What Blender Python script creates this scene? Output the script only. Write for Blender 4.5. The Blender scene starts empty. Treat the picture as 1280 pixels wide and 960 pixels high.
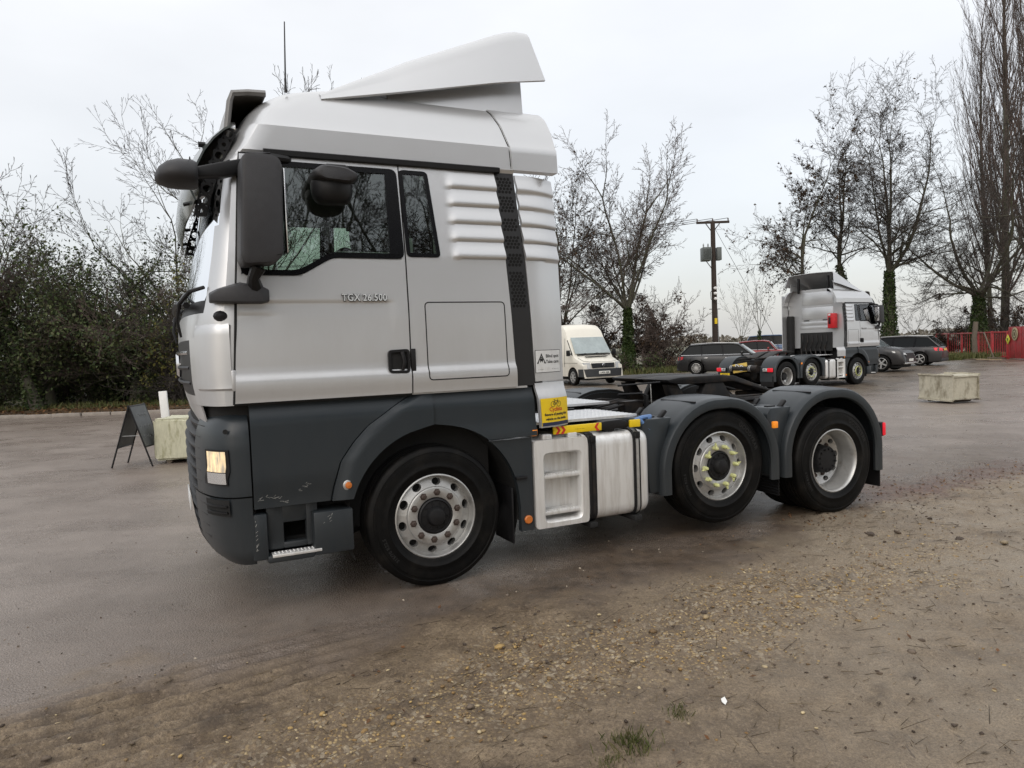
import bpy, bmesh, math, random
import numpy as np
from mathutils import Vector, Matrix

S = bpy.context.scene
COL = S.collection
R = math.radians
# ------------------------------------------------------------------ camera
cam_d = bpy.data.cameras.new('camera')
cam = bpy.data.objects.new('camera', cam_d)
COL.objects.link(cam)
cam_d.sensor_width = 36.0
cam_d.lens = 907.05 / 1280 * 36.0
cam_d.clip_start = 0.05
cam_d.clip_end = 3000
PITCH, ROLL, CAMH = 0.050461, 0.036027, 1.6594
fw = Vector((0, math.cos(PITCH), -math.sin(PITCH)))
rt = Vector((1, 0, 0))
up = rt.cross(fw)
r2 = rt * math.cos(ROLL) - up * math.sin(ROLL)
u2 = up * math.cos(ROLL) + rt * math.sin(ROLL)
cam.matrix_world = Matrix(((r2.x, u2.x, -fw.x, 0), (r2.y, u2.y, -fw.y, 0), (r2.z, u2.z, -fw.z, CAMH), (0, 0, 0, 1)))
S.camera = cam
# ------------------------------------------------------------------ world: overcast winter sky
SUN_EL, SUN_AZ = R(38), R(200)
W = bpy.data.worlds.new('World')
S.world = W
W.use_nodes = True
nt = W.node_tree
nt.nodes.clear()
N = nt.nodes.new
out = N('ShaderNodeOutputWorld')
bg = N('ShaderNodeBackground')
sky = N('ShaderNodeTexSky')
sky.sky_type = 'NISHITA'
sky.sun_disc = False
sky.sun_elevation = SUN_EL
sky.sun_rotation = SUN_AZ
sky.altitude = 20
sky.air_density = 1.0
sky.dust_density = 3.0
bg_s = N('ShaderNodeBackground')
bg_s.inputs['Strength'].default_value = 0.05
nt.links.new(sky.outputs[0], bg_s.inputs['Color'])
# the cloud deck: even grey, a little brighter overhead, with soft mottling
geo = N('ShaderNodeTexCoord')
sep = N('ShaderNodeSeparateXYZ')
nt.links.new(geo.outputs['Generated'], sep.inputs[0])
mp = N('ShaderNodeMapping')
mp.inputs['Scale'].default_value = (1.0, 1.0, 2.6)
nt.links.new(geo.outputs['Generated'], mp.inputs[0])
nz = N('ShaderNodeTexNoise')
nz.inputs['Scale'].default_value = 1.8
nz.inputs['Detail'].default_value = 5
nz.inputs['Roughness'].default_value = 0.5
nt.links.new(mp.outputs[0], nz.inputs['Vector'])
rmp = N('ShaderNodeMapRange')
rmp.inputs[1].default_value = 0.0
rmp.inputs[2].default_value = 1.0
rmp.inputs[3].default_value = 0.62
rmp.inputs[4].default_value = 1.30
nt.links.new(sep.outputs['Z'], rmp.inputs[0])
nrm = N('ShaderNodeMapRange')
nrm.inputs[1].default_value = 0.3
nrm.inputs[2].default_value = 0.7
nrm.inputs[3].default_value = 0.87
nrm.inputs[4].default_value = 1.06
nt.links.new(nz.outputs['Fac'], nrm.inputs[0])
mul = N('ShaderNodeMath')
mul.operation = 'MULTIPLY'
nt.links.new(rmp.outputs[0], mul.inputs[0])
nt.links.new(nrm.outputs[0], mul.inputs[1])
bg.inputs['Color'].default_value = (1.0, 0.988, 0.965, 1)
nt.links.new(mul.outputs[0], bg.inputs['Strength'])
add = N('ShaderNodeAddShader')
nt.links.new(bg.outputs[0], add.inputs[0])
nt.links.new(bg_s.outputs[0], add.inputs[1])
nt.links.new(add.outputs[0], out.inputs[0])
# ------------------------------------------------------------------ sun behind the cloud
sl = bpy.data.lights.new('sun', 'SUN')
sun = bpy.data.objects.new('sun', sl)
COL.objects.link(sun)
sl.energy = 0.6
sl.angle = R(50)
sl.color = (1.0, 0.97, 0.93)
sdir = Vector((math.sin(SUN_AZ) * math.cos(SUN_EL), math.cos(SUN_AZ) * math.cos(SUN_EL), math.sin(SUN_EL)))
sun.rotation_euler = sdir.to_track_quat('Z', 'Y').to_euler()
sun.location = (0, 0, 30)
vs = S.view_settings
vs.view_transform = 'Standard'
vs.look = 'None'
vs.exposure = 0.0
vs.gamma = 1.0
vs.use_curve_mapping = False
S.cycles.use_denoising = True
S.cycles.denoising_prefilter = 'NONE'
S.cycles.caustics_reflective = False
S.cycles.caustics_refractive = False
S.cycles.sample_clamp_indirect = 4.0

# ================================================================== materials
MATS = {}


def mat(name, col, rough=0.5, metal=0.0, var=0.0, vscale=8.0, bump=0.0, bscale=60.0, coat=0.0, spec=0.5,
        emit=None, estr=0.0, alpha=None, trans=0.0, col2=None, cscale=3.0, clo=0.45, chi=0.65, rvar=0.0, stretch=(1, 1, 1)):
    if name in MATS:
        return MATS[name]
    m = bpy.data.materials.new(name)
    m.use_nodes = True
    t = m.node_tree
    b = t.nodes['Principled BSDF']
    L = t.links.new
    b.inputs['Base Color'].default_value = (*col, 1)
    b.inputs['Roughness'].default_value = rough
    b.inputs['Metallic'].default_value = metal
    b.inputs['Specular IOR Level'].default_value = spec
    if coat:
        b.inputs['Coat Weight'].default_value = coat
        b.inputs['Coat Roughness'].default_value = 0.12
    if trans:
        b.inputs['Transmission Weight'].default_value = trans
    if emit:
        b.inputs['Emission Color'].default_value = (*emit, 1)
        b.inputs['Emission Strength'].default_value = estr
    tc = t.nodes.new('ShaderNodeTexCoord')
    mpn = t.nodes.new('ShaderNodeMapping')
    mpn.inputs['Scale'].default_value = stretch
    L(tc.outputs['Object'], mpn.inputs[0])
    src = None
    if col2 is not None:
        n2 = t.nodes.new('ShaderNodeTexNoise')
        n2.inputs['Scale'].default_value = cscale
        n2.inputs['Detail'].default_value = 8
        n2.inputs['Roughness'].default_value = 0.65
        L(mpn.outputs[0], n2.inputs['Vector'])
        rr = t.nodes.new('ShaderNodeMapRange')
        rr.inputs[1].default_value = clo
        rr.inputs[2].default_value = chi
        L(n2.outputs['Fac'], rr.inputs[0])
        mx = t.nodes.new('ShaderNodeMixRGB')
        mx.inputs[1].default_value = (*col, 1)
        mx.inputs[2].default_value = (*col2, 1)
        L(rr.outputs[0], mx.inputs[0])
        src = mx.outputs[0]
    if var:
        n1 = t.nodes.new('ShaderNodeTexNoise')
        n1.inputs['Scale'].default_value = vscale
        n1.inputs['Detail'].default_value = 6
        n1.inputs['Roughness'].default_value = 0.7
        L(mpn.outputs[0], n1.inputs['Vector'])
        r1 = t.nodes.new('ShaderNodeMapRange')
        r1.inputs[1].default_value = 0.25
        r1.inputs[2].default_value = 0.75
        r1.inputs[3].default_value = 1 - var
        r1.inputs[4].default_value = 1 + var
        L(n1.outputs['Fac'], r1.inputs[0])
        mm = t.nodes.new('ShaderNodeVectorMath')
        mm.operation = 'SCALE'
        if src is None:
            rgb = t.nodes.new('ShaderNodeRGB')
            rgb.outputs[0].default_value = (*col, 1)
            src = rgb.outputs[0]
        L(src, mm.inputs[0])
        L(r1.outputs[0], mm.inputs['Scale'])
        src = mm.outputs[0]
        if rvar:
            r3 = t.nodes.new('ShaderNodeMapRange')
            r3.inputs[1].default_value = 0.3
            r3.inputs[2].default_value = 0.7
            r3.inputs[3].default_value = rough - rvar
            r3.inputs[4].default_value = rough + rvar
            L(n1.outputs['Fac'], r3.inputs[0])
            L(r3.outputs[0], b.inputs['Roughness'])
    if src is not None:
        L(src, b.inputs['Base Color'])
    if bump:
        n3 = t.nodes.new('ShaderNodeTexNoise')
        n3.inputs['Scale'].default_value = bscale
        n3.inputs['Detail'].default_value = 4
        L(mpn.outputs[0], n3.inputs['Vector'])
        bp = t.nodes.new('ShaderNodeBump')
        bp.inputs['Strength'].default_value = bump
        bp.inputs['Distance'].default_value = 0.02
        L(n3.outputs['Fac'], bp.inputs['Height'])
        L(bp.outputs[0], b.inputs['Normal'])
    MATS[name] = m
    return m


def glass(name, tint, gloss_rough=0.02, mixmin=0.08):
    """tinted sheet glass: see-through tint plus mirror reflection by Fresnel"""
    if name in MATS:
        return MATS[name]
    m = bpy.data.materials.new(name)
    m.use_nodes = True
    t = m.node_tree
    t.nodes.clear()
    o = t.nodes.new('ShaderNodeOutputMaterial')
    tr = t.nodes.new('ShaderNodeBsdfTransparent')
    tr.inputs[0].default_value = (*tint, 1)
    gl = t.nodes.new('ShaderNodeBsdfGlossy')
    gl.inputs['Roughness'].default_value = gloss_rough
    gl.inputs[0].default_value = (0.95, 0.97, 1, 1)
    fr = t.nodes.new('ShaderNodeFresnel')
    fr.inputs[0].default_value = 1.55
    ma = t.nodes.new('ShaderNodeMath')
    ma.operation = 'ADD'
    ma.inputs[1].default_value = mixmin
    mx = t.nodes.new('ShaderNodeMixShader')
    t.links.new(fr.outputs[0], ma.inputs[0])
    t.links.new(ma.outputs[0], mx.inputs[0])
    t.links.new(tr.outputs[0], mx.inputs[1])
    t.links.new(gl.outputs[0], mx.inputs[2])
    t.links.new(mx.outputs[0], o.inputs[0])
    MATS[name] = m
    return m


def paint(name, col, metal, rough, grime=(0.16, 0.13, 0.10), zlo=0.3, zhi=2.2, glo=0.0):
    """vehicle paint with road film: streaky grime, thicker towards the wheels"""
    if name in MATS:
        return MATS[name]
    m = bpy.data.materials.new(name)
    m.use_nodes = True
    t = m.node_tree
    b = t.nodes['Principled BSDF']
    L = t.links.new
    tc = t.nodes.new('ShaderNodeTexCoord')
    mpn = t.nodes.new('ShaderNodeMapping')
    mpn.inputs['Scale'].default_value = (3.2, 3.2, 0.9)
    L(tc.outputs['Object'], mpn.inputs[0])
    n = t.nodes.new('ShaderNodeTexNoise')
    n.inputs['Scale'].default_value = 2.0
    n.inputs['Detail'].default_value = 9
    n.inputs['Roughness'].default_value = 0.68
    L(mpn.outputs[0], n.inputs['Vector'])
    sp = t.nodes.new('ShaderNodeSeparateXYZ')
    L(tc.outputs['Object'], sp.inputs[0])
    hz = t.nodes.new('ShaderNodeMapRange')
    hz.inputs[1].default_value = zlo
    hz.inputs[2].default_value = zhi
    hz.inputs[3].default_value = 0.34
    hz.inputs[4].default_value = 0.02 + glo
    L(sp.outputs['Z'], hz.inputs[0])
    nr = t.nodes.new('ShaderNodeMapRange')
    nr.inputs[1].default_value = 0.38
    nr.inputs[2].default_value = 0.72
    nr.inputs[3].default_value = 0.6
    nr.inputs[4].default_value = 1.2
    L(n.outputs['Fac'], nr.inputs[0])
    mu = t.nodes.new('ShaderNodeMath')
    mu.operation = 'MULTIPLY'
    mu.use_clamp = True
    L(hz.outputs[0], mu.inputs[0])
    L(nr.outputs[0], mu.inputs[1])
    mx = t.nodes.new('ShaderNodeMixRGB')
    mx.inputs[1].default_value = (*col, 1)
    mx.inputs[2].default_value = (*grime, 1)
    L(mu.outputs[0], mx.inputs[0])
    L(mx.outputs[0], b.inputs['Base Color'])
    mr = t.nodes.new('ShaderNodeMapRange')
    mr.inputs[3].default_value = rough
    mr.inputs[4].default_value = min(1, rough + 0.45)
    L(mu.outputs[0], mr.inputs[0])
    L(mr.outputs[0], b.inputs['Roughness'])
    mm = t.nodes.new('ShaderNodeMapRange')
    mm.inputs[3].default_value = metal
    mm.inputs[4].default_value = metal * 0.2
    L(mu.outputs[0], mm.inputs[0])
    L(mm.outputs[0], b.inputs['Metallic'])
    b.inputs['Coat Weight'].default_value = 0.35
    b.inputs['Coat Roughness'].default_value = 0.1
    nb = t.nodes.new('ShaderNodeTexNoise')
    nb.inputs['Scale'].default_value = 5
    nb.inputs['Detail'].default_value = 3
    L(tc.outputs['Object'], nb.inputs['Vector'])
    bp = t.nodes.new('ShaderNodeBump')
    bp.inputs['Strength'].default_value = 0.12
    bp.inputs['Distance'].default_value = 0.01
    L(nb.outputs['Fac'], bp.inputs['Height'])
    L(bp.outputs[0], b.inputs['Normal'])
    MATS[name] = m
    return m


SILVER = paint('silver_paint', (0.60, 0.610, 0.622), 0.58, 0.30)
GREY = paint('graphite_plastic', (0.016, 0.0235, 0.030), 0.0, 0.32, grime=(0.058, 0.053, 0.047), zlo=0.1, zhi=1.7)
GREY.node_tree.nodes['Principled BSDF'].inputs['Coat Weight'].default_value = 0.08
GREY.node_tree.nodes['Principled BSDF'].inputs['Specular IOR Level'].default_value = 0.4
BLACK = mat('black_plastic', (0.010, 0.010, 0.011), 0.45, spec=0.3, var=0.2, vscale=14)
MIRR = mat('mirror_plastic', (0.036, 0.036, 0.039), 0.5, spec=0.35, var=0.12, vscale=20, bump=0.15, bscale=300)
GLOSSB = mat('gloss_black', (0.004, 0.004, 0.005), 0.2, spec=0.2, var=0.2)
VOID = mat('dark_underbody', (0.010, 0.010, 0.010), 0.85, var=0.3)
FRAME = mat('chassis_steel', (0.011, 0.011, 0.012), 0.55, spec=0.3, var=0.4, vscale=12, col2=(0.028, 0.021, 0.016), cscale=6)
RUBBER = mat('tyre_rubber', (0.0035, 0.0035, 0.0035), 0.5, var=0.35, vscale=9, bump=0.1, bscale=200, col2=(0.015, 0.013, 0.011), cscale=5, clo=0.5, chi=0.8, spec=0.15)
RIM = mat('rim_steel', (0.48, 0.48, 0.47), 0.36, metal=0.65, var=0.14, vscale=10, col2=(0.20, 0.17, 0.14), cscale=9, clo=0.55, chi=0.85)
HUB = mat('hub_black', (0.010, 0.010, 0.011), 0.5, spec=0.3, var=0.3, vscale=20)
RUST = mat('rusty_nut', (0.065, 0.046, 0.038), 0.6, metal=0.3, var=0.4, vscale=60)
LIME = mat('lime_plastic', (0.62, 0.64, 0.30), 0.5, var=0.15, vscale=40)
ALU = mat('brushed_aluminium', (0.82, 0.82, 0.81), 0.42, metal=0.55, var=0.05, vscale=2, stretch=(8, 8, 0.8), bump=0.03, bscale=8, col2=(0.66, 0.645, 0.62), cscale=2.5)
DECK = mat('deck_aluminium', (0.72, 0.73, 0.74), 0.42, metal=0.5, var=0.15, vscale=30)
CHROME = mat('chrome', (0.75, 0.75, 0.76), 0.15, metal=1.0)
AMBER = mat('amber_lens', (0.85, 0.25, 0.02), 0.25, emit=(1, 0.35, 0.03), estr=0.25)
ORANGE = mat('orange_reflector', (0.55, 0.16, 0.03), 0.3)
REDL = mat('red_lens', (0.65, 0.015, 0.03), 0.22, emit=(1, 0.02, 0.04), estr=0.25)
REDD = mat('red_lens_unlit', (0.42, 0.012, 0.02), 0.2)
REDB = mat('red_box_paint', (0.52, 0.015, 0.02), 0.4, var=0.15)
YEL = mat('yellow_sticker', (0.80, 0.56, 0.01), 0.45, var=0.06, vscale=25)
WHT = mat('white_sticker', (0.66, 0.67, 0.67), 0.5, var=0.10, vscale=20, col2=(0.5, 0.49, 0.46), cscale=9, clo=0.55, chi=0.8)
INK = mat('black_ink', (0.02, 0.02, 0.02), 0.6)
NAVY = mat('navy_ink', (0.012, 0.02, 0.06), 0.5)
REDI = mat('red_ink', (0.55, 0.03, 0.02), 0.5)
BLUE = mat('blue_plastic', (0.10, 0.20, 0.42), 0.45, var=0.2)
LAMPG = mat('headlamp_reflector', (0.75, 0.72, 0.65), 0.2, metal=0.6, emit=(1.0, 0.66, 0.25), estr=0.55, var=0.2, vscale=40)
_t = LAMPG.node_tree
_n = _t.nodes.new('ShaderNodeTexNoise')
_n.inputs['Scale'].default_value = 9
_n.inputs['Detail'].default_value = 4
_c = _t.nodes.new('ShaderNodeTexCoord')
_m = _t.nodes.new('ShaderNodeMapping')
_m.inputs['Scale'].default_value = (3.5, 3.5, 0.8)
_t.links.new(_c.outputs['Object'], _m.inputs[0])
_t.links.new(_m.outputs[0], _n.inputs['Vector'])
_r = _t.nodes.new('ShaderNodeMapRange')
_r.inputs[1].default_value, _r.inputs[2].default_value, _r.inputs[3].default_value, _r.inputs[4].default_value = 0.38, 0.64, 0.12, 0.95
_t.links.new(_n.outputs['Fac'], _r.inputs[0])
_t.links.new(_r.outputs[0], _t.nodes['Principled BSDF'].inputs['Emission Strength'])
LAMPC = mat('headlamp_chrome', (0.75, 0.75, 0.75), 0.18, metal=0.8)
GLS = glass('window_glass', (0.70, 0.76, 0.71), 0.015, 0.03)
GLW = glass('windscreen_glass', (0.55, 0.60, 0.58), 0.03, 0.10)
VIS = mat('smoked_visor', (0.085, 0.10, 0.10), 0.2, var=0.12, coat=0.4)
FABRIC = mat('seat_fabric', (0.03, 0.032, 0.036), 0.9, var=0.3, vscale=30)
SEALM = mat('door_seal', (0.006, 0.006, 0.006), 0.8)
SCRAPE = mat('scraped_white', (0.38, 0.38, 0.36), 0.7)

# ================================================================== mesh helpers


def link(o, parent=None):
    COL.objects.link(o)
    if parent is not None:
        o.parent = parent
    return o


def empty(name, loc, rz=0.0):
    o = bpy.data.objects.new(name, None)
    o.empty_display_size = 0.3
    o.location = loc
    o.rotation_euler = (0, 0, rz)
    COL.objects.link(o)
    return o


def tag(o, label=None, cat=None, group=None, kind=None):
    if label:
        o['label'] = label
    if cat:
        o['category'] = cat
    if group:
        o['group'] = group
    if kind:
        o['kind'] = kind
    return o


class MB:
    def __init__(s):
        s.v = []
        s.f = []

    def add(s, vs, fs):
        n = len(s.v)
        s.v += [tuple(p) for p in vs]
        s.f += [tuple(i + n for i in f) for f in fs]
        return s

    def box(s, c, d, rot=None):
        hx, hy, hz = d[0] / 2, d[1] / 2, d[2] / 2
        P = [Vector((x * hx, y * hy, z * hz)) for x in (-1, 1) for y in (-1, 1) for z in (-1, 1)]
        if rot is not None:
            P = [rot @ p for p in P]
        c = Vector(c)
        return s.add([p + c for p in P], [(0, 1, 3, 2), (4, 6, 7, 5), (0, 4, 5, 1), (2, 3, 7, 6), (0, 2, 6, 4), (1, 5, 7, 3)])

    def span(s, a, b):
        return s.box([(a[i] + b[i]) / 2 for i in range(3)], [abs(b[i] - a[i]) for i in range(3)])

    def tube(s, pts, r, n=8, caps=True):
        pts = [Vector(p) for p in pts]
        rs = r if isinstance(r, (list, tuple)) else [r] * len(pts)
        rings = []
        prev = None
        for i, p in enumerate(pts):
            d = (pts[min(i + 1, len(pts) - 1)] - pts[max(i - 1, 0)])
            d.normalize()
            if prev is None:
                a = d.cross(Vector((0, 0, 1)))
                if a.length < 1e-3:
                    a = d.cross(Vector((1, 0, 0)))
            else:
                a = prev - d * prev.dot(d)
                if a.length < 1e-4:
                    a = d.cross(Vector((1, 0, 0)))
            a.normalize()
            prev = a
            b = d.cross(a)
            rings.append([p + (a * math.cos(2 * math.pi * k / n) + b * math.sin(2 * math.pi * k / n)) * rs[i] for k in range(n)])
        return s.loft(rings, True, caps, caps)

    def loft(s, rings, closed=True, cap0=False, cap1=False):
        n = len(rings[0])
        vs = [p for r in rings for p in r]
        fs = []
        for i in range(len(rings) - 1):
            for k in range(n if closed else n - 1):
                k2 = (k + 1) % n
                fs.append((i * n + k, i * n + k2, (i + 1) * n + k2, (i + 1) * n + k))
        if cap0:
            fs.append(tuple(range(n))[::-1])
        if cap1:
            fs.append(tuple(range((len(rings) - 1) * n, len(rings) * n)))
        return s.add(vs, fs)

    def lathe(s, prof, c, n=32, axis='y', cap0=False, cap1=False):
        rings = []
        for r, h in prof:
            ring = []
            for k in range(n):
                a = 2 * math.pi * k / n
                x, z = r * math.cos(a), r * math.sin(a)
                if axis == 'y':
                    ring.append((c[0] + x, c[1] + h, c[2] + z))
                elif axis == 'x':
                    ring.append((c[0] + h, c[1] + x, c[2] + z))
                else:
                    ring.append((c[0] + x, c[1] + z, c[2] + h))
            rings.append(ring)
        return s.loft(rings, True, cap0, cap1)

    def prism(s, poly, y0, y1, plane='xz'):
        n = len(poly)
        f = {'xz': lambda p, y: (p[0], y, p[1]), 'yz': lambda p, x: (x, p[0], p[1]), 'xy': lambda p, z: (p[0], p[1], z)}[plane]
        vs = [f(p, y0) for p in poly] + [f(p, y1) for p in poly]
        fs = [tuple(range(n)), tuple(range(n, 2 * n))[::-1]]
        for i in range(n):
            j = (i + 1) % n
            fs.append((i, j, n + j, n + i))
        return s.add(vs, fs)

    def mirror_y(s):
        n = len(s.v)
        s.v += [(x, -y, z) for x, y, z in s.v[:n]]
        s.f += [tuple(i + n for i in f[::-1]) for f in s.f[:]]
        return s

    def mesh(s, name, m=None, bevel=0, seg=2, smooth=35, recalc=True, thick=0):
        me = bpy.data.meshes.new(name)
        me.from_pydata(s.v, [], s.f)
        if bevel or recalc or thick:
            bm = bmesh.new()
            bm.from_mesh(me)
            if recalc:
                bmesh.ops.recalc_face_normals(bm, faces=bm.faces)
            if thick:
                bmesh.ops.solidify(bm, geom=bm.faces[:], thickness=thick)
            if bevel:
                es = [e for e in bm.edges if len(e.link_faces) == 2 and e.calc_face_angle(0) > 0.5]
                bmesh.ops.bevel(bm, geom=es, offset=bevel, segments=seg, affect='EDGES', profile=0.5, clamp_overlap=True)
            bm.to_mesh(me)
            bm.free()
        if smooth:
            me.polygons.foreach_set('use_smooth', [True] * len(me.polygons))
            me.set_sharp_from_angle(angle=R(smooth))
        if m:
            me.materials.append(m)
        return me

    def build(s, name, m, parent=None, **k):
        o = bpy.data.objects.new(name, s.mesh(name, m, **k))
        return link(o, parent)


def inst(name, me, parent, loc=(0, 0, 0), rot=(0, 0, 0), scale=None):
    o = bpy.data.objects.new(name, me)
    o.location = loc
    o.rotation_euler = rot
    if scale:
        o.scale = scale
    return link(o, parent)


def kids(o):
    return [c for c in COL.objects if c.parent == o]


def copy_tree(o, parent=None, skip=()):
    c = o.copy()
    COL.objects.link(c)
    c.parent = parent
    for ch in list(o.children):
        if ch.name.split('.')[0] in skip or ch.get('own'):
            continue
        copy_tree(ch, c, skip)
    return c


def text_mesh(txt, size, m, depth=0.0008, bold=0.0, align='CENTER', shear=0, wid=1.0, space=1.0):
    cu = bpy.data.curves.new('lettering', 'FONT')
    cu.body = txt
    cu.size = size
    cu.align_x = align
    cu.align_y = 'CENTER'
    cu.extrude = depth
    cu.offset = bold
    cu.shear = shear
    cu.space_character = space
    cu.resolution_u = 3
    o = bpy.data.objects.new('lettering', cu)
    COL.objects.link(o)
    bpy.context.view_layer.update()
    dg = bpy.context.evaluated_depsgraph_get()
    me = bpy.data.meshes.new_from_object(o.evaluated_get(dg))
    bpy.data.objects.remove(o)
    bpy.data.curves.remove(cu)
    me.materials.clear()
    me.materials.append(m)
    if wid != 1.0:
        me.transform(Matrix.Diagonal((wid, 1, 1, 1)))
    return me


# ---- fast tubes and leaves (numpy)
def np_mesh(name, verts, faces, m=None, smooth=False):
    """faces: (N,k) int array of equal-size polygons"""
    me = bpy.data.meshes.new(name)
    verts = np.asarray(verts, np.float32)
    faces = np.asarray(faces, np.int32)
    k = faces.shape[1]
    me.vertices.add(len(verts))
    me.vertices.foreach_set('co', verts.ravel())
    me.loops.add(faces.size)
    me.loops.foreach_set('vertex_index', faces.ravel())
    me.polygons.add(len(faces))
    me.polygons.foreach_set('loop_start', np.arange(0, faces.size, k, dtype=np.int32))
    if smooth:
        me.polygons.foreach_set('use_smooth', np.ones(len(faces), bool))
    me.update(calc_edges=True)
    if m:
        me.materials.append(m)
    return me


def tubes_mesh(name, segs, sides, m):
    """segs: (N,8) p0 p1 r0 r1"""
    s = np.asarray(segs, float)
    p0, p1, r0, r1 = s[:, :3], s[:, 3:6], s[:, 6], s[:, 7]
    d = p1 - p0
    d /= np.maximum(np.linalg.norm(d, axis=1, keepdims=True), 1e-9)
    ref = np.tile([0.31, 0.17, 0.93], (len(s), 1))
    a = np.cross(d, ref)
    a /= np.maximum(np.linalg.norm(a, axis=1, keepdims=True), 1e-6)
    b = np.cross(d, a)
    ang = np.arange(sides) * 2 * np.pi / sides
    ca, sa = np.cos(ang), np.sin(ang)
    off = a[:, None, :] * ca[None, :, None] + b[:, None, :] * sa[None, :, None]
    ext = d * np.minimum(r0, 0.5 * np.linalg.norm(p1 - p0, axis=1))[:, None] * 0.3
    v0 = (p0 - ext)[:, None, :] + off * r0[:, None, None]
    v1 = (p1 + ext)[:, None, :] + off * r1[:, None, None]
    V = np.concatenate([v0, v1], axis=1).reshape(-1, 3)
    k = np.arange(sides)
    k2 = (k + 1) % sides
    f = np.stack([k, k2, k2 + sides, k + sides], axis=1)
    F = (np.arange(len(s)) * 2 * sides)[:, None, None] + f[None]
    return np_mesh(name, V, F.reshape(-1, 4), m, True)


def leaves_mesh(name, P, size, rng, m, flat=0.0, aspect=0.6, var=0.5):
    n = len(P)
    P = np.asarray(P, float)
    nrm = rng.normal(size=(n, 3))
    nrm[:, 2] = np.abs(nrm[:, 2]) + flat
    nrm /= np.linalg.norm(nrm, axis=1, keepdims=True)
    t = np.cross(nrm, rng.normal(size=(n, 3)))
    t /= np.maximum(np.linalg.norm(t, axis=1, keepdims=True), 1e-6)
    b = np.cross(nrm, t)
    sz = size * (1 + var * (rng.random(n) - 0.5) * 2)
    t = t * sz[:, None]
    b = b * (sz * aspect)[:, None]
    bend = nrm * (sz * 0.25)[:, None]
    V = np.stack([P - t, P + b * 0.9 - bend * 0.3, P + t - bend, P - b * 0.9 - bend * 0.3], axis=1).reshape(-1, 3)
    F = np.arange(n * 4).reshape(n, 4)
    return np_mesh(name, V, F, m, False)


# ---- value noise
_rs = np.random.RandomState(5)
_TAB = _rs.rand(256, 256)


def vnoise(x, y):
    xi = np.floor(x).astype(int)
    yi = np.floor(y).astype(int)
    fx = x - xi
    fy = y - yi
    fx = fx * fx * (3 - 2 * fx)
    fy = fy * fy * (3 - 2 * fy)
    g = lambda i, j: _TAB[i & 255, j & 255]
    return (g(xi, yi) * (1 - fx) + g(xi + 1, yi) * fx) * (1 - fy) + (g(xi, yi + 1) * (1 - fx) + g(xi + 1, yi + 1) * fx) * fy


def fbm(x, y, o=4):
    s = 0
    a = 0.5
    t = 0
    for i in range(o):
        s = s + a * vnoise(x * 2 ** i + 17.3 * i, y * 2 ** i + 5.7 * i)
        t += a
        a *= 0.5
    return s / t


def sstep(a, b, x):
    t = np.clip((x - a) / (b - a), 0, 1)
    return t * t * (3 - 2 * t)
# ================================================================== the tractor unit
# local frame: x runs to the rear from the front axle, y across (camera side negative), z up
ZW = [0.0, 1.9, 2.3, 2.94, 2.965, 3.13, 3.145, 3.30, 3.40, 3.46, 3.50, 3.525]
WW = [1.22, 1.22, 1.195, 1.11, 1.125, 1.118, 1.108, 1.035, 0.975, 0.91, 0.79, 0.55]


def Wd(z):
    return float(np.interp(z, ZW, WW))


def itp(z, a):
    return float(np.interp(z, [p[0] for p in a], [p[1] for p in a]))


XF = [(1.18, -1.47), (1.36, -1.52), (1.5, -1.55), (1.75, -1.56), (1.92, -1.55), (2.0, -1.52), (2.3, -1.45), (2.72, -1.37), (2.9, -1.31), (3.05, -1.22),
      (3.13, -1.19), (3.25, -1.14), (3.35, -1.07), (3.42, -0.97), (3.46, -0.84), (3.50, -0.60), (3.525, -0.3)]
XC = [(1.18, -1.26), (1.36, -1.28), (2.0, -1.24), (2.9, -1.17), (3.0, -1.08), (3.13, -1.0), (3.25, -0.9), (3.35, -0.75), (3.42, -0.6), (3.46, -0.42), (3.50, -0.2), (3.525, 0.0)]
XR = 0.74
DF = [(1.36, -1.288), (1.38, -1.285), (2.0, -1.247), (2.94, -1.175)]     # door front edge x by z


def outline(z, n_side=26, n_c=12, xf=XF, xc=XC, xr=XR, n=3.0, wf=Wd):
    a, b, w = itp(z, xc), itp(z, xf), wf(z)
    P = []
    for i in range(n_side):
        P.append((xr + (a - xr) * i / n_side, -w, z))
    for i in range(n_c + 1):
        t = math.pi / 2 * i / n_c
        P.append((a - (a - b) * math.sin(t) ** (2 / n), -w * math.cos(t) ** (2 / n) if i < n_c else 0.0, z))
    return P + [(x, -y, z) for x, y, z in P[-2::-1]]


def dsurf(x, z):
    """pressed relief of the silver side (outward positive)"""
    d = 0.0
    if z < 1.60:                                   # flared lower edge
        d += 0.022 * float(sstep(1.56, 1.50, z)) - 0.012 * float(sstep(1.47, 1.37, z))
    # waist line
    if 1.6 < z < 2.1 and x < -0.2:
        d -= 0.007 * float(sstep(2.005, 1.99, z)) * float(sstep(1.62, 1.985, z)) * float(sstep(-0.22, -0.3, x))
    if 1.84 < z < 1.95 and x < -0.9:
        d -= 0.005 * float(sstep(1.925, 1.915, z)) * float(sstep(1.80, 1.905, z)) * float(sstep(-0.95, -1.1, x))
    return d


def ribs(x, z, x0=0.17):
    if z < 2.29 or z > 2.925:
        return 0.0
    k = (z - 2.29) / 0.126
    f = k - math.floor(k)
    return 0.022 * (float(sstep(0.0, 0.16, f)) * (1.0 - 0.9 * float(sstep(0.2, 1.0, f)))) * float(sstep(x0, x0 + 0.09, x))


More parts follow.
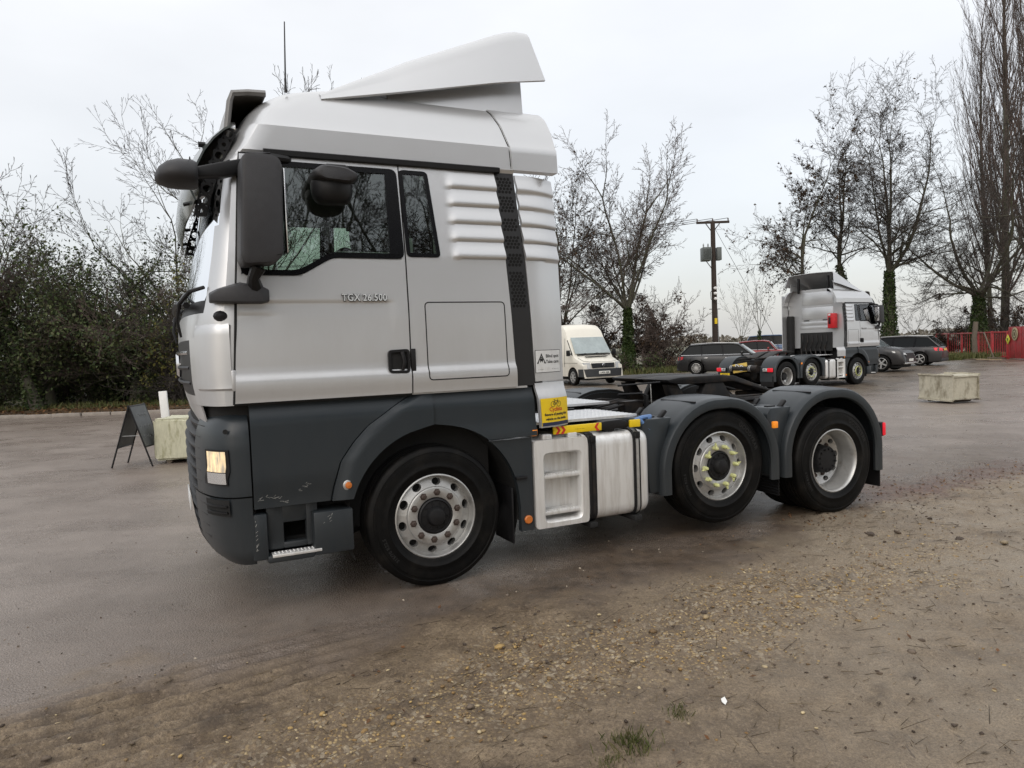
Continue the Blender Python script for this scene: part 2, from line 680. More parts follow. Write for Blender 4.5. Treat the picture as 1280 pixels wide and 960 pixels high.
def strip(s, zs, xl, xr, nx, off=0.0, disp=None, rim=0.02, hole=None, wf=Wd):
    """skin panel on the vehicle side: rows at heights zs running from xl(z) to xr(z)"""
    b = MB()
    fl = xl if callable(xl) else (lambda z: xl)
    fr = xr if callable(xr) else (lambda z: xr)
    rows = []
    for z in zs:
        a, c = fl(z), fr(z)
        row = []
        for i in range(nx + 1):
            x = a + (c - a) * i / nx
            d = disp(x, z) if disp else 0.0
            row.append((x, s * (wf(z) + off + d), z))
        rows.append(row)
    n = nx + 1
    vs = [p for r in rows for p in r]
    fs = []
    for j in range(len(zs) - 1):
        for i in range(nx):
            q = (j * n + i, j * n + i + 1, (j + 1) * n + i + 1, (j + 1) * n + i)
            if hole:
                cx = sum(vs[k][0] for k in q) / 4
                cz = sum(vs[k][2] for k in q) / 4
                if hole(cx, cz):
                    continue
            fs.append(q if s < 0 else q[::-1])
    b.add(vs, fs)
    if rim:
        bm = bmesh.new()
        me = bpy.data.meshes.new('t')
        me.from_pydata(b.v, [], b.f)
        bm.from_mesh(me)
        bmesh.ops.remove_doubles(bm, verts=bm.verts, dist=1e-5)
        es = [e for e in bm.edges if len(e.link_faces) == 1]
        r = bmesh.ops.extrude_edge_only(bm, edges=es)
        for v in r['geom']:
            if isinstance(v, bmesh.types.BMVert):
                v.co.y -= s * rim
        bm.verts.ensure_lookup_table()
        bm.verts.index_update()
        b.v = [tuple(v.co) for v in bm.verts]
        b.f = [tuple(v.index for v in f.verts) for f in bm.faces]
        bm.free()
        bpy.data.meshes.remove(me)
    return b


def inpoly(poly):
    def f(x, z):
        c = False
        n = len(poly)
        for i in range(n):
            x1, z1 = poly[i]
            x2, z2 = poly[(i + 1) % n]
            if (z1 > z) != (z2 > z) and x < (x2 - x1) * (z - z1) / (z2 - z1) + x1:
                c = not c
        return c
    return f


def roundpoly(poly, r, k=4):
    out = []
    n = len(poly)
    for i in range(n):
        p, a, b = Vector(poly[i]), Vector(poly[i - 1]), Vector(poly[(i + 1) % n])
        d1, d2 = (a - p), (b - p)
        rr = min(r, d1.length * 0.45, d2.length * 0.45)
        q1, q2 = p + d1.normalized() * rr, p + d2.normalized() * rr
        for j in range(k + 1):
            t = j / k
            out.append(tuple(q1 * (1 - t) ** 2 + p * 2 * t * (1 - t) + q2 * t * t))
    return out


def offpoly(poly, d):
    """inset by d (poly any orientation), vertex-wise"""
    n = len(poly)
    A = sum(poly[i][0] * poly[(i + 1) % n][1] - poly[(i + 1) % n][0] * poly[i][1] for i in range(n))
    sg = 1 if A > 0 else -1
    out = []
    for i in range(n):
        p, a, b = Vector(poly[i]), Vector(poly[i - 1]), Vector(poly[(i + 1) % n])
        e1, e2 = (p - a).normalized(), (b - p).normalized()
        n1, n2 = Vector((-e1.y, e1.x)) * sg, Vector((-e2.y, e2.x)) * sg
        m = (n1 + n2)
        m.normalize()
        out.append(tuple(p + m * (d / max(0.35, m.dot(n1)))))
    return out


def plate(s, poly, off, t=0.006, wf=Wd):
    """thin filled panel of any outline lying on the side, following its lean"""
    b = MB()
    n = len(poly)
    b.add([(x, s * (wf(z) + off), z) for x, z in poly] + [(x, s * (wf(z) + off - t), z) for x, z in poly],
          [tuple(range(n)), tuple(range(n, 2 * n))[::-1]] + [(i, (i + 1) % n, n + (i + 1) % n, n + i) for i in range(n)])
    return b


def ring(s, outer, inner, off, t=0.02, wf=Wd):
    b = MB()
    n = len(outer)
    V = [(x, s * (wf(z) + off), z) for x, z in outer] + [(x, s * (wf(z) + off), z) for x, z in inner]
    V += [(x, s * (wf(z) + off - t), z) for x, z in outer] + [(x, s * (wf(z) + off - t), z) for x, z in inner]
    F = []
    for i in range(n):
        j = (i + 1) % n
        F += [(i, j, n + j, n + i), (i, 2 * n + i, 2 * n + j, j), (n + i, n + j, 3 * n + j, 3 * n + i)]
    return b.add(V, F)


def seam(s, pts, off=0.001, r=0.004, wf=Wd, disp=None):
    return MB().tube([(x, s * (wf(z) + off + (disp(x, z) if disp else 0)), z) for x, z in pts], r, 5)


def frange(a, b, st):
    n = max(1, int(round((b - a) / st)))
    return [a + (b - a) * i / n for i in range(n + 1)]


def build_truck():
    root = empty('tractor_unit', (0, 0, 0))
    # ------------------------------------------------ cab shell
    zs = [1.36, 1.42, 1.48, 1.52, 1.58, 1.68, 1.78, 1.88, 1.94, 1.98, 2.02] + frange(2.07, 2.90, 0.052) + [2.94, 2.965, 3.0, 3.05, 3.09, 3.13, 3.145, 3.20, 3.25, 3.30, 3.34, 3.38, 3.41, 3.44, 3.46, 3.48, 3.50, 3.515, 3.525]
    rings = [outline(z) for z in zs]
    n = len(rings[0])
    win_out = [(-1.155, 2.905), (-0.165, 2.905), (-0.155, 2.285), (-0.64, 2.285), (-0.85, 2.165), (-1.215, 2.165)]
    swin_out = [(-0.148, 2.905), (0.058, 2.905), (0.108, 2.30), (-0.138, 2.30)]
    h1, h2 = inpoly(offpoly(win_out, 0.02)), inpoly(offpoly(swin_out, 0.02))
    grp = {'cab': [], 'windscreen': [], 'grille': [], 'front_panel': []}
    V = [p for r in rings for p in r]
    for j in range(len(zs) - 1):
        for i in range(n - 1):
            q = (j * n + i, j * n + i + 1, (j + 1) * n + i + 1, (j + 1) * n + i)
            c = [sum(V[k][a] for k in q) / 4 for a in range(3)]
            xfz, xcz = itp(c[2], XF), itp(c[2], XC)
            front = c[0] < xcz
            if not front and abs(c[1]) > 0.9 and (h1(c[0], c[2]) or h2(c[0], c[2])):
                continue
            if front and 2.02 < c[2] < 2.90 and abs(c[1]) < 1.09:
                grp['windscreen'].append(q)
            elif front and 1.94 < c[2] < 2.02 and abs(c[1]) < 1.10:
                grp['front_panel'].append(q)
            elif front and 1.42 < c[2] < 1.78 and abs(c[1]) < 0.86:
                grp['grille'].append(q)
            else:
                grp['cab'].append(q)
    top = tuple(range((len(zs) - 1) * n, len(zs) * n))
    b = MB()
    b.v = V[:]
    b.f = grp['cab'] + [top]
    # rear wall and floor as real sheets, pressed with swages
    zz = zs
    for j in range(len(zz) - 1):
        b.f.append((j * n, (j + 1) * n, (j + 2) * n - 1, (j + 1) * n - 1))
    b.f.append(tuple(range(n))[::-1])
    cab = b.build('cab', SILVER, root, smooth=20)
    w_ = MB()
    w_.v = V[:]
    w_.f = grp['windscreen']
    w_.build('windscreen', GLW, root, smooth=60, recalc=False)
    g = MB()
    g.v = V[:]
    g.f = grp['grille'] + grp['front_panel']
    gr = g.build('grille', BLACK, root, smooth=40)
    for z in (1.50, 1.60, 1.70):
        MB().tube([(itp(z, XF) - 0.012 + 0.05 * (abs(y) / 0.8) ** 3, y, z) for y in np.linspace(-0.8, 0.8, 9)], 0.014, 6).build('grille_bar', CHROME if z == 1.70 else BLACK, gr)
    e = MB().lathe([(0.0, -0.035), (0.075, -0.03), (0.095, -0.012), (0.095, 0)], (-1.555, 0, 1.62), 24, 'x')
    e.build('emblem', CHROME, gr)
    # swages and doors of the rear wall (seen on the second truck)
    for (y0, y1, z0, z1) in ((-0.55, 0.75, 2.95, 3.42), (-0.55, 0.75, 2.42, 2.86), (-0.62, 0.80, 2.22, 2.34), (-0.62, 0.80, 2.06, 2.17)):
        MB().span((XR - 0.01, y0, z0), (XR + 0.010, y1, z1)).build('rear_panel', SILVER, root, bevel=0.005)
    for y in (-0.35, 0.45):
        MB().span((XR, y - 0.11, 2.375), (XR + 0.03, y + 0.11, 2.40)).build('rear_bracket', BLACK, root, bevel=0.005)
    MB().span((XR - 0.01, -0.62, 1.24), (XR + 0.03, 0.72, 1.93)).build('engine_tunnel', VOID, root, bevel=0.05)
    pipes = MB()
    for k in range(6):
        y0 = -0.5 + 0.2 * k
        pipes.tube([(XR + 0.05, y0, 1.85), (XR + 0.10, y0 + 0.05, 1.6), (XR + 0.06, y0 - 0.08, 1.35), (XR + 0.1, y0, 1.1)], 0.022, 6)
    pipes.build('air_hose', FRAME, root)
    ist = MB()
    ist.span((XR, -1.08, 1.15), (XR + 0.22, -0.86, 2.58))
    ist.build('intake_stack', VOID, root, bevel=0.04)
    # ------------------------------------------------ interior
    MB().span((-1.30, -1.05, 1.95), (-0.95, 1.05, 2.12)).build('dashboard', FABRIC, root, bevel=0.04)
    for y in (-0.58, 0.58):
        st = MB().span((-0.62, y - 0.26, 1.62), (-0.15, y + 0.26, 1.85)).build('seat', FABRIC, root, bevel=0.05)
        MB().box((-0.12, y, 2.2), (0.14, 0.48, 0.78), Matrix.Rotation(R(-12), 3, 'Y')).build('headrest', FABRIC, st, bevel=0.05)
    MB().lathe([(0.21, -0.015), (0.23, 0), (0.21, 0.015), (0.19, 0), (0.21, -0.015)], (0, 0, 0), 24, 'z').build('steering_wheel', BLACK, root).matrix_world = Matrix.Translation((-0.86, 0.58, 2.16)) @ Matrix.Rotation(R(-35), 4, 'Y')
    MB().span((0.34, -1.0, 1.45), (0.38, 1.0, 2.9)).build('sleeper_curtain', FABRIC, root)
    # ------------------------------------------------ sides
    for s in (-1, 1):
        sx = lambda me: me
        # front corner pieces
        # door
        dr = strip(s, sorted(set([1.372, 1.385, 1.40, 1.43, 1.46, 1.48, 1.50, 1.515, 1.53, 1.56, 1.60, 1.7, 1.8, 1.85, 1.88, 1.90, 1.912, 1.925, 1.95, 1.97, 1.985, 1.995, 2.005, 2.02, 2.08, 2.13] + frange(2.16, 2.92, 0.04) + [2.935])),
                   lambda z: itp(z, DF), -0.152, 44, 0.010, dsurf, 0.02, inpoly(offpoly(win_out, 0.012)))
        door = dr.build('door', SILVER, root, smooth=40)
        loop = [(itp(z, DF) - 0.004, z) for z in frange(1.365, 2.938, 0.1)] + [(-0.148, 2.938)] + [(-0.148, z) for z in frange(2.93, 1.365, 0.1)[::1]] + [(-1.292, 1.365)]
        loop = [(itp(z, DF) - 0.004, z) for z in frange(1.365, 2.938, 0.1)]
        loop += [(-0.148, 2.938 - (2.938 - 1.365) * i / 14) for i in range(15)] + [(-1.292, 1.365)]
        MB().tube([(x, s * (Wd(z) + 0.004), z) for x, z in loop], 0.0085, 5).build('door_seal', SEALM, door)
        po = roundpoly(win_out, 0.05)
        pin = roundpoly(offpoly(win_out, 0.036), 0.05)
        ring(s, po, pin, 0.016, 0.03).build('window_frame', GLOSSB, door)
        plate(s, offpoly(roundpoly(offpoly(win_out, 0.036), 0.05), -0.006), 0.008).build('window_glass', GLS, door)
        # black B pillar band inside the frame
        plate(s, [(-0.245, 2.875), (-0.185, 2.875), (-0.180, 2.315), (-0.255, 2.315)], 0.018).build('window_pillar', GLOSSB, door)
        # pull handle
        hb = MB()
        po_ = roundpoly([(-0.31, 1.515), (-0.31, 1.67), (-0.16, 1.675), (-0.16, 1.51)], 0.03)
        ring(s, po_, roundpoly(offpoly(po_, 0.02), 0.01, 1)[::1] if False else offpoly(po_, 0.018), 0.034, 0.04).build('handle', BLACK, door)
        plate(s, offpoly(po_, 0.012), 0.018).build('handle_cup', VOID, door)
        MB().tube([(-0.215, s * 1.252, 1.535), (-0.205, s * 1.268, 1.59), (-0.215, s * 1.255, 1.655)], 0.014, 8).build('handle_grip', BLACK, door)
        MB().span((-0.148, s * 1.235, 1.515), (-0.115, s * 1.245, 1.675)).build('handle_catch', BLACK, root, bevel=0.004)
        # side skin behind the door, ribbed
        sk = strip(s, sorted(set(frange(1.372, 1.60, 0.02) + frange(1.6, 2.28, 0.08) + frange(2.28, 2.935, 0.0126))), -0.142, lambda z: 0.575 + (2.94 - z) * 0.05, 40, 0.010,
                   lambda x, z: dsurf(x, z) + ribs(x, z), 0.02, inpoly(offpoly(swin_out, 0.012)))
        side = sk.build('side_panel', SILVER, root, smooth=50)
        po = roundpoly(swin_out, 0.035)
        ring(s, po, offpoly(roundpoly(swin_out, 0.035), 0.028), 0.016, 0.03).build('quarter_frame', GLOSSB, side)
        plate(s, offpoly(po, 0.020), 0.010).build('quarter_glass', GLS, side)
        # locker door
        lk = roundpoly([(-0.025, 1.455), (0.583, 1.455), (0.573, 1.99), (-0.030, 1.99)], 0.03)
        fine = []
        for i in range(len(lk)):
            a, c = lk[i], lk[(i + 1) % len(lk)]
            m_ = max(1, int(math.hypot(c[0] - a[0], c[1] - a[1]) / 0.02))
            fine += [(a[0] + (c[0] - a[0]) * k / m_, a[1] + (c[1] - a[1]) * k / m_) for k in range(m_)]
        fine.append(fine[0])
        seam(s, fine, 0.0095, 0.0042, disp=dsurf).build('locker_seam', SEALM, side)
        # roof rail trim
        tr = MB()
        rings_ = []
        for i in range(22):
            x = -1.03 + (0.615 + 1.03) * i / 21
            w0 = 1.125
            rings_.append([(x, s * w0, 2.93), (x, s * (w0 + 0.022), 2.937), (x, s * (w0 + 0.024), 2.968), (x, s * w0, 2.978)])
        tr.loft(rings_, True, True, True).build('roof_trim', BLACK, root, smooth=30)
        # corner fairing of the high roof
        def wr(z):
            return Wd(z)
        strip(s, [2.965, 3.0, 3.05, 3.09, 3.13, 3.145, 3.2, 3.25, 3.3, 3.34, 3.38, 3.41, 3.44, 3.46, 3.48, 3.50], lambda z: itp(z, [(2.96, 0.725), (3.13, 0.715), (3.3, 0.685), (3.42, 0.64), (3.5, 0.60)]),
              lambda z: itp(z, [(2.96, 1.105), (3.3, 1.10), (3.42, 1.09), (3.46, 1.075), (3.5, 1.04)]), 8, 0.012, None, 0.09).build('roof_fairing', SILVER, root, smooth=50)
        seam(s, [(itp(z, [(2.96, 0.718), (3.13, 0.708), (3.3, 0.678), (3.42, 0.633), (3.5, 0.593)]), z) for z in frange(2.96, 3.5, 0.045)], 0.0, 0.0035).build('roof_seam', SEALM, root)
        # black air intake strip
        st = strip(s, frange(1.375, 2.94, 0.1), lambda z: 0.575 + (2.94 - z) * 0.05 + 0.004, lambda z: 0.735 + (2.94 - z) * 0.045, 2, 0.002, None, 0.02).build('intake_grille', mat('intake_black', (0.020, 0.020, 0.021), 0.35, spec=0.4), root)
        for blk, (za, zb) in enumerate(((2.80, 2.90), (2.66, 2.76), (2.52, 2.61), (2.39, 2.48), (2.26, 2.35), (1.96, 2.22))):
            nr_ = int((zb - za) / 0.024)
            hx = MB()
            for k in range(nr_ + 1):
                z = za + k * 0.024
                for c in range(4):
                    x = 0.575 + (2.94 - z) * 0.05 + 0.03 + c * 0.028 + (0.014 if k % 2 else 0)
                    y = s * (Wd(z) + 0.0035)
                    hx.add([(x + 0.0125 * math.cos(a), y, z + 0.0125 * math.sin(a)) for a in [math.pi / 3 * q + math.pi / 6 for q in range(6)]], [(0, 1, 2, 3, 4, 5)])
            hx.build('intake_mesh', mat('intake_recess', (0.003, 0.003, 0.003), 0.95), st, smooth=0, recalc=False)['kind'] = 'stuff'
        # side air deflector behind the strip
        if s < 0:
            sf = strip(s, sorted(set(frange(1.40, 1.60, 0.04) + frange(1.6, 2.28, 0.08) + frange(2.28, 2.93, 0.0126))), lambda z: 0.745 + (2.94 - z) * 0.04, lambda z: itp(z, [(1.36, 1.095), (2.3, 1.10), (2.94, 1.11)]), 12, 0.008,
                       lambda x, z: ribs(x, z, 0.3) - 0.10 * max(0, (x - 0.80) / 0.3) ** 2, 0.03).build('side_fairing', SILVER, root, smooth=50)
        kick = lambda x, z: 0.045 * float(sstep(1.38, 1.26, z)) - 0.10 * max(0, (x - 0.80) / 0.3) ** 2
        lower = strip(s, frange(1.055, 1.388, 0.028), lambda z: 0.80 + (1.38 - z) * 0.06, 1.105, 8, 0.004, kick, 0.03).build('fairing_skirt', SILVER, root, smooth=50)
        # ------------------------------------------------ grey lower cab
        gw = lambda x, z: -0.004 - 0.035 * float(sstep(1.24, 1.36, z)) - 0.02 * float(sstep(0.9, 0.7, z))
        arcx = lambda z: itp(z, [(0.70, -0.72), (0.79, -0.70), (0.95, -0.65), (1.07, -0.56), (1.17, -0.46), (1.24, -0.35), (1.28, -0.29), (1.36, -0.14)])
        dx = strip(s, sorted(set(frange(0.695, 1.36, 0.03))), lambda z: -1.205, lambda z: arcx(z) - 0.008, 16, 0.0, gw, 0.03).build('door_skirt', GREY, root, smooth=50)
        inn = lambda z, sg: 0.02 + sg * math.sqrt(max(1e-4, 0.635 ** 2 - (z - 0.5) ** 2))
        fl_ = lambda x, z: -0.002 - 0.03 * float(sstep(1.26, 1.36, z)) + 0.02 * float(sstep(0.0, 0.1, arcx(min(z, 1.36)) * -1 + x))
        strip(s, frange(0.695, 1.125, 0.0215) + frange(1.145, 1.36, 0.02), lambda z: arcx(z), lambda z: min(-0.003, inn(z, -1)) if z < 1.135 else -0.003, 10, 0.004, fl_, 0.05).build('wheel_arch', GREY, root, smooth=50)
        strip(s, frange(1.0, 1.125, 0.02) + frange(1.145, 1.36, 0.02), lambda z: max(0.003, inn(z, 1)) if z < 1.135 else 0.003, lambda z: 0.79 + (1.36 - z) * 0.04, 14, 0.004, lambda x, z: -0.002 - 0.03 * float(sstep(1.26, 1.36, z)) + 0.012 * float(sstep(1.14, 1.0, z)), 0.05).build('rear_skirt', GREY, root, smooth=50)
        strip(s, frange(0.29, 0.985, 0.025), lambda z: 0.66 if z < 0.5 else max(0.40, inn(z, 1)), 0.765, 6, -0.012, None, 0.05).build('lower_skirt', GREY, root, smooth=50)
        # wheel well liner
        lin = MB()
        rr_ = []
        for i in range(19):
            a = math.pi * (-0.12 + 1.24 * i / 18)
            x, z = 0.02 + 0.64 * math.cos(a), 0.5 + 0.64 * math.sin(a)
            rr_.append([(x, s * 1.17, z), (x, s * 0.62, z)])
        lin.loft(rr_, False)
        lin.add([(0.02, s * 0.62, 0.5)] + [r_[1] for r_ in rr_], [(0, i + 1, i + 2) for i in range(18)])
        lin.build('wheel_well', VOID, root)
        # entry step box: left column, recess with tread, right block
        sb = MB()
        sb.span((-1.225, s * 1.19, 0.36), (-1.13, s * 1.00, 0.66))
        sb.span((-0.845, s * 1.205, 0.345), (-0.585, s * 0.95, 0.63))
        sb.span((-1.13, s * 1.12, 0.40), (-1.02, s * 1.06, 0.69))
        sb.span((-0.88, s * 1.12, 0.40), (-0.80, s * 1.06, 0.69))
        sb.span((-1.03, s * 1.12, 0.57), (-0.87, s * 1.06, 0.69))
        sb.span((-1.03, s * 1.12, 0.40), (-0.87, s * 1.06, 0.445))
        sb.span((-1.14, s * 1.20, 0.335), (-0.84, s * 0.98, 0.385))
        sbo = sb.build('step_box', GREY, root, bevel=0.014)
        MB().span((-1.10, s * 0.99, 0.41), (-0.82, s * 1.0, 0.70)).build('step_recess', VOID, sbo)
        td = MB().span((-1.11, s * 1.208, 0.372), (-0.80, s * 1.125, 0.392))
        for i in range(12):
            for j in range(2):
                td.lathe([(0.009, 0), (0.005, 0.006)], (-1.09 + i * 0.024, s * (1.145 + j * 0.03), 0.391), 6, 'z', False, True)
        td.build('step_tread', ALU, sbo, bevel=0.003)
        MB().span((-1.30, s * 1.0, 0.45), (0.5, s * 0.45, 1.30)).build('underbody', VOID, root)
        # ------------------------------------------------ corner: lamp panel
        # (the shell pieces below carry the shape; here the lamp itself)
    # ------------------------------------------------ front bumper shell
    BXF = [(0.335, -1.42), (0.38, -1.48), (0.5, -1.52), (0.65, -1.54), (0.9, -1.55), (1.1, -1.55), (1.2, -1.53), (1.27, -1.50), (1.33, -1.42)]
    BXC = [(0.335, -1.20), (1.15, -1.235), (1.33, -1.235)]
    wb = lambda z: itp(z, [(0.335, 1.15), (0.40, 1.185), (0.7, 1.20), (0.8, 1.21), (1.1, 1.21), (1.2, 1.20), (1.28, 1.16), (1.33, 1.08)])
    for nm, za, zb in (('lamp_panel', 0.785, 1.33), ('front_bumper', 0.335, 0.775)):
        zz_ = frange(za, zb, 0.035)
        rg = [outline(z, 2, 14, BXF, BXC, -1.215, 2.7, wb) for z in zz_]
        b = MB().loft(rg, False)
        nn = len(rg[0])
        b.f = [f for f in b.f if not (nm == 'lamp_panel' and all(abs(b.v[k][1]) < 0.83 for k in f))]
        if nm == 'front_bumper':
            b.f.append(tuple(range(nn)))
            b.f = [f for f in b.f if not (len(f) == 4 and all(abs(b.v[k][1]) < 0.7 and 0.45 < b.v[k][2] < 0.80 for k in f))]
        if nm == 'lamp_panel':
            for sg in (-1, 1):
                h_ = MB()
                h_.v = b.v[:]
                h_.f = [f for f in b.f if sg * sum(b.v[k][1] for k in f) > 0]
                hm = h_.mesh(nm, GREY, smooth=45)
                bmx = bmesh.new()
                bmx.from_mesh(hm)
                bmesh.ops.delete(bmx, geom=[v for v in bmx.verts if not v.link_faces], context='VERTS')
                bmx.to_mesh(hm)
                bmx.free()
                link(bpy.data.objects.new(nm, hm), root)
        else:
            b.build(nm, GREY, root, smooth=45)
    blk = MB().loft([outline(z, 2, 14, [(0.3, -1.50), (1.4, -1.50)], [(0.3, -1.2), (1.4, -1.2)], -1.19, 2.7, lambda z: 1.14) for z in (0.42, 0.7, 1.0, 1.40)], False)
    blk.build('front_backing', VOID, root)
    lower = MB()
    for k, z in enumerate(frange(0.50, 1.22, 0.072)):
        pts = [p for p in outline(z, 1, 20, [(a, b_ + 0.018) for a, b_ in BXF], BXC, -1.25, 2.7, wb) if abs(p[1]) < 0.93]
        lower.loft([[(x - 0.010, y, z - 0.012), (x - 0.016, y, z + 0.004), (x + 0.03, y, z + 0.020), (x + 0.03, y, z - 0.010)] for x, y, z in pts], True, True, True)
    lower.build('lower_grille', BLACK, root)
    MB().span((-1.550, -0.26, 0.56), (-1.541, 0.26, 0.67)).build('number_plate', WHT, root, bevel=0.002)
    apr = MB().loft([outline(z, 1, 12, XF, XC, -1.25, 3.0, lambda z: 1.17) for z in (1.20, 1.28, 1.37)], False)
    apr.f = [f for f in apr.f if all(abs(apr.v[k][1]) < 0.93 for k in f)]
    apr.build('front_apron', SILVER, root, thick=0.01)
    for s in (-1, 1):
        # headlamp in the corner
        def bp(z, t, off=0.0):
            a, b_, w = itp(z, BXC), itp(z, BXF), wb(z)
            n_ = 2.7
            return (a - (a - b_ + off) * math.sin(t) ** (2 / n_), s * (w + off) * math.cos(t) ** (2 / n_), z)
        T0, T1 = R(13), R(39)
        hl = MB().loft([[bp(z, T0 + (T1 - T0) * i / 10 + (0.05 if z < 0.95 else 0), 0.010) for i in range(11)] for z in (0.862, 0.9, 0.95, 1.0, 1.05, 1.085)], False)
        hlo = hl.build('headlamp', BLACK, root, thick=0.006)
        T0b, T1b = R(16), R(36.5)
        MB().loft([[bp(z, T0b + (T1b - T0b) * i / 8 + (0.02 if z < 0.95 else 0), 0.013) for i in range(9)] for z in (0.945, 0.98, 1.02, 1.075)], False).build('lamp_bulb', LAMPG, hlo)
        MB().loft([[bp(z, T0b + (T1b - T0b) * i / 8 + 0.02, 0.013) for i in range(9)] for z in (0.87, 0.90, 0.94)], False).build('lamp_reflector', LAMPC, hlo)
        # fog lamp slot below
        fg = MB().loft([[bp(z, R(16) + R(26) * i / 8, 0.014) for i in range(9)] for z in (0.665, 0.69, 0.73, 0.77)], False).build('fog_recess', VOID, root)
        for z in (0.69, 0.73):
            MB().tube([bp(z, R(18) + R(22) * i / 6, 0.022) for i in range(7)], 0.008, 5).build('fog_louvre', BLACK, fg)
        # silver corner pillar crease and small black side lamp
        MB().tube([(itp(z, XC) - 0.045, s * (Wd(z) + 0.001), z) for z in frange(1.52, 1.86, 0.08)], 0.006, 5).build('corner_seam', mat('shadow_gap', (0.1, 0.1, 0.1), 0.6), root)
        rows = []
        for z in (1.455, 1.468, 1.485, 1.52, 1.6, 1.7, 1.8, 1.84, 1.858, 1.87):
            k = {1.455: 0.0, 1.468: 0.012, 1.87: -0.002, 1.858: 0.004}.get(z, 0.011 if z > 1.48 else 0.016)
            pts = [p for p in outline(z, 26, 22) if p[0] < -1.298 and p[1] < -0.98]
            pts = [(-1.298, -Wd(z), z)] + pts[:12]
            rows.append([(x - k * 0.6 * min(1, (abs(x) - 1.29) * 8), s * (abs(y) + k), zz_) for x, y, zz_ in pts])
        m_ = min(len(r_) for r_ in rows)
        MB().loft([r_[:m_] for r_ in rows], False).build('corner_panel', SILVER, root, smooth=24)
        MB().span((-1.300, s * 1.215, 1.45), (-1.272, s * 1.236, 1.58)).build('hinge', SILVER, root, bevel=0.006)
        nd = MB().lathe([(0.0, 0.03), (0.022, 0.026), (0.032, 0.01), (0.034, 0.0)], (0, 0, 0), 12, 'y').mesh('corner_nozzle', BLACK)
        inst('corner_nozzle', nd, root, (-1.34, s * 1.20, 1.915), (0, 0, 0 if s > 0 else math.pi), (1.3, 1, 1))
        # marker lamps
        mk = MB().lathe([(0.036, 0.0), (0.036, 0.012), (0.03, 0.016)], (0, 0, 0), 16, 'y', False, True).mesh('side_marker', RIM)
        o = inst('side_marker', mk, root, (-0.615, s * 1.225, 0.79), (0, 0, 0 if s > 0 else math.pi))
        inst('marker_lens', MB().lathe([(0.024, 0), (0.02, 0.012), (0.0, 0.016)], (0, 0.014, 0), 12, 'y').mesh('marker_lens', ORANGE), o)
        MB().span((0.755, s * 1.20, 0.995), (0.81, s * 1.232, 1.05)).build('amber_lamp', AMBER, root, bevel=0.01)
        rf_ = MB().lathe([(0.032, 0.0), (0.032, 0.012), (0.026, 0.018)], (0, 0, 0), 14, 'y', False, True).mesh('side_reflector', ORANGE)
        inst('side_reflector', rf_, root, (0.715, s * 1.21, 0.375), (0, 0, 0 if s > 0 else math.pi))
        # small bolts of the grey panels
        for (x, z) in ((0.52, 1.17), (-0.14, 1.17), (-1.35, 1.2)):
            MB().lathe([(0.016, 0), (0.016, 0.006)], (x, s * 1.21 if x > -1 else s * 1.19, z), 8, 'y', True, True).build('panel_bolt', VOID, root)
        MB().span((0.62, s * 1.20, 0.685), (0.71, s * 1.235, 0.705)).build('skirt_latch', BLACK, root, bevel=0.005)
    # scrapes on the grey plastic (camera side only, real wear)
    sc = MB()
    rs = random.Random(4)
    for k in range(26):
        t = rs.random()
        x = -1.19 + 0.34 * t
        z = 0.745 + 0.03 * math.sin(t * 9) + 0.05 * t * t + rs.uniform(-0.012, 0.012)
        L_ = rs.uniform(0.008, 0.035)
        a = rs.uniform(-0.5, 0.9)
        w = 1.22 + (-0.004 - 0.02 * float(sstep(0.9, 0.7, z))) + 0.0016
        sc.add([(x, -w, z), (x + L_ * math.cos(a), -w, z + L_ * math.sin(a)), (x + L_ * math.cos(a) * 0.97, -w, z + L_ * math.sin(a) + 0.0018), (x, -w, z + 0.001)], [(0, 1, 2, 3)])
    for k in range(16):
        x, z = rs.choice([(-1.205, rs.uniform(0.4, 0.63)), (rs.uniform(-0.80, -0.72), rs.uniform(0.55, 0.62))])
        L_ = rs.uniform(0.008, 0.022)
        a = rs.uniform(0.4, 1.4)
        w = 1.1915 if x < -1 else 1.2065
        sc.add([(x, -w, z), (x + L_ * math.cos(a), -w, z + L_ * math.sin(a)), (x + L_ * math.cos(a) + 0.003, -w, z + L_ * math.sin(a)), (x + 0.003, -w, z)], [(0, 1, 2, 3)])
    so = sc.build('scrape_mark', SCRAPE, root, recalc=False)
    so['own'] = 1
    # ------------------------------------------------ roof deflector
    dxs = frange(-0.62, 0.98, 0.08)
    zt = lambda x: itp(x, [(-0.62, 3.395), (-0.35, 3.54), (0, 3.72), (0.4, 3.885), (0.75, 4.03), (0.88, 4.07), (0.98, 4.07)])
    zb_ = lambda x: itp(x, [(-0.62, 3.36), (-0.15, 3.452), (1.0, 3.69)])
    rg = []
    for x in dxs:
        t_, b_ = zt(x), zb_(x)
        t_ = max(t_, b_ + 0.02)
        wid = 1.0 + 0.02 * x
        h = t_ - b_
        half = [(-wid, b_)]
        for i in range(1, 5):
            half.append((-wid + 0.07 * i / 4 * min(1, h / 0.2), b_ + (h - min(0.08, h * 0.4)) * i / 4))
        for i in range(1, 5):
            a = math.pi / 2 * i / 4
            q = min(0.09, h * 0.45)
            half.append((-wid + 0.07 * min(1, h / 0.2) + q * (1 - math.cos(a)), t_ - min(0.08, h * 0.4) + min(0.08, h * 0.4) * math.sin(a)))
        half += [(-0.55, t_ + 0.015), (-0.25, t_ + 0.025)]
        full = half + [(0, t_ + 0.028)] + [(-y, z) for y, z in half[::-1]]
        # rear edge rakes: the lower corner reaches furthest back
        rk = 0.10 * max(0, (x - 0.7) / 0.28)
        rg.append([(x + rk * (1 - (z - b_) / max(h, 0.05)), y, z) for y, z in full])
    d = MB().loft(rg, False)
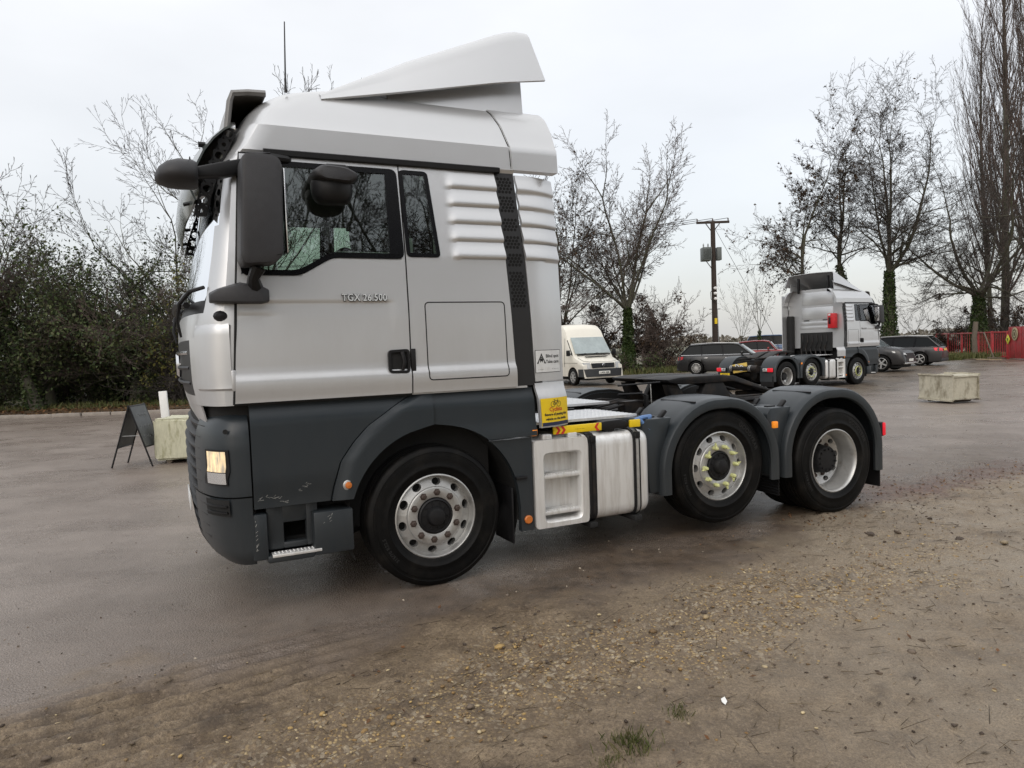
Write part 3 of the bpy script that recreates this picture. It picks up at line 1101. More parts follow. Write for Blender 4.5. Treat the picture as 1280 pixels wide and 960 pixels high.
    d.build('roof_deflector', SILVER, root, smooth=40, thick=-0.018)
    base = MB()
    rg = []
    for x in frange(-0.14, 0.93, 0.1):
        t_ = max(3.47, zb_(x) + 0.10)
        rg.append([(x, -0.93, 3.44), (x, -0.90, t_ - 0.03), (x, -0.86, t_), (x, 0.86, t_), (x, 0.90, t_ - 0.03), (x, 0.93, 3.44)])
    # only the two sides stand, the middle is open as on the real frame
    base.loft([[q for q in r_[:3]] for r_ in rg], False).build('deflector_base', SILVER, root, thick=0.012)
    MB().loft([[q for q in r_[3:]] for r_ in rg], False).build('deflector_base', SILVER, root, thick=0.012)
    for y in (-0.62, 0.62):
        MB().span((0.78, y - 0.035, 3.40), (0.86, y + 0.035, 3.98)).build('deflector_strut', BLACK, root, bevel=0.01)
    MB().tube([(-0.845, -0.96, 3.40), (-0.842, -0.96, 3.5), (-0.83, -0.96, 3.86)], [0.010, 0.006, 0.004], 6).build('aerial', BLACK, root)
    # ------------------------------------------------ sun visor, light bar hood
    vz = [(2.58, -1.49), (2.64, -1.515), (2.72, -1.525), (2.80, -1.51), (2.90, -1.475), (3.0, -1.425), (3.08, -1.365), (3.14, -1.30), (3.17, -1.25)]
    rg = []
    for z, x in vz:
        row = []
        for i in range(17):
            y = -1.02 + 2.04 * i / 16
            row.append((x + 0.05 * (abs(y) / 1.02) ** 4, y, z - 0.03 * (abs(y) / 1.02) ** 6 + (0.10 * (abs(y) / 1.02) ** 8 if z < 2.75 else 0)))
        rg.append(row)
    vo = MB().loft(rg, False).build('sun_visor', VIS, root, smooth=60, thick=0.012)
    for s in (-1, 1):
        # pierced bracket plate: rows of ring-shaped holes between two rails
        bk = MB()
        pts = [(-1.435 + 0.22 * k / 8 - 0.02 * math.sin(math.pi * k / 8), 2.56 + 0.57 * k / 8) for k in range(9)]
        for i, (x, z) in enumerate(pts[:-1]):
            x2, z2 = pts[i + 1]
            cx, cz = (x + x2) / 2 + 0.02, (z + z2) / 2
            r = 0.024 if i % 3 else 0.013
            n_ = 12
            a = [2 * math.pi * k / n_ for k in range(n_)]
            sq = [(cx + 0.034 * max(-1, min(1, 1.5 * math.cos(q))), cz + 0.036 * max(-1, min(1, 1.5 * math.sin(q)))) for q in a]
            V = [(px, s * y_, pz) for y_ in (0.955, 0.967) for px, pz in sq] + [(cx + r * math.cos(q), s * y_, cz + r * math.sin(q)) for y_ in (0.955, 0.967) for q in a]
            F = []
            for k in range(n_):
                l = (k + 1) % n_
                F += [(k, l, 2 * n_ + l, 2 * n_ + k), (n_ + k, n_ + l, 3 * n_ + l, 3 * n_ + k), (2 * n_ + k, 2 * n_ + l, 3 * n_ + l, 3 * n_ + k), (k, l, n_ + l, n_ + k)]
            bk.add(V, F)
        bk.tube([(x - 0.012, s * 0.96, z) for x, z in pts], 0.007, 5)
        bk.tube([(x + 0.055, s * 0.96, z) for x, z in pts], 0.007, 5)
        for z in (2.66, 2.78):
            bk.tube([(-1.50, s * 0.90, z - 0.02), (-1.40, s * 0.95, z)], 0.013, 5)
        bk.build('visor_bracket', BLACK, root)
    for (x, z, y) in ((-1.48, 2.80, -0.93), (-1.385, 3.02, -0.93), (-1.48, 2.80, 0.93), (-1.385, 3.02, 0.93)):
        MB().lathe([(0.018, -0.012), (0.018, 0.03)], (x, y, z), 8, 'x', True, True).build('visor_bolt', BLACK, vo)
    hood = []
    for y in np.linspace(-0.93, 0.93, 13):
        k = (abs(y) / 0.93) ** 4
        hood.append([(-1.265 + 0.03 * k, y, 3.03), (-1.245 + 0.03 * k, y, 3.18), (-1.215 + 0.02 * k, y, 3.31), (-1.175, y, 3.365), (-1.08, y, 3.39 - 0.01 * k), (-0.97, y, 3.395 - 0.01 * k)])
    MB().loft(hood, False).build('light_bar_hood', mat('smoked_hood', (0.15, 0.138, 0.125), 0.35, var=0.2, coat=0.3), root, smooth=50, thick=0.015)
    for hp in (hood[0], hood[-1]):
        MB().tube(hp, 0.022, 6).build('hood_lip', mat('lit_hood_edge', (0.16, 0.155, 0.15), 0.35, coat=0.3), root, smooth=60)  # rim tube in a lighter colour, standing for the lit edge
    for y in (-0.80, -0.4, 0.4, 0.80):
        MB().lathe([(0.05, 0), (0.045, -0.05), (0.0, -0.07)], (-1.16, y, 3.17), 12, 'x').build('roof_lamp', LAMPC, root)
    # windscreen cowl and wipers
    cw = MB()
    for s in (-1, 1):
        cw.tube([(-1.42, s * 1.09, 2.10), (-1.50, s * 1.02, 2.08), (-1.56, s * 0.93, 2.01), (-1.578, s * 0.9, 1.90), (-1.56, s * 0.88, 1.80)], [0.012, 0.014, 0.013, 0.011, 0.008], 7)
        cw.tube([(-1.52, s * 0.95, 2.00), (-1.56, s * 0.6, 2.03), (-1.57, 0.0, 2.04)], 0.022, 6)
    cw.build('cowl_bar', BLACK, root)
    for (ya, yb) in ((-0.85, -0.1), (-0.05, 0.7)):
        MB().tube([(-1.555, ya, 2.02), (-1.50, yb, 2.14)], 0.012, 5).build('wiper', BLACK, root)
    # ------------------------------------------------ mirrors
    for s in (-1, 1):
        # main mirror: tall housing
        prof = [(-1.235, 2.24), (-1.215, 2.20), (-1.03, 2.215), (-0.985, 2.26), (-0.965, 2.79), (-0.985, 2.84), (-1.03, 2.855), (-1.17, 2.855), (-1.20, 2.83)]
        prof = roundpoly(prof, 0.03, 3)
        mh = MB()
        cx = sum(p[0] for p in prof) / len(prof)
        cz = sum(p[1] for p in prof) / len(prof)
        rg = []
        for yy, sc_ in ((1.245, 0.94), (1.258, 0.99), (1.30, 1.0), (1.455, 0.99), (1.478, 0.955), (1.488, 0.88)):
            rg.append([(cx + (x - cx) * sc_, s * yy, cz + (z - cz) * (sc_ if sc_ < 0.95 else 1 - (1 - sc_) * 0.5)) for x, z in prof])
        mh.loft(rg, True, True, True)
        mm = mh.build('mirror', MIRR, root, smooth=40)
        MB().tube([(-1.06, s * 1.478, 2.24), (-1.035, s * 1.482, 2.5), (-1.03, s * 1.478, 2.82)], 0.006, 5).build('mirror_rib', BLACK, mm)
        MB().tube([(-1.215, s * 1.40, 2.25), (-1.10, s * 1.484, 2.245), (-1.0, s * 1.484, 2.265)], 0.0025, 4).build('mirror_seam', SEALM, mm)
        MB().span((-0.962, s * 1.28, 2.28), (-0.955, s * 1.45, 2.78)).build('mirror_glass', CHROME, mm, bevel=0.002)
        # lower bracket & arm
        ab = MB()
        ab.loft([[(-1.40, s * y, z) for y, z in ((1.17, 1.995), (1.25, 2.0), (1.25, 2.04), (1.17, 2.06))],
                 [(-1.35, s * y, z) for y, z in ((1.19, 1.99), (1.29, 1.995), (1.29, 2.07), (1.19, 2.085))],
                 [(-1.22, s * y, z) for y, z in ((1.20, 1.985), (1.32, 1.99), (1.31, 2.10), (1.20, 2.125))],
                 [(-1.10, s * y, z) for y, z in ((1.20, 1.985), (1.31, 1.99), (1.30, 2.09), (1.20, 2.10))],
                 [(-1.055, s * y, z) for y, z in ((1.21, 1.995), (1.27, 2.0), (1.27, 2.07), (1.21, 2.08))]], True, True, True)
        ab.build('mirror_arm', MIRR, root, bevel=0.008, smooth=50)
        MB().tube([(-1.14, s * 1.27, 2.09), (-1.15, s * 1.33, 2.14), (-1.12, s * 1.35, 2.20)], [0.05, 0.035, 0.045], 10).build('mirror_neck', BLACK, root)
        # upper arm from the roof corner
        MB().tube([(-0.88, s * 1.13, 2.915), (-1.02, s * 1.16, 2.915), (-1.10, s * 1.30, 2.875), (-1.08, s * 1.34, 2.84)], [0.025, 0.03, 0.026, 0.022], 8).build('mirror_arm', BLACK, root)
        MB().loft([[(-0.86, s * 1.10, 2.90), (-0.86, s * 1.14, 2.90), (-0.86, s * 1.14, 2.935), (-0.86, s * 1.10, 2.94)], [(-1.14, s * 1.11, 2.87), (-1.14, s * 1.19, 2.87), (-1.14, s * 1.19, 2.93), (-1.14, s * 1.11, 2.945)]], True, True, True).build('mirror_mount', BLACK, root, bevel=0.008)
        MB().tube([(-1.17, s * 1.30, 2.72), (-1.20, s * 1.285, 2.80), (-1.16, s * 1.28, 2.88), (-1.0, s * 1.22, 2.925)], 0.006, 5).build('mirror_cable', BLACK, root)
    # front (kerb) mirror on its arm, camera side and the far side
    s = -1
    MB().loft([[(-1.16, -1.13, 2.80), (-1.16, -1.20, 2.80), (-1.16, -1.20, 2.885), (-1.16, -1.13, 2.90)],
               [(-1.28, -1.12, 2.765), (-1.28, -1.21, 2.765), (-1.28, -1.21, 2.855), (-1.28, -1.12, 2.87)],
               [(-1.46, -1.16, 2.745), (-1.46, -1.23, 2.745), (-1.46, -1.23, 2.80), (-1.46, -1.16, 2.805)]], True, True, True).build('front_mirror_arm', BLACK, root, bevel=0.01, smooth=40)
    rg = []
    for x, rr1, rr2, dz in ((-1.430, 0.10, 0.085, 0.0), (-1.455, 0.135, 0.095, 0.0), (-1.53, 0.15, 0.098, 0.0), (-1.59, 0.14, 0.085, -0.005), (-1.635, 0.10, 0.058, -0.012), (-1.66, 0.04, 0.022, -0.02)):
        rg.append([(x, -1.27 + rr1 * math.cos(a), 2.735 + dz + rr2 * math.sin(a) * (1.0 if math.sin(a) > 0 else 0.75)) for a in np.linspace(0, 2 * math.pi, 21)[:-1]])
    fm = MB().loft(rg, True, True, True).build('front_mirror', MIRR, root, smooth=50)
    MB().tube([(-1.47, -1.27 + 0.10 * math.cos(a) - 0.07, 2.735 + 0.093 * math.sin(a) + 0.004) for a in np.linspace(0.7, 2.4, 9)], 0.0025, 4).build('mirror_seam', SEALM, fm)
    # close-range mirror over the side window
    pr = roundpoly([(-0.775, 2.80), (-0.765, 2.765), (-0.72, 2.745), (-0.53, 2.735), (-0.49, 2.765), (-0.485, 2.80), (-0.56, 2.835), (-0.72, 2.845)], 0.04, 5)
    rg = []
    for yy, k in ((1.13, 0.94), (1.17, 0.98), (1.22, 1.0), (1.33, 1.0), (1.37, 0.96), (1.395, 0.88), (1.405, 0.75)):
        rg.append([(-0.63 + (x + 0.63) * k, -yy, 2.775 + (z - 2.775) * k) for x, z in pr])
    km = MB().loft(rg, True, True, True).build('kerb_mirror', MIRR, root, smooth=40)
    MB().prism(roundpoly([(-0.70, 2.83), (-0.68, 2.862), (-0.55, 2.862), (-0.52, 2.828)], 0.01, 2), -1.18, -1.32).build('kerb_mirror_cap', MIRR, km, bevel=0.004)
    rg = []
    for z, k in ((2.765, 0.95), (2.74, 1.0), (2.70, 0.99), (2.665, 0.93), (2.64, 0.82), (2.625, 0.66)):
        rg.append([(-0.635 + 0.135 * k * math.cos(a), -1.25 + 0.12 * k * math.sin(a), z) for a in np.linspace(0, 2 * math.pi, 17)[:-1]])
    MB().loft(rg, True, False, True).build('kerb_mirror_bowl', BLACK, km, smooth=50)
    # ------------------------------------------------ lettering
    tm = text_mesh('TGX 26.500', 0.066, CHROME, 0.006, 0.0012, 'LEFT', 0, 0.86, 1.06)
    te = text_mesh('TGX 26.500', 0.066, INK, 0.002, 0.0036, 'LEFT', 0, 0.86, 1.06)  # dark offset copy behind the letters, drawn in as their outline and shadow
    for s in (-1, 1):
        inst('lettering_shadow', te, root, (-0.599 if s < 0 else -0.221, s * 1.2315, 2.0205), (R(90), 0, 0 if s < 0 else math.pi))
        o = inst('lettering', tm, root, (-0.60 if s < 0 else -0.22, s * 1.234, 2.022), (R(90), 0, 0 if s < 0 else math.pi))
    # stickers, camera side
    y_s = lambda x: -(1.22 + 0.008 - 0.10 * max(0, (x - 0.80) / 0.3) ** 2 + 0.0025)
    def sticker(name, x0, x1, z0, z1, m, extra=lambda z: 0.0, parent=None, dx_=0.0, n_=8, o_=0.0):
        b = MB()
        for j in range(n_ + 1):
            for i in range(n_ + 1):
                z = z0 + (z1 - z0) * j / n_
                x = x0 + (x1 - x0) * i / n_ + (z1 - z) * dx_
                b.v.append((x, y_s(x) - extra(z) - o_, z))
        b.f = [(j * (n_ + 1) + i, j * (n_ + 1) + i + 1, (j + 1) * (n_ + 1) + i + 1, (j + 1) * (n_ + 1) + i) for j in range(n_) for i in range(n_)]
        o = b.build(name, m, parent or root, recalc=False)
        o['own'] = 1
        return o
    def onsurf(me, x, z, extra=lambda z: 0.0, o_=0.0, dx_=0.0):
        """bend flat lettering onto the curved fairing"""
        for v in me.vertices:
            px, pz, d_ = v.co.x + x, v.co.y + z, v.co.z
            px += -(v.co.y) * dx_
            v.co = (px, y_s(px) - extra(pz) - o_ - d_, pz)
        return me
    ws = sticker('warning_sticker', 0.808, 1.062, 1.462, 1.632, INK)
    sticker('sticker_face', 0.812, 1.058, 1.466, 1.628, WHT, parent=ws, o_=0.001)
    for tx, x, z, sz in (('Blind spot', 0.972, 1.585, 0.034), ('Take care', 0.972, 1.543, 0.034)):
        inst('sticker_text', onsurf(text_mesh(tx, sz, INK, 0.0003, 0.0006), x, z, o_=0.0018), ws)
    for tx, x, z in (('- - ---', 0.855, 1.488), ('-- ---- -- -', 1.0, 1.490)):
        inst('sticker_text', onsurf(text_mesh(tx, 0.02, INK, 0.0003), x, z, o_=0.0018), ws)
    tri = MB()
    A, B_, C_ = (0.823, 1.532), (0.903, 1.532), (0.863, 1.606)
    for (p, q) in ((A, B_), (B_, C_), (C_, A)):
        d_ = Vector(q) - Vector(p)
        nn_ = Vector((-d_.y, d_.x)).normalized() * 0.008
        pts = [p, q, (q[0] + nn_.x, q[1] + nn_.y), (p[0] + nn_.x, p[1] + nn_.y)]
        tri.add([(x, y_s(x) - 0.002, z) for x, z in pts], [(0, 1, 2, 3)])
    for (x0, x1, z0, z1) in ((0.848, 0.878, 1.548, 1.570), (0.854, 0.872, 1.573, 1.582), (0.851, 0.857, 1.540, 1.548), (0.869, 0.875, 1.540, 1.548)):
        tri.add([(x, y_s(x) - 0.002, z) for x, z in ((x0, z0), (x1, z0), (x1, z1), (x0, z1))], [(0, 1, 2, 3)])
    tri.build('warning_triangle', INK, ws, recalc=False)
    ex = lambda z: 0.041 * float(sstep(1.38, 1.26, z)) + 0.004
    ys = sticker('cycle_sticker', 0.818, 1.098, 1.066, 1.272, YEL, ex, dx_=0.04, o_=0.0)
    sticker('sticker_band', 0.829, 1.102, 1.066, 1.092, NAVY, ex, ys, dx_=0.04, o_=0.001)
    inst('sticker_text', onsurf(text_mesh('Cyclists', 0.043, REDI, 0.0003, 0.0006), 0.962, 1.187, ex, 0.0016, 0.04), ys)
    inst('sticker_text', onsurf(text_mesh('Beware of passing this', 0.0255, INK, 0.0003, 0.0008), 0.965, 1.150, ex, 0.0016, 0.04), ys)
    inst('sticker_text', onsurf(text_mesh('vehicle on the inside', 0.0255, INK, 0.0003, 0.0008), 0.965, 1.116, ex, 0.0016, 0.04), ys)
    bi = MB()
    def arc(cx, cz, r, w=0.0035, a0=0, a1=2 * math.pi, k=18):
        for i in range(k):
            t0, t1 = a0 + (a1 - a0) * i / k, a0 + (a1 - a0) * (i + 1) / k
            P_ = [(cx + r * math.cos(t0), cz + r * math.sin(t0)), (cx + r * math.cos(t1), cz + r * math.sin(t1)), (cx + (r - w) * math.cos(t1), cz + (r - w) * math.sin(t1)), (cx + (r - w) * math.cos(t0), cz + (r - w) * math.sin(t0))]
            bi.add([(x, y_s(x) - ex(z) - 0.0016, z) for x, z in P_], [(0, 1, 2, 3)])
    def ln(p, q, w=0.0035):
        d_ = Vector(q) - Vector(p)
        n_ = Vector((-d_.y, d_.x)).normalized() * w / 2
        P_ = [(p[0] + n_.x, p[1] + n_.y), (q[0] + n_.x, q[1] + n_.y), (q[0] - n_.x, q[1] - n_.y), (p[0] - n_.x, p[1] - n_.y)]
        bi.add([(x, y_s(x) - ex(z) - 0.0016, z) for x, z in P_], [(0, 1, 2, 3)])
    arc(0.932, 1.225, 0.022)
    arc(0.993, 1.225, 0.022)
    for p, q in (((0.932, 1.225), (0.947, 1.25)), ((0.947, 1.25), (0.981, 1.25)), ((0.947, 1.25), (0.962, 1.222)), ((0.962, 1.222), (0.981, 1.25)), ((0.993, 1.225), (0.979, 1.258)), ((0.932, 1.225), (0.962, 1.222)), ((0.94, 1.258), (0.955, 1.258)), ((0.979, 1.258), (0.988, 1.260))):
        ln(p, q)
    bi.build('cycle_pictogram', INK, ys, recalc=False)
    return root


truck = build_truck()
# ================================================================== chassis, tanks, wings, wheels


def tyre_mesh(Ro=0.495, wdt=0.30, double=False):
    b = MB()
    ri = 0.288
    h = wdt
    # y = 0 at the outer sidewall bulge, +y towards the truck centre
    half = [(ri, 0.035), (ri + 0.012, 0.022), (ri + 0.03, 0.016), (ri + 0.06, 0.004), (ri + 0.062, 0.001), (ri + 0.075, 0.0005), (ri + 0.078, 0.003),
            (ri + 0.11, 0.0), (ri + 0.145, 0.004), (ri + 0.148, 0.009), (ri + 0.165, 0.011), (ri + 0.168, 0.008), (Ro - 0.022, 0.016), (Ro - 0.008, 0.026), (Ro - 0.001, 0.045)]
    tread = []
    ny = 4
    w0, w1 = 0.045, h - 0.045
    for k in range(ny):
        yc = w0 + (w1 - w0) * (k + 1) / (ny + 1)
        tread += [(Ro, yc - 0.008), (Ro - 0.013, yc - 0.005), (Ro - 0.013, yc + 0.005), (Ro, yc + 0.008)]
    prof = half + tread + [(r, h - y) for r, y in half[::-1]]
    b.lathe(prof, (0, 0, 0), 64)
    return b


def holes_disc(r0, r1, y0, y1, nh, hr_t, hr_r, depth, n_arc=4):
    """annulus between radii r0<r1 (y0 at r0, y1 at r1) pierced by nh oval hand holes with short tunnels"""
    b = MB()
    for k in range(nh):
        a0, a1 = 2 * math.pi * k / nh, 2 * math.pi * (k + 1) / nh
        am, rm = (a0 + a1) / 2, (r0 + r1) / 2
        # outer loop of the sector, anticlockwise, 4*n_arc points
        L = []
        m = n_arc
        for i in range(m):
            L.append((a0 + (a1 - a0) * i / m, r0))
        for i in range(m):
            L.append((a1, r0 + (r1 - r0) * i / m))
        for i in range(m):
            L.append((a1 - (a1 - a0) * i / m, r1))
        for i in range(m):
            L.append((a0, r1 - (r1 - r0) * i / m))
        yy = lambda r: y0 + (y1 - y0) * (r - r0) / (r1 - r0)
        V = [(r * math.cos(a), yy(r), r * math.sin(a)) for a, r in L]
        # inner oval with matching angle order
        O = []
        for (a, r) in L:
            u, v = (a - am) * rm, r - rm
            t = math.atan2(v / (r1 - r0), u / ((a1 - a0) * rm))
            O.append((am + hr_t * math.cos(t) / rm, rm + hr_r * math.sin(t)))
        V2 = [(r * math.cos(a), yy(r), r * math.sin(a)) for a, r in O]
        V3 = [(r * math.cos(a) * 0.99, yy(r) + depth, r * math.sin(a) * 0.99) for a, r in O]
        n = len(L)
        F = []
        for i in range(n):
            j = (i + 1) % n
            F += [(i, j, n + j, n + i), (n + i, n + j, 2 * n + j, 2 * n + i)]
        b.add(V + V2 + V3, F)
    return b


NUT = MB().lathe([(0.026, 0.0), (0.026, -0.003), (0.019, -0.005), (0.018, -0.018), (0.012, -0.022)], (0, 0, 0), 6, 'y', False, True).mesh('wheel_nut', RUST)
NUTI = MB().lathe([(0.018, 0.004), (0.018, -0.028), (0.015, -0.042), (0.010, -0.05)], (0, 0, 0), 10, 'y', False, True)
NUTI.add([(0.013, -0.02, 0.016), (0.013, -0.035, 0.016), (0.002, -0.038, 0.05), (0.002, -0.024, 0.05), (-0.013, -0.02, 0.016), (-0.013, -0.035, 0.016)],
         [(0, 1, 2, 3), (4, 3, 2, 5), (0, 3, 4), (1, 5, 2)])
NUTI = NUTI.mesh('nut_indicator', LIME)
TYRE_S = tyre_mesh(0.497, 0.30).mesh('tyre', RUBBER, smooth=50)
TYRE_D = tyre_mesh(0.497, 0.29)
t2_ = tyre_mesh(0.497, 0.29)
TYRE_D.add([(x, y + 0.32, z) for x, y, z in t2_.v], t2_.f)
TYRE_D = TYRE_D.mesh('tyre', RUBBER, smooth=50)
# steered / lift wheel: disc stands out towards the viewer
def rim_convex():
    b = MB()
    b.lathe([(0.2985, 0.030), (0.2985, 0.022), (0.290, 0.018), (0.286, 0.022), (0.282, 0.04), (0.276, 0.07), (0.272, 0.075)], (0, 0, 0), 48)
    h = holes_disc(0.208, 0.272, 0.050, 0.075, 10, 0.034, 0.026, 0.05)
    b.add(h.v, h.f)
    b.lathe([(0.208, 0.050), (0.205, 0.040), (0.202, 0.036), (0.198, 0.034), (0.135, 0.034), (0.130, 0.038), (0.128, 0.06)], (0, 0, 0), 48)
    b.lathe([(0.29, 0.05), (0.27, 0.14), (0.26, 0.28)], (0, 0, 0), 32)
    return b.mesh('rim', RIM, smooth=40, recalc=True)
def rim_deep():
    b = MB()
    b.lathe([(0.2985, 0.030), (0.2985, 0.020), (0.290, 0.017), (0.282, 0.024), (0.276, 0.05), (0.268, 0.075), (0.266, 0.11), (0.256, 0.135), (0.252, 0.17), (0.250, 0.195)], (0, 0, 0), 48)
    h = holes_disc(0.195, 0.250, 0.225, 0.195, 10, 0.030, 0.021, 0.04)
    b.add(h.v, h.f)
    b.lathe([(0.195, 0.225), (0.191, 0.228), (0.143, 0.228), (0.140, 0.215)], (0, 0, 0), 48)
    return b.mesh('rim', RIM, smooth=40)
RIM_C, RIM_D = rim_convex(), rim_deep()
HUB_F = MB().lathe([(0.128, 0.055), (0.124, 0.03), (0.114, 0.024), (0.106, 0.034), (0.070, 0.030), (0.062, 0.0), (0.055, -0.012), (0.030, -0.018), (0.0, -0.020)], (0, 0, 0), 32)
for k in range(10):
    a = 2 * math.pi * k / 10
    HUB_F.lathe([(0.008, 0), (0.007, -0.012)], (0.090 * math.cos(a), 0.034, 0.090 * math.sin(a)), 6, 'y', False, True)
HUB_F = HUB_F.mesh('hub', HUB, smooth=40)
HUB_R = MB().lathe([(0.138, 0.22), (0.132, 0.18), (0.128, 0.12), (0.118, 0.105), (0.05, 0.10), (0.0, 0.098)], (0, 0, 0), 32)
for k in range(12):
    a = 2 * math.pi * k / 12
    HUB_R.lathe([(0.011, 0), (0.010, -0.014)], (0.10 * math.cos(a), 0.104, 0.10 * math.sin(a)), 6, 'y', False, True)
HUB_R = HUB_R.mesh('hub', HUB, smooth=40)
VOID_DISC = MB().lathe([(0.27, 0.12), (0.0, 0.12)], (0, 0, 0), 24).mesh('brake_drum', VOID)


def arc_text(txt, r, size, a0, m):
    """raised lettering bent round the tyre wall, centred on angle a0 (anticlockwise from +x, seen from outside)"""
    me = text_mesh(txt, size, m, 0.0012, 0.001, 'CENTER', 0, 1.0, 1.15)
    for v in me.vertices:
        a = a0 - v.co.x / r
        rr = r + v.co.y
        v.co = (rr * math.cos(a), -0.0012 - v.co.z + 0.0015, rr * math.sin(a))
    return me


LETTER = mat('tyre_lettering', (0.016, 0.016, 0.016), 0.6, spec=0.3)
TY_A = arc_text('GOODYEAR', 0.405, 0.052, R(55), LETTER)
TY_B = arc_text('315/70 R22.5', 0.400, 0.032, R(215), LETTER)


def wheel(root, x, z, s, kind, rust=True, spin=0.0, steer=0.0, y=1.24):
    rim = RIM_D if kind == 'drive' else RIM_C
    w = inst('wheel', rim, root, (x, s * y, z), (0, spin, (0 if s < 0 else math.pi) + steer))
    inst('tyre', TYRE_D if kind == 'drive' else TYRE_S, w)
    if kind != 'steer':
        inst('tyre_lettering', TY_A, w, (0, 0, 0), (0, spin * 0 - 0.0, 0))
    inst('tyre_lettering', TY_B, w)
    inst('hub', HUB_R if kind == 'drive' else HUB_F, w)
    if kind != 'drive':
        inst('brake_drum', VOID_DISC, w)
    for k in range(10):
        a = 2 * math.pi * (k + 0.5) / 10
        if kind == 'drive':
            inst('wheel_nut', NUT, w, (0.1675 * math.cos(a), 0.228, 0.1675 * math.sin(a)))
        elif kind == 'lift':
            inst('nut_indicator', NUTI, w, (0.1675 * math.cos(a), 0.034, 0.1675 * math.sin(a)), (0, -a + 1.2 + (k * 37 % 5) * 0.5, 0))
        else:
            inst('wheel_nut', NUT, w, (0.1675 * math.cos(a), 0.034, 0.1675 * math.sin(a)))
    return w


def wing(root, s, cx, x_l, x_r, z_l, z_r, ztop=1.165):
    """plastic rear wing: arched top with rolled outer lip and a boxed front"""
    czz = 0.52
    rad = ztop - czz
    path = [(cx - rad, z_l)] if z_l < czz else []
    for z in frange(z_l, czz, 0.07)[1:]:
        path.append((cx - rad, z))
    for i in range(1, 24):
        a = math.pi - math.pi * i / 24
        # slightly squared arch
        ca, sa = math.cos(a), math.sin(a)
        k = 1 + 0.035 * abs(math.sin(2 * a))
        path.append((cx + rad * ca * k, czz + rad * sa * k))
    for z in frange(czz, z_r, 0.07):
        path.append((cx + rad, z))
    rg = []
    for i, (x, z) in enumerate(path):
        p, q = path[max(0, i - 1)], path[min(len(path) - 1, i + 1)]
        t = Vector((q[0] - p[0], q[1] - p[1])).normalized()
        nx, nz_ = -t.y, t.x          # outward normal
        sec = [(1.175, -0.085), (1.205, -0.095), (1.222, -0.085), (1.228, -0.05), (1.222, -0.015), (1.20, 0.0), (1.14, 0.0), (1.10, 0.006), (0.98, 0.012), (0.80, 0.012), (0.64, 0.004), (0.63, -0.03)]
        rg.append([(x + nx * d, s * y, z + nz_ * d) for y, d in sec])
    w = MB().loft(rg, False)
    o = w.build('wing', GREY, root, smooth=35, thick=0.006)
    n_ = len(path)
    li = MB().add([(cx, s * 0.632, czz)] + [(x, s * 0.632, z) for x, z in path], [(0, i + 1, i + 2) for i in range(n_ - 1)])
    li.build('wing_dark_sheet', VOID, o, recalc=False)  # dark sheet added so the inside of the arch shows black like shade
    # boxed front of the wing
    zt = 1.025
    bx = MB()
    pf = [(cx - 0.80, 0.98), (cx - 0.755, 1.035), (cx - 0.50, 1.035), (cx - 0.545, 0.93), (cx - 0.61, 0.75), (cx - 0.615, 0.42), (cx - 0.735, 0.42)]
    bx.prism(pf, s * 1.165, s * 0.64)
    bx.build('wing_box', GREY, o, bevel=0.012)
    cl = MB()
    for y in (1.10, 0.78):
        cl.box((cx - 0.555, s * y, 1.055), (0.09, 0.05, 0.025), Matrix.Rotation(R(-45), 3, 'Y'))
    cl.box((cx - 0.66, s * 1.06, 1.04), (0.09, 0.05, 0.012))
    cl.box((cx - 0.68, s * 0.85, 1.04), (0.06, 0.09, 0.012))
    cl.build('wing_clip', BLACK, o, bevel=0.004)
    # moulded line over the top
    a = R(112)
    MB().tube([(cx + (rad + 0.02) * math.cos(a), s * y, czz + (rad + 0.022) * math.sin(a)) for y in (1.16, 1.0, 0.7)], 0.010, 5).build('wing_swage', BLACK, o)
    return o


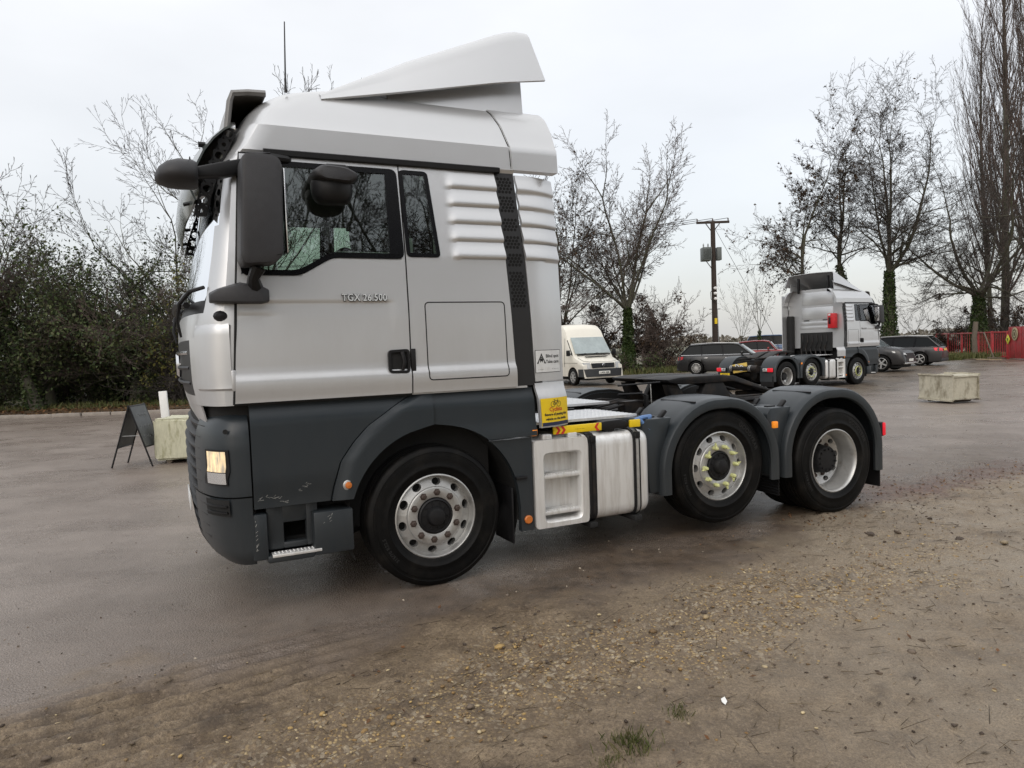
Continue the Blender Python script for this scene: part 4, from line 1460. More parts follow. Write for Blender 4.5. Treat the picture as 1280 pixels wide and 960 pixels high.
def build_chassis(root):
    for s in (-1, 1):
        # frame rails, C section
        MB().prism([(s * 0.43, 0.74), (s * 0.35, 0.74), (s * 0.35, 0.755), (s * 0.415, 0.755), (s * 0.415, 1.0), (s * 0.35, 1.0), (s * 0.35, 1.015), (s * 0.43, 1.015)], 0.3, 4.55, 'yz').build('frame_rail', FRAME, root)
    cm = MB()
    for x in (0.9, 1.6, 2.2, 2.95, 3.5, 4.5):
        cm.span((x - 0.05, -0.42, 0.76), (x + 0.05, 0.42, 1.0))
    cm.build('cross_member', FRAME, root)
    for x, z in ((0, 0.49), (2.6, 0.60), (3.95, 0.49)):
        MB().tube([(x, -1.0, z), (x, -0.4, z), (x, 0.4, z), (x, 1.0, z)], 0.085, 10).build('axle', FRAME, root)
    MB().lathe([(0.0, -0.26), (0.16, -0.22), (0.25, 0), (0.16, 0.22), (0.0, 0.26)], (3.95, 0, 0.52), 16, 'x').build('differential', FRAME, root)
    for s in (-1, 1):
        for x in (2.3, 3.6, 4.3):
            MB().lathe([(0.10, -0.14), (0.15, -0.11), (0.15, 0.11), (0.10, 0.14)], (x, s * 0.55, 0.72), 14, 'z', True, True).build('air_bag', VOID, root)
    ublk = MB().span((0.45, -0.42, 0.42), (1.6, 0.42, 0.98))
    ublk.span((1.6, -0.36, 0.50), (3.4, 0.36, 0.80))
    ublk.span((1.9, -1.05, 0.45), (2.05, 1.05, 0.95))
    ublk.build('underbody_light_block', VOID, root, bevel=0.05)  # masses added under the chassis to block light and darken the ground
    # wheels
    wheel(root, 0, 0.493, -1, 'steer', spin=0.1, y=1.215)
    wheel(root, 0, 0.493, 1, 'steer', spin=0.6, y=1.215)
    for s in (-1, 1):
        wheel(root, 2.6, 0.575, s, 'lift', spin=0.3, y=1.19)
        wheel(root, 3.95, 0.490, s, 'drive', spin=0.2, y=1.225)
        wing(root, s, 2.6, 0, 0, 0.40, 0.40)
        wing(root, s, 3.95, 0, 0, 0.40, 0.34, 1.17)
        # flaps
        fl = MB()
        n = 14
        rows = []
        for k in range(n * 2 + 1):
            z = 0.62 - 0.38 * k / (n * 2)
            rows.append([(3.255 + (0.008 if k % 2 else 0), s * 1.19, z), (3.275 + (0.008 if k % 2 else 0), s * 0.66, z)])
        fl.loft(rows, False).build('mud_flap', BLACK, root, smooth=0, thick=0.006)
        MB().span((4.585, s * 0.66, 0.17), (4.60, s * 1.185, 0.62)).build('mud_flap', BLACK, root, bevel=0.004)
        MB().span((3.16, s * 1.205, 0.86), (3.215, s * 1.235, 0.92)).build('amber_lamp', AMBER, root, bevel=0.008)
        tl = MB().span((4.60, s * 0.78, 0.66), (4.665, s * 1.19, 0.80)).build('tail_lamp', BLACK, root, bevel=0.012)
        MB().span((4.63, s * 0.99, 0.665), (4.675, s * 1.198, 0.795)).build('tail_lens', REDL, tl, bevel=0.012)
        MB().span((4.655, s * 0.80, 0.675), (4.672, s * 0.98, 0.785)).build('reverse_lens', LAMPC, tl, bevel=0.008)
    # inner dark guards above the tyres
    # fifth wheel coupling
    fw_ = MB()
    top = [(-0.60, 1.30), (-0.45, 1.318), (0.05, 1.318), (0.22, 1.30), (0.72, 1.13), (0.74, 1.10), (0.20, 1.245), (-0.42, 1.245), (-0.58, 1.27)]
    for (ya, yb) in ((-0.48, -0.06), (0.06, 0.48)):
        fw_.prism([(3.2 + x, z) for x, z in top], ya, yb)
    fw_.prism([(3.2 + x, z - 0.003) for x, z in top if x < 0.1] + [(3.2 + 0.05, 1.25)], -0.06, 0.06)
    fw = fw_.build('coupling_plate', FRAME, root, bevel=0.012)
    leg = MB()
    for s in (-1, 1):
        leg.prism([(2.95, 1.04), (3.42, 1.04), (3.28, 1.26), (3.08, 1.26)], s * 0.38, s * 0.46)
        leg.prism([(2.66, 1.25), (2.78, 1.25), (2.92, 1.04), (2.74, 1.04)], s * 0.30, s * 0.40)
    leg.span((2.85, -0.47, 1.015), (3.5, 0.47, 1.045))
    leg.build('coupling_pedestal', FRAME, root, bevel=0.008)
    bar = MB()
    bar.tube([(3.6, -0.30, 1.11), (4.5, -0.34, 1.10)], 0.022, 8)
    bar.tube([(3.6, 0.30, 1.11), (4.5, 0.34, 1.10)], 0.022, 8)
    bar.tube([(3.1, -0.55, 1.06), (4.4, -0.55, 1.06)], 0.015, 6)
    bar.build('guide_rail', FRAME, root)
    ln_ = MB()
    rs = random.Random(8)
    for k in range(7):
        y = -0.36 + 0.11 * k
        ln_.tube([(1.95, y, 1.05), (2.3, y + rs.uniform(-.1, .1), 1.08 + rs.uniform(0, .04)), (2.7, y + rs.uniform(-.1, .1), 1.06), (3.4, y, 1.02), (4.4, y + rs.uniform(-.1, .1), 1.03)], 0.013, 6)
    ln_.span((2.05, -0.34, 1.0), (2.5, 0.34, 1.04))
    ln_.span((2.15, -0.42, 1.0), (2.35, -0.30, 1.12))
    ln_.build('air_line', FRAME, root)
    # work lamp post with its wire behind the cab
    MB().tube([(2.36, -0.46, 1.0), (2.36, -0.46, 1.17)], 0.022, 8).build('lamp_post', BLACK, root)
    MB().tube([(2.36, -0.46, 1.17), (2.30, -0.46, 1.19), (2.05, -0.46, 1.195)], 0.010, 6).build('lamp_arm', BLACK, root)
    MB().tube([(2.05, -0.46, 1.275), (2.55, -0.42, 1.28)], 0.009, 6).build('support_bar', BLACK, root)
    MB().tube([(2.42, -0.46, 1.05), (2.42, -0.45, 1.27)], 0.005, 5).build('support_wire', RIM, root)
    # catwalk decks: aluminium tread with toothed edges
    def deck(name, x0, x1, y0, y1, z):
        b = MB().span((x0, y0, z - 0.02), (x1, y1, z))
        nx, ny = int((x1 - x0) / 0.055), int((y1 - y0) / 0.06)
        for i in range(nx):
            for j in range(ny):
                x, y = x0 + 0.03 + i * 0.055, y0 + 0.03 + j * 0.06 + (0.03 if i % 2 else 0)
                if y > y1 - 0.02:
                    continue
                b.add([(x - 0.016, y, z), (x, y - 0.007, z), (x + 0.016, y, z), (x, y + 0.007, z), (x, y, z + 0.006)], [(0, 1, 4), (1, 2, 4), (2, 3, 4), (3, 0, 4)])
        for j in range(int((y1 - y0) / 0.06)):
            b.span((x1, y0 + 0.01 + j * 0.06, z - 0.02), (x1 + 0.03, y0 + 0.04 + j * 0.06, z))
        return b.build(name, DECK, root, recalc=True)
    deck('deck_plate', 0.88, 1.80, -1.06, -0.36, 1.075)
    deck('deck_plate', 0.88, 2.02, -0.32, 0.80, 1.125)
    # yellow warning strip along the deck edge
    yb = MB().span((0.97, -1.185, 0.985), (1.40, -1.165, 1.045)).build('warning_strip', YEL, root, bevel=0.004)
    yb['own'] = 1
    ch = MB()
    for x, dr_ in ((0.985, 1), (1.03, 1), (1.355, -1)):
        ch.prism([(x, 0.985), (x + 0.022, 0.985), (x + 0.022 + 0.022 * dr_, 1.015), (x + 0.022, 1.045), (x, 1.045), (x + 0.022 * dr_, 1.015)], -1.1875, -1.1852)
    ch.build('warning_chevron', REDI, yb)
    inst('strip_text', text_mesh('- --- -- ----', 0.02, INK, 0.0003), yb, (1.20, -1.1862, 1.015), (R(90), 0, 0))
    MB().prism(roundpoly([(1.40, 1.0), (1.42, 1.05), (1.60, 1.055), (1.67, 1.02), (1.66, 0.985), (1.40, 0.985)], 0.02, 2), -1.17, -0.95).build('deck_bracket', BLACK, root, bevel=0.006)
    MB().span((1.665, -1.19, 0.985), (1.765, -1.17, 1.045)).build('yellow_tag', YEL, root, bevel=0.004)['own'] = 1
    bl = MB()
    bl.tube([(1.76, -1.12, 1.03), (1.83, -1.13, 1.05), (1.93, -1.10, 1.05)], 0.018, 7)
    bl.tube([(1.80, -1.13, 1.04), (1.84, -1.15, 0.98), (1.88, -1.15, 0.95)], 0.016, 7)
    bl.tube([(1.90, -1.12, 1.05), (1.90, -1.12, 0.96)], 0.022, 7)
    bl.build('tie_handle', BLUE, root)
    # fuel tanks with the step box in front
    for s in (-1, 1):
        sec = roundpoly([(1.215, 0.285), (1.215, 0.965), (0.62, 0.965), (0.62, 0.285)], 0.10, 6)
        rg = []
        for x, k in ((1.225, 1.0), (1.70, 1.0), (1.76, 0.995), (1.80, 0.97), (1.82, 0.93), (1.83, 0.86)):
            rg.append([(x, s * (0.92 + (y - 0.92) * k), 0.625 + (z - 0.625) * k) for y, z in sec])
        tank = MB().loft(rg, True, True, True).build('fuel_tank', ALU, root, smooth=40)
        # step box: front face with a framed opening
        of = roundpoly([(0.775, 0.29), (1.24, 0.29), (1.24, 0.955), (0.775, 0.955)], 0.03, 3)
        pi_ = roundpoly([(0.85, 0.325), (1.185, 0.325), (1.19, 0.86), (0.85, 0.86)], 0.05, 3)
        b = MB()
        n = len(of)
        V = [(x, s * 1.225, z) for x, z in of] + [(x, s * 1.225, z) for x, z in pi_] + [(x, s * 1.21, z) for x, z in offpoly(pi_, 0.014)] + [(x, s * 1.08, z) for x, z in offpoly(pi_, 0.024)]
        F = []
        for i in range(n):
            j = (i + 1) % n
            F += [(i, j, n + j, n + i), (n + i, n + j, 2 * n + j, 2 * n + i), (2 * n + i, 2 * n + j, 3 * n + j, 3 * n + i)]
        F.append(tuple(range(3 * n, 4 * n)))
        V += [(x, s * 0.62, z) for x, z in of]
        F += [(i, (i + 1) % n, 4 * n + (i + 1) % n, 4 * n + i) for i in range(n)]
        b.add(V, F)
        sbx = b.build('tank_step', ALU, root, smooth=45, recalc=False)
        for z in (0.41, 0.685):
            st = MB().span((0.858, s * 1.085, z - 0.028), (1.185, s * 1.205, z))
            for i in range(14):
                st.box((0.87 + i * 0.0235, s * 1.15, z + 0.003), (0.010, 0.10, 0.008), Matrix.Rotation(R(20), 3, 'Z'))
            st.build('tread', ALU, sbx, bevel=0.002)
        for x in (0.87, 1.09):
            MB().span((x, s * 1.19, 0.955), (x + 0.08, s * 1.12, 0.99)).build('step_bracket', ALU, sbx, bevel=0.006)
        for x in (1.285, 1.70):
            g_ = 0.012
            so_ = roundpoly([(1.215 + g_, 0.285 - g_), (1.215 + g_, 0.965 + g_), (0.62, 0.965 + g_), (0.62, 0.285 - g_)], 0.11, 6)
            MB().loft([[(x - 0.032, s * y, z) for y, z in so_], [(x + 0.032, s * y, z) for y, z in so_]], True, True, True).build('tank_strap', BLACK, tank, bevel=0.003, smooth=40)
            so2 = [(y + (0.006 if y > 1.2 else 0), z) for y, z in so_]
            MB().loft([[(x - 0.012, s * y, z) for y, z in so2], [(x + 0.012, s * y, z) for y, z in so2]], True, True, True).build('strap_band', RIM if x > 1.5 else FRAME, tank, smooth=40)
            MB().span((x - 0.022, s * 1.21, 0.90), (x + 0.022, s * 1.245, 0.955)).build('strap_buckle', BLACK, tank, bevel=0.005)
            MB().span((x - 0.035, s * 1.22, 0.235), (x + 0.035, s * 0.9, 0.275)).build('strap_foot', VOID, tank, bevel=0.005)
        MB().lathe([(0.055, 0.0), (0.06, 0.015), (0.058, 0.035), (0.035, 0.042), (0.0, 0.042)], (1.50, s * 1.10, 0.96), 16, 'z').build('filler_cap', BLACK, tank)
    # drop leg hanging below the skirt, mud spat behind the front wheel
    for s in (-1, 1):
        MB().span((0.60, s * 1.18, 0.20), (0.615, s * 0.86, 0.62)).build('mud_flap', BLACK, root, bevel=0.004)
    # rear cross bar
    MB().tube([(4.62, -0.6, 0.72), (4.62, 0.6, 0.72)], 0.06, 10).build('rear_beam', FRAME, root)


build_chassis(truck)
truck.location = (0, 0, 0)
TA = 0.447052
TX, TY = -0.555397, 5.033226
truck.location = (TX - math.sin(TA) * 1.22, TY + math.cos(TA) * 1.22, 0)
truck.rotation_euler = (0, 0, TA)
tag(truck, 'large silver and dark grey tractor unit parked across the foreground, headlamp lit', 'truck', 'tractor units in the yard')
# ================================================================== ground: yard asphalt, muddy gravel verge, car park dirt, grass
def grade(lo, hi, step, gro, lim_lo, lim_hi, extra=()):
    a = list(np.arange(lo, hi, step))
    for (st, to) in extra:
        while a[-1] < to:
            a.append(a[-1] + st)
    d = a[-1] - a[-2]
    while a[-1] < lim_hi:
        d *= gro
        a.append(a[-1] + d)
    return a


gx = grade(-3.6, 6.6, 0.035, 1.3, 0, 900, ((0.12, 10), (0.5, 34)))
neg = grade(3.6, 3.7, 0.035, 1.3, 0, 900, ((0.12, 8), (0.5, 34)))
gx = [-v for v in neg[::-1] if v > 3.61] + gx
gy = grade(1.9, 8.2, 0.035, 1.25, 0, 1200, ((0.10, 14), (0.4, 56)))
gy = [-700, -300, -120, -50, -20, -8, -3, 0, 0.8, 1.4, 1.7] + gy
GX, GY = np.meshgrid(np.array(gx), np.array(gy))
ML = np.array([(-60, -16), (-6, 1.4), (-2.46, 3.33), (-1.44, 3.9), (-0.05, 4.6), (1.29, 5.45), (2.6, 6.4), (3.73, 7.35), (5.74, 8.3), (12, 10.6), (60, 26)])


def mudline(x):
    return np.interp(x, ML[:, 0], ML[:, 1])


wig = (fbm(GX * 0.9, GY * 0.9, 4) - 0.5)
dm = GY - mudline(GX) + wig * 1.5 + (fbm(GX * 5, GY * 5, 3) - 0.5) * 0.5
near = sstep(11, 7, GY) * sstep(9, 7, np.abs(GX))
mud = sstep(0.25, -0.35, dm)
# the brown film of mud carried onto the road beside and under the truck
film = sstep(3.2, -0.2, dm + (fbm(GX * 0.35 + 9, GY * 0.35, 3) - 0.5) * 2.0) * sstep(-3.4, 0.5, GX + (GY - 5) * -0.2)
# band of pale stones
u = (GX - 1.1) * 0.86 + (GY - 4.4) * 0.51
v = -(GX - 1.1) * 0.51 + (GY - 4.4) * 0.86
grav = sstep(0.75, 0.0, np.abs(v + 0.15) + (fbm(GX * 1.3 + 3, GY * 1.3, 4) - 0.5) * 1.1) * sstep(3.6, 2.2, np.abs(u + 0.2)) * mud
# reddish leaf litter strip to the right
lit = sstep(0.55, 0.1, np.abs(dm - 0.05)) * sstep(2.9, 3.9, GX) * sstep(40, 20, GX)
# car park dirt behind
park = sstep(-0.6, 0.8, GY - (19.5 + 1.02 * np.clip(GX - 9.0, -2.5, 40)) + (fbm(GX * 0.5, GY * 0.5, 3) - 0.5) * 3) * sstep(-1, 2, GX)
park *= 1 - sstep(0, 2.5, GX - (9.0 + (GY - 19.5) / 1.02)) * 1.0
# grass and rough ground beyond, field further out
grs = np.maximum(sstep(37.5, 40.5, GY + (fbm(GX * 0.3, GY * 0.3, 3) - 0.5) * 3) * sstep(16, 12, GX - (GY - 38) * 0.2),
                 sstep(46.5, 48, GY) * 1.0)
leaf = sstep(22.6, 23.8, GY - 0.0 * GX + (fbm(GX * 0.6, GY * 0.6, 3) - 0.5) * 0.8) * sstep(-3, -6, GX)
grs = np.maximum(grs, leaf * sstep(24.0, 25.5, GY + (fbm(GX * 0.9 + 5, GY * 0.9, 3) - 0.5) * 2.5))
Z = np.zeros_like(GX)
Z += mud * near * (-0.012 + 0.05 * (fbm(GX * 1.2, GY * 1.2, 4) - 0.5) + 0.022 * (fbm(GX * 6, GY * 6, 4) - 0.5))
Z += mud * near * 0.016 * (np.maximum(fbm(GX * 16, GY * 16, 2), 0.55) - 0.55) * 4
Z += grav * near * 0.018 * (fbm(GX * 20, GY * 20, 2) - 0.4)
# dark clods
ux, uy = GX * 0.86 + GY * 0.51, -GX * 0.51 + GY * 0.86
clod = sstep(0.62, 0.74, fbm(ux * 1.6 + 40, uy * 4.5 + 11, 3)) * sstep(0.45, 0.62, fbm(GX * 18, GY * 18, 3)) * mud * near
Z += clod * 0.022 * (fbm(GX * 14, GY * 14, 3))
# tyre ruts at the lower left
cr = (GX * -0.52 + GY * 0.855)
rut = sstep(0.2, -0.2, np.abs(cr - 3.82) - 0.42) * sstep(-0.5, -1.6, GX) * near
rph = np.sin(cr * 52 + 2.5 * (fbm(GX * 2, GY * 2, 2) - 0.5))
Z += rut * 0.018 * rph
rut = rut * sstep(0.2, -0.7, rph) * (0.4 + 0.6 * fbm(GX * 4, GY * 4, 3))
rut2 = sstep(0.1, -0.1, np.abs(dm + 0.6) - 0.2) * near
Z += rut2 * 0.008 * np.sin(dm * 50)
Z += (1 - mud) * near * 0.004 * (fbm(GX * 1.5, GY * 1.5, 3) - 0.5)
Z += -0.14 * np.exp(-((GX - 12) / 7) ** 2 - ((GY - 25.5) / 7) ** 2)
Z += leaf * 0.12 * sstep(23.2, 24.4, GY) + grs * (0.10 * (fbm(GX * 0.8, GY * 0.8, 3)))
Z = np.where(GY > 60, Z - 0.0 + 0.25 * (fbm(GX * 0.01, GY * 0.01, 2) - 0.5) * 3, Z)
ny_, nx_ = GX.shape
idx = np.arange(ny_ * nx_).reshape(ny_, nx_)
F_ = np.stack([idx[:-1, :-1], idx[:-1, 1:], idx[1:, 1:], idx[1:, :-1]], -1).reshape(-1, 4)
gm = np_mesh('ground', np.stack([GX, GY, Z], -1).reshape(-1, 3), F_, None, True)
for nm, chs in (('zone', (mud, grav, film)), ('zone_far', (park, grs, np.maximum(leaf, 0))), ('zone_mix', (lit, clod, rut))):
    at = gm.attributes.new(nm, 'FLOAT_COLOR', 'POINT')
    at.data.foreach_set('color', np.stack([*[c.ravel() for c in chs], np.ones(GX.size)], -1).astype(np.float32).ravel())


def ground_material():
    m = bpy.data.materials.new('yard_ground')
    m.use_nodes = True
    t = m.node_tree
    b = t.nodes['Principled BSDF']
    L = t.links.new
    tc = t.nodes.new('ShaderNodeTexCoord')

    def noise(sc, det=6, ro=0.6, dist=0.0, vec=None):
        n = t.nodes.new('ShaderNodeTexNoise')
        n.inputs['Scale'].default_value = sc
        n.inputs['Detail'].default_value = det
        n.inputs['Roughness'].default_value = ro
        n.inputs['Distortion'].default_value = dist
        L(vec or tc.outputs['Object'], n.inputs['Vector'])
        return n.outputs['Fac']

    def rng(s, a, b_, c=0.0, d=1.0):
        r = t.nodes.new('ShaderNodeMapRange')
        r.inputs[1].default_value, r.inputs[2].default_value = a, b_
        r.inputs[3].default_value, r.inputs[4].default_value = c, d
        L(s, r.inputs[0])
        return r.outputs[0]

    def mix(f, a, c):
        x = t.nodes.new('ShaderNodeMixRGB')
        for k, v_ in ((0, f), (1, a), (2, c)):
            if isinstance(v_, tuple):
                x.inputs[k].default_value = (*v_, 1)
            elif isinstance(v_, float):
                x.inputs[k].default_value = v_
            else:
                L(v_, x.inputs[k])
        return x.outputs[0]

    def mth(op, a, c, clamp=False):
        x = t.nodes.new('ShaderNodeMath')
        x.operation = op
        x.use_clamp = clamp
        for k, v_ in ((0, a), (1, c)):
            if isinstance(v_, float):
                x.inputs[k].default_value = v_
            else:
                L(v_, x.inputs[k])
        return x.outputs[0]

    def zone(nm):
        a = t.nodes.new('ShaderNodeAttribute')
        a.attribute_name = nm
        s_ = t.nodes.new('ShaderNodeSeparateColor')
        L(a.outputs['Color'], s_.inputs[0])
        return s_.outputs
    z1, z2, z3 = zone('zone'), zone('zone_far'), zone('zone_mix')
    # asphalt
    fine = noise(120, 5, 0.8)
    mid = noise(1.1, 7, 0.62)
    agg = t.nodes.new('ShaderNodeTexVoronoi')
    agg.inputs['Scale'].default_value = 95
    L(tc.outputs['Object'], agg.inputs['Vector'])
    asp = mix(rng(fine, 0.35, 0.65), (0.070, 0.055, 0.045), (0.42, 0.355, 0.31))
    asp = mix(rng(mid, 0.40, 0.62), asp, mix(0.6, asp, (0.130, 0.104, 0.086)))
    asp = mix(rng(agg.outputs['Distance'], 0.0, 0.55, 0.55, 0.0), asp, (0.44, 0.38, 0.33))
    asp = mix(rng(noise(0.25, 5, 0.6), 0.42, 0.62, 0.0, 0.4), asp, (0.135, 0.102, 0.080))
    # tyre streaks along the way the lorries drive
    mps = t.nodes.new('ShaderNodeMapping')
    mps.inputs['Rotation'].default_value = (0, 0, R(-25.6))
    mps.inputs['Scale'].default_value = (0.16, 2.4, 1)
    L(tc.outputs['Object'], mps.inputs[0])
    streak = noise(1.0, 6, 0.62, 0.3, mps.outputs[0])
    asp = mix(rng(streak, 0.44, 0.62, 0.0, 0.20), asp, mix(0.7, asp, (0.095, 0.075, 0.060)))
    # mud film, its colour darkened to stand in for shade under the truck
    film_shade = mix(rng(noise(7, 6, 0.7), 0.35, 0.65), (0.040, 0.028, 0.019), (0.130, 0.094, 0.064))
    # patchy cover of that darkened film
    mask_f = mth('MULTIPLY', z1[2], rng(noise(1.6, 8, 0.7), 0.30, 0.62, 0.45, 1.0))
    col = mix(mask_f, asp, film_shade)
    # mud with grit
    mud_a = mix(rng(noise(3.2, 8, 0.68), 0.36, 0.64), (0.096, 0.068, 0.042), (0.280, 0.212, 0.136))
    grit = t.nodes.new('ShaderNodeTexVoronoi')
    grit.inputs['Scale'].default_value = 75
    grit.inputs['Randomness'].default_value = 1.0
    L(tc.outputs['Object'], grit.inputs['Vector'])
    gs = t.nodes.new('ShaderNodeSeparateColor')
    L(grit.outputs['Color'], gs.inputs[0])
    stone = mth('MULTIPLY', rng(grit.outputs['Distance'], 0.24, 0.14), rng(gs.outputs[0], 0.74, 0.78))
    stc = mix(gs.outputs[1], (0.30, 0.215, 0.115), (0.20, 0.175, 0.15))
    mud_a = mix(mth('MULTIPLY', stone, rng(noise(1.4, 3), 0.4, 0.6, 0.15, 0.8)), mud_a, stc)
    mud_a = mix(rng(noise(75, 5, 0.85), 0.42, 0.66, 0.0, 0.9), mud_a, (0.060, 0.040, 0.027))
    mud_a = mix(rng(noise(38, 5, 0.8), 0.52, 0.70, 0.0, 0.6), mud_a, (0.38, 0.29, 0.20))
    # drier, paler crust away from the road on the right
    sx = t.nodes.new('ShaderNodeSeparateXYZ')
    L(tc.outputs['Object'], sx.inputs[0])
    dry = mth('MULTIPLY', rng(sx.outputs[0], 0.2, 2.6), rng(noise(0.9, 6, 0.7), 0.32, 0.60, 0.25, 0.85))
    mud_a = mix(dry, mud_a, mix(rng(noise(120, 5, 0.8), 0.36, 0.64), (0.115, 0.091, 0.065), (0.43, 0.358, 0.268)))
    # straw and twig flecks: stretched noise
    mpn = t.nodes.new('ShaderNodeMapping')
    mpn.inputs['Scale'].default_value = (60, 9, 1)
    mpn.inputs['Rotation'].default_value = (0, 0, R(58))
    L(tc.outputs['Object'], mpn.inputs[0])
    fl = noise(1.0, 3, 0.6, 1.2, mpn.outputs[0])
    mud_a = mix(rng(fl, 0.66, 0.72, 0.0, 0.55), mud_a, (0.038, 0.028, 0.022))
    col = mix(z1[0], col, mud_a)
    # yellow gravel
    gv = t.nodes.new('ShaderNodeTexVoronoi')
    gv.inputs['Scale'].default_value = 48
    L(tc.outputs['Object'], gv.inputs['Vector'])
    gsep = t.nodes.new('ShaderNodeSeparateColor')
    L(gv.outputs['Color'], gsep.inputs[0])
    gcol = mix(gsep.outputs[0], (0.22, 0.150, 0.080), (0.52, 0.38, 0.185))
    gcol = mix(rng(gv.outputs['Distance'], 0.28, 0.50), gcol, (0.150, 0.106, 0.066))
    gcol = mix(rng(gsep.outputs[1], 0.80, 0.84, 0.0, 0.6), gcol, (0.50, 0.43, 0.32))
    mg = mth('MULTIPLY', z1[1], rng(noise(9, 6, 0.75), 0.38, 0.60))
    col = mix(mg, col, gcol)
    col = mix(mth('MULTIPLY', z3[2], 0.65), col, (0.060, 0.043, 0.031))  # dark mud in the rut grooves, deepened in colour to act as shade
    # clods and leaf litter
    col = mix(mth('MULTIPLY', z3[1], 0.45), col, (0.045, 0.036, 0.030))
    litc = mix(rng(noise(26, 5, 0.75), 0.40, 0.62), (0.060, 0.030, 0.020), (0.150, 0.078, 0.050))
    col = mix(mth('MULTIPLY', z3[0], rng(noise(4, 6, 0.7), 0.34, 0.58)), col, litc)
    # far zones
    pk = mix(rng(noise(1.2, 8, 0.7), 0.36, 0.64), (0.085, 0.066, 0.050), (0.19, 0.155, 0.120))
    col = mix(z2[0], col, pk)
    lf = mix(rng(noise(9, 6, 0.75), 0.36, 0.62), (0.055, 0.036, 0.022), (0.135, 0.088, 0.050))
    col = mix(z2[2], col, lf)
    gc = mix(rng(noise(1.8, 7, 0.7), 0.38, 0.62), (0.055, 0.072, 0.022), (0.13, 0.115, 0.055))
    gc = mix(rng(noise(0.02, 3, 0.5), 0.42, 0.60), gc, (0.12, 0.10, 0.055))
    col = mix(z2[1], col, gc)
    L(col, b.inputs['Base Color'])
    # wetness
    wet = mth('ADD', rng(noise(0.8, 7, 0.65), 0.36, 0.64, 0.20, 0.40), rng(streak, 0.4, 0.62, 0.02, -0.03))
    wet = mth('ADD', wet, rng(fine, 0.3, 0.7, -0.06, 0.10))
    ro = t.nodes.new('ShaderNodeMix')
    L(mth('MAXIMUM', z1[0], mth('MAXIMUM', z2[1], z2[2])), ro.inputs[0])
    L(wet, ro.inputs[2])
    L(rng(noise(2.3, 6, 0.7), 0.35, 0.65, 0.36, 0.78), ro.inputs[3])
    L(ro.outputs[0], b.inputs['Roughness'])
    b.inputs['Specular IOR Level'].default_value = 0.4
    h1 = mth('ADD', mth('MULTIPLY', fine, 0.35), mth('MULTIPLY', agg.outputs['Distance'], 0.5))
    h2 = mth('ADD', mth('MULTIPLY', noise(55, 6, 0.75), 1.6), mth('MULTIPLY', noise(14, 5, 0.7), 2.2))
    hm = t.nodes.new('ShaderNodeMix')
    L(z1[0], hm.inputs[0])
    L(h1, hm.inputs[2])
    L(h2, hm.inputs[3])
    hh = mth('ADD', hm.outputs[0], mth('MULTIPLY', mg, rng(gv.outputs['Distance'], 0.0, 0.5, 1.2, 0.0)))
    bp = t.nodes.new('ShaderNodeBump')
    bp.inputs['Strength'].default_value = 0.6
    bp.inputs['Distance'].default_value = 0.012
    L(hh, bp.inputs['Height'])
    L(bp.outputs[0], b.inputs['Normal'])
    return m


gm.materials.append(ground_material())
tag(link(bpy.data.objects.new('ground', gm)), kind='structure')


def ground_z(x, y):
    """height of the ground sheet near (x, y), by the nearest grid point"""
    i = int(np.clip(np.searchsorted(gx, x), 0, nx_ - 1))
    j = int(np.clip(np.searchsorted(gy, y), 0, ny_ - 1))
    return float(Z[j, i])


def gz_many(x, y):
    i = np.clip(np.searchsorted(gx, x), 0, nx_ - 1)
    j = np.clip(np.searchsorted(gy, y), 0, ny_ - 1)
    return Z[j, i], mud[j, i], grav[j, i]


# ---- loose stones, clods and straw pressed into the verge
def pebbles(n, seed, size, m, name, sel, squash=0.55):
    rng = np.random.default_rng(seed)
    x = rng.uniform(-3.4, 7.5, n * 8)
    y = rng.uniform(2.3, 9.5, n * 8)
    z, md, gr = gz_many(x, y)
    keep = rng.random(n * 8) < sel(md, gr, x, y)
    x, y, z = x[keep][:n], y[keep][:n], z[keep][:n]
    k = len(x)
    # octahedron-like stone with a cut waist: 12 verts / 20 faces (icosahedron)
    ph = (1 + 5 ** 0.5) / 2
    iv = np.array([(-1, ph, 0), (1, ph, 0), (-1, -ph, 0), (1, -ph, 0), (0, -1, ph), (0, 1, ph), (0, -1, -ph), (0, 1, -ph), (ph, 0, -1), (ph, 0, 1), (-ph, 0, -1), (-ph, 0, 1)]) / 1.9
    fi = np.array([(0, 11, 5), (0, 5, 1), (0, 1, 7), (0, 7, 10), (0, 10, 11), (1, 5, 9), (5, 11, 4), (11, 10, 2), (10, 7, 6), (7, 1, 8), (3, 9, 4), (3, 4, 2), (3, 2, 6), (3, 6, 8), (3, 8, 9), (4, 9, 5), (2, 4, 11), (6, 2, 10), (8, 6, 7), (9, 8, 1)])
    s = size * np.exp(rng.normal(0, 0.45, k))
    jit = 1 + rng.normal(0, 0.16, (k, 12, 1))
    P = iv[None] * jit
    sc = np.stack([s * rng.uniform(0.7, 1.5, k), s * rng.uniform(0.6, 1.0, k), s * squash * rng.uniform(0.7, 1.2, k)], -1)
    P = P * sc[:, None, :]
    a = rng.uniform(0, 6.28, k)
    ca, sa = np.cos(a)[:, None], np.sin(a)[:, None]
    X = P[..., 0] * ca - P[..., 1] * sa + x[:, None]
    Y = P[..., 0] * sa + P[..., 1] * ca + y[:, None]
    ZZ = P[..., 2] + (z + s * squash * 0.15)[:, None]
    V = np.stack([X, Y, ZZ], -1).reshape(-1, 3)
    F = (np.arange(k) * 12)[:, None, None] + fi[None]
    o = link(bpy.data.objects.new(name, np_mesh(name, V, F.reshape(-1, 3), m)))
    return tag(o, kind='stuff')


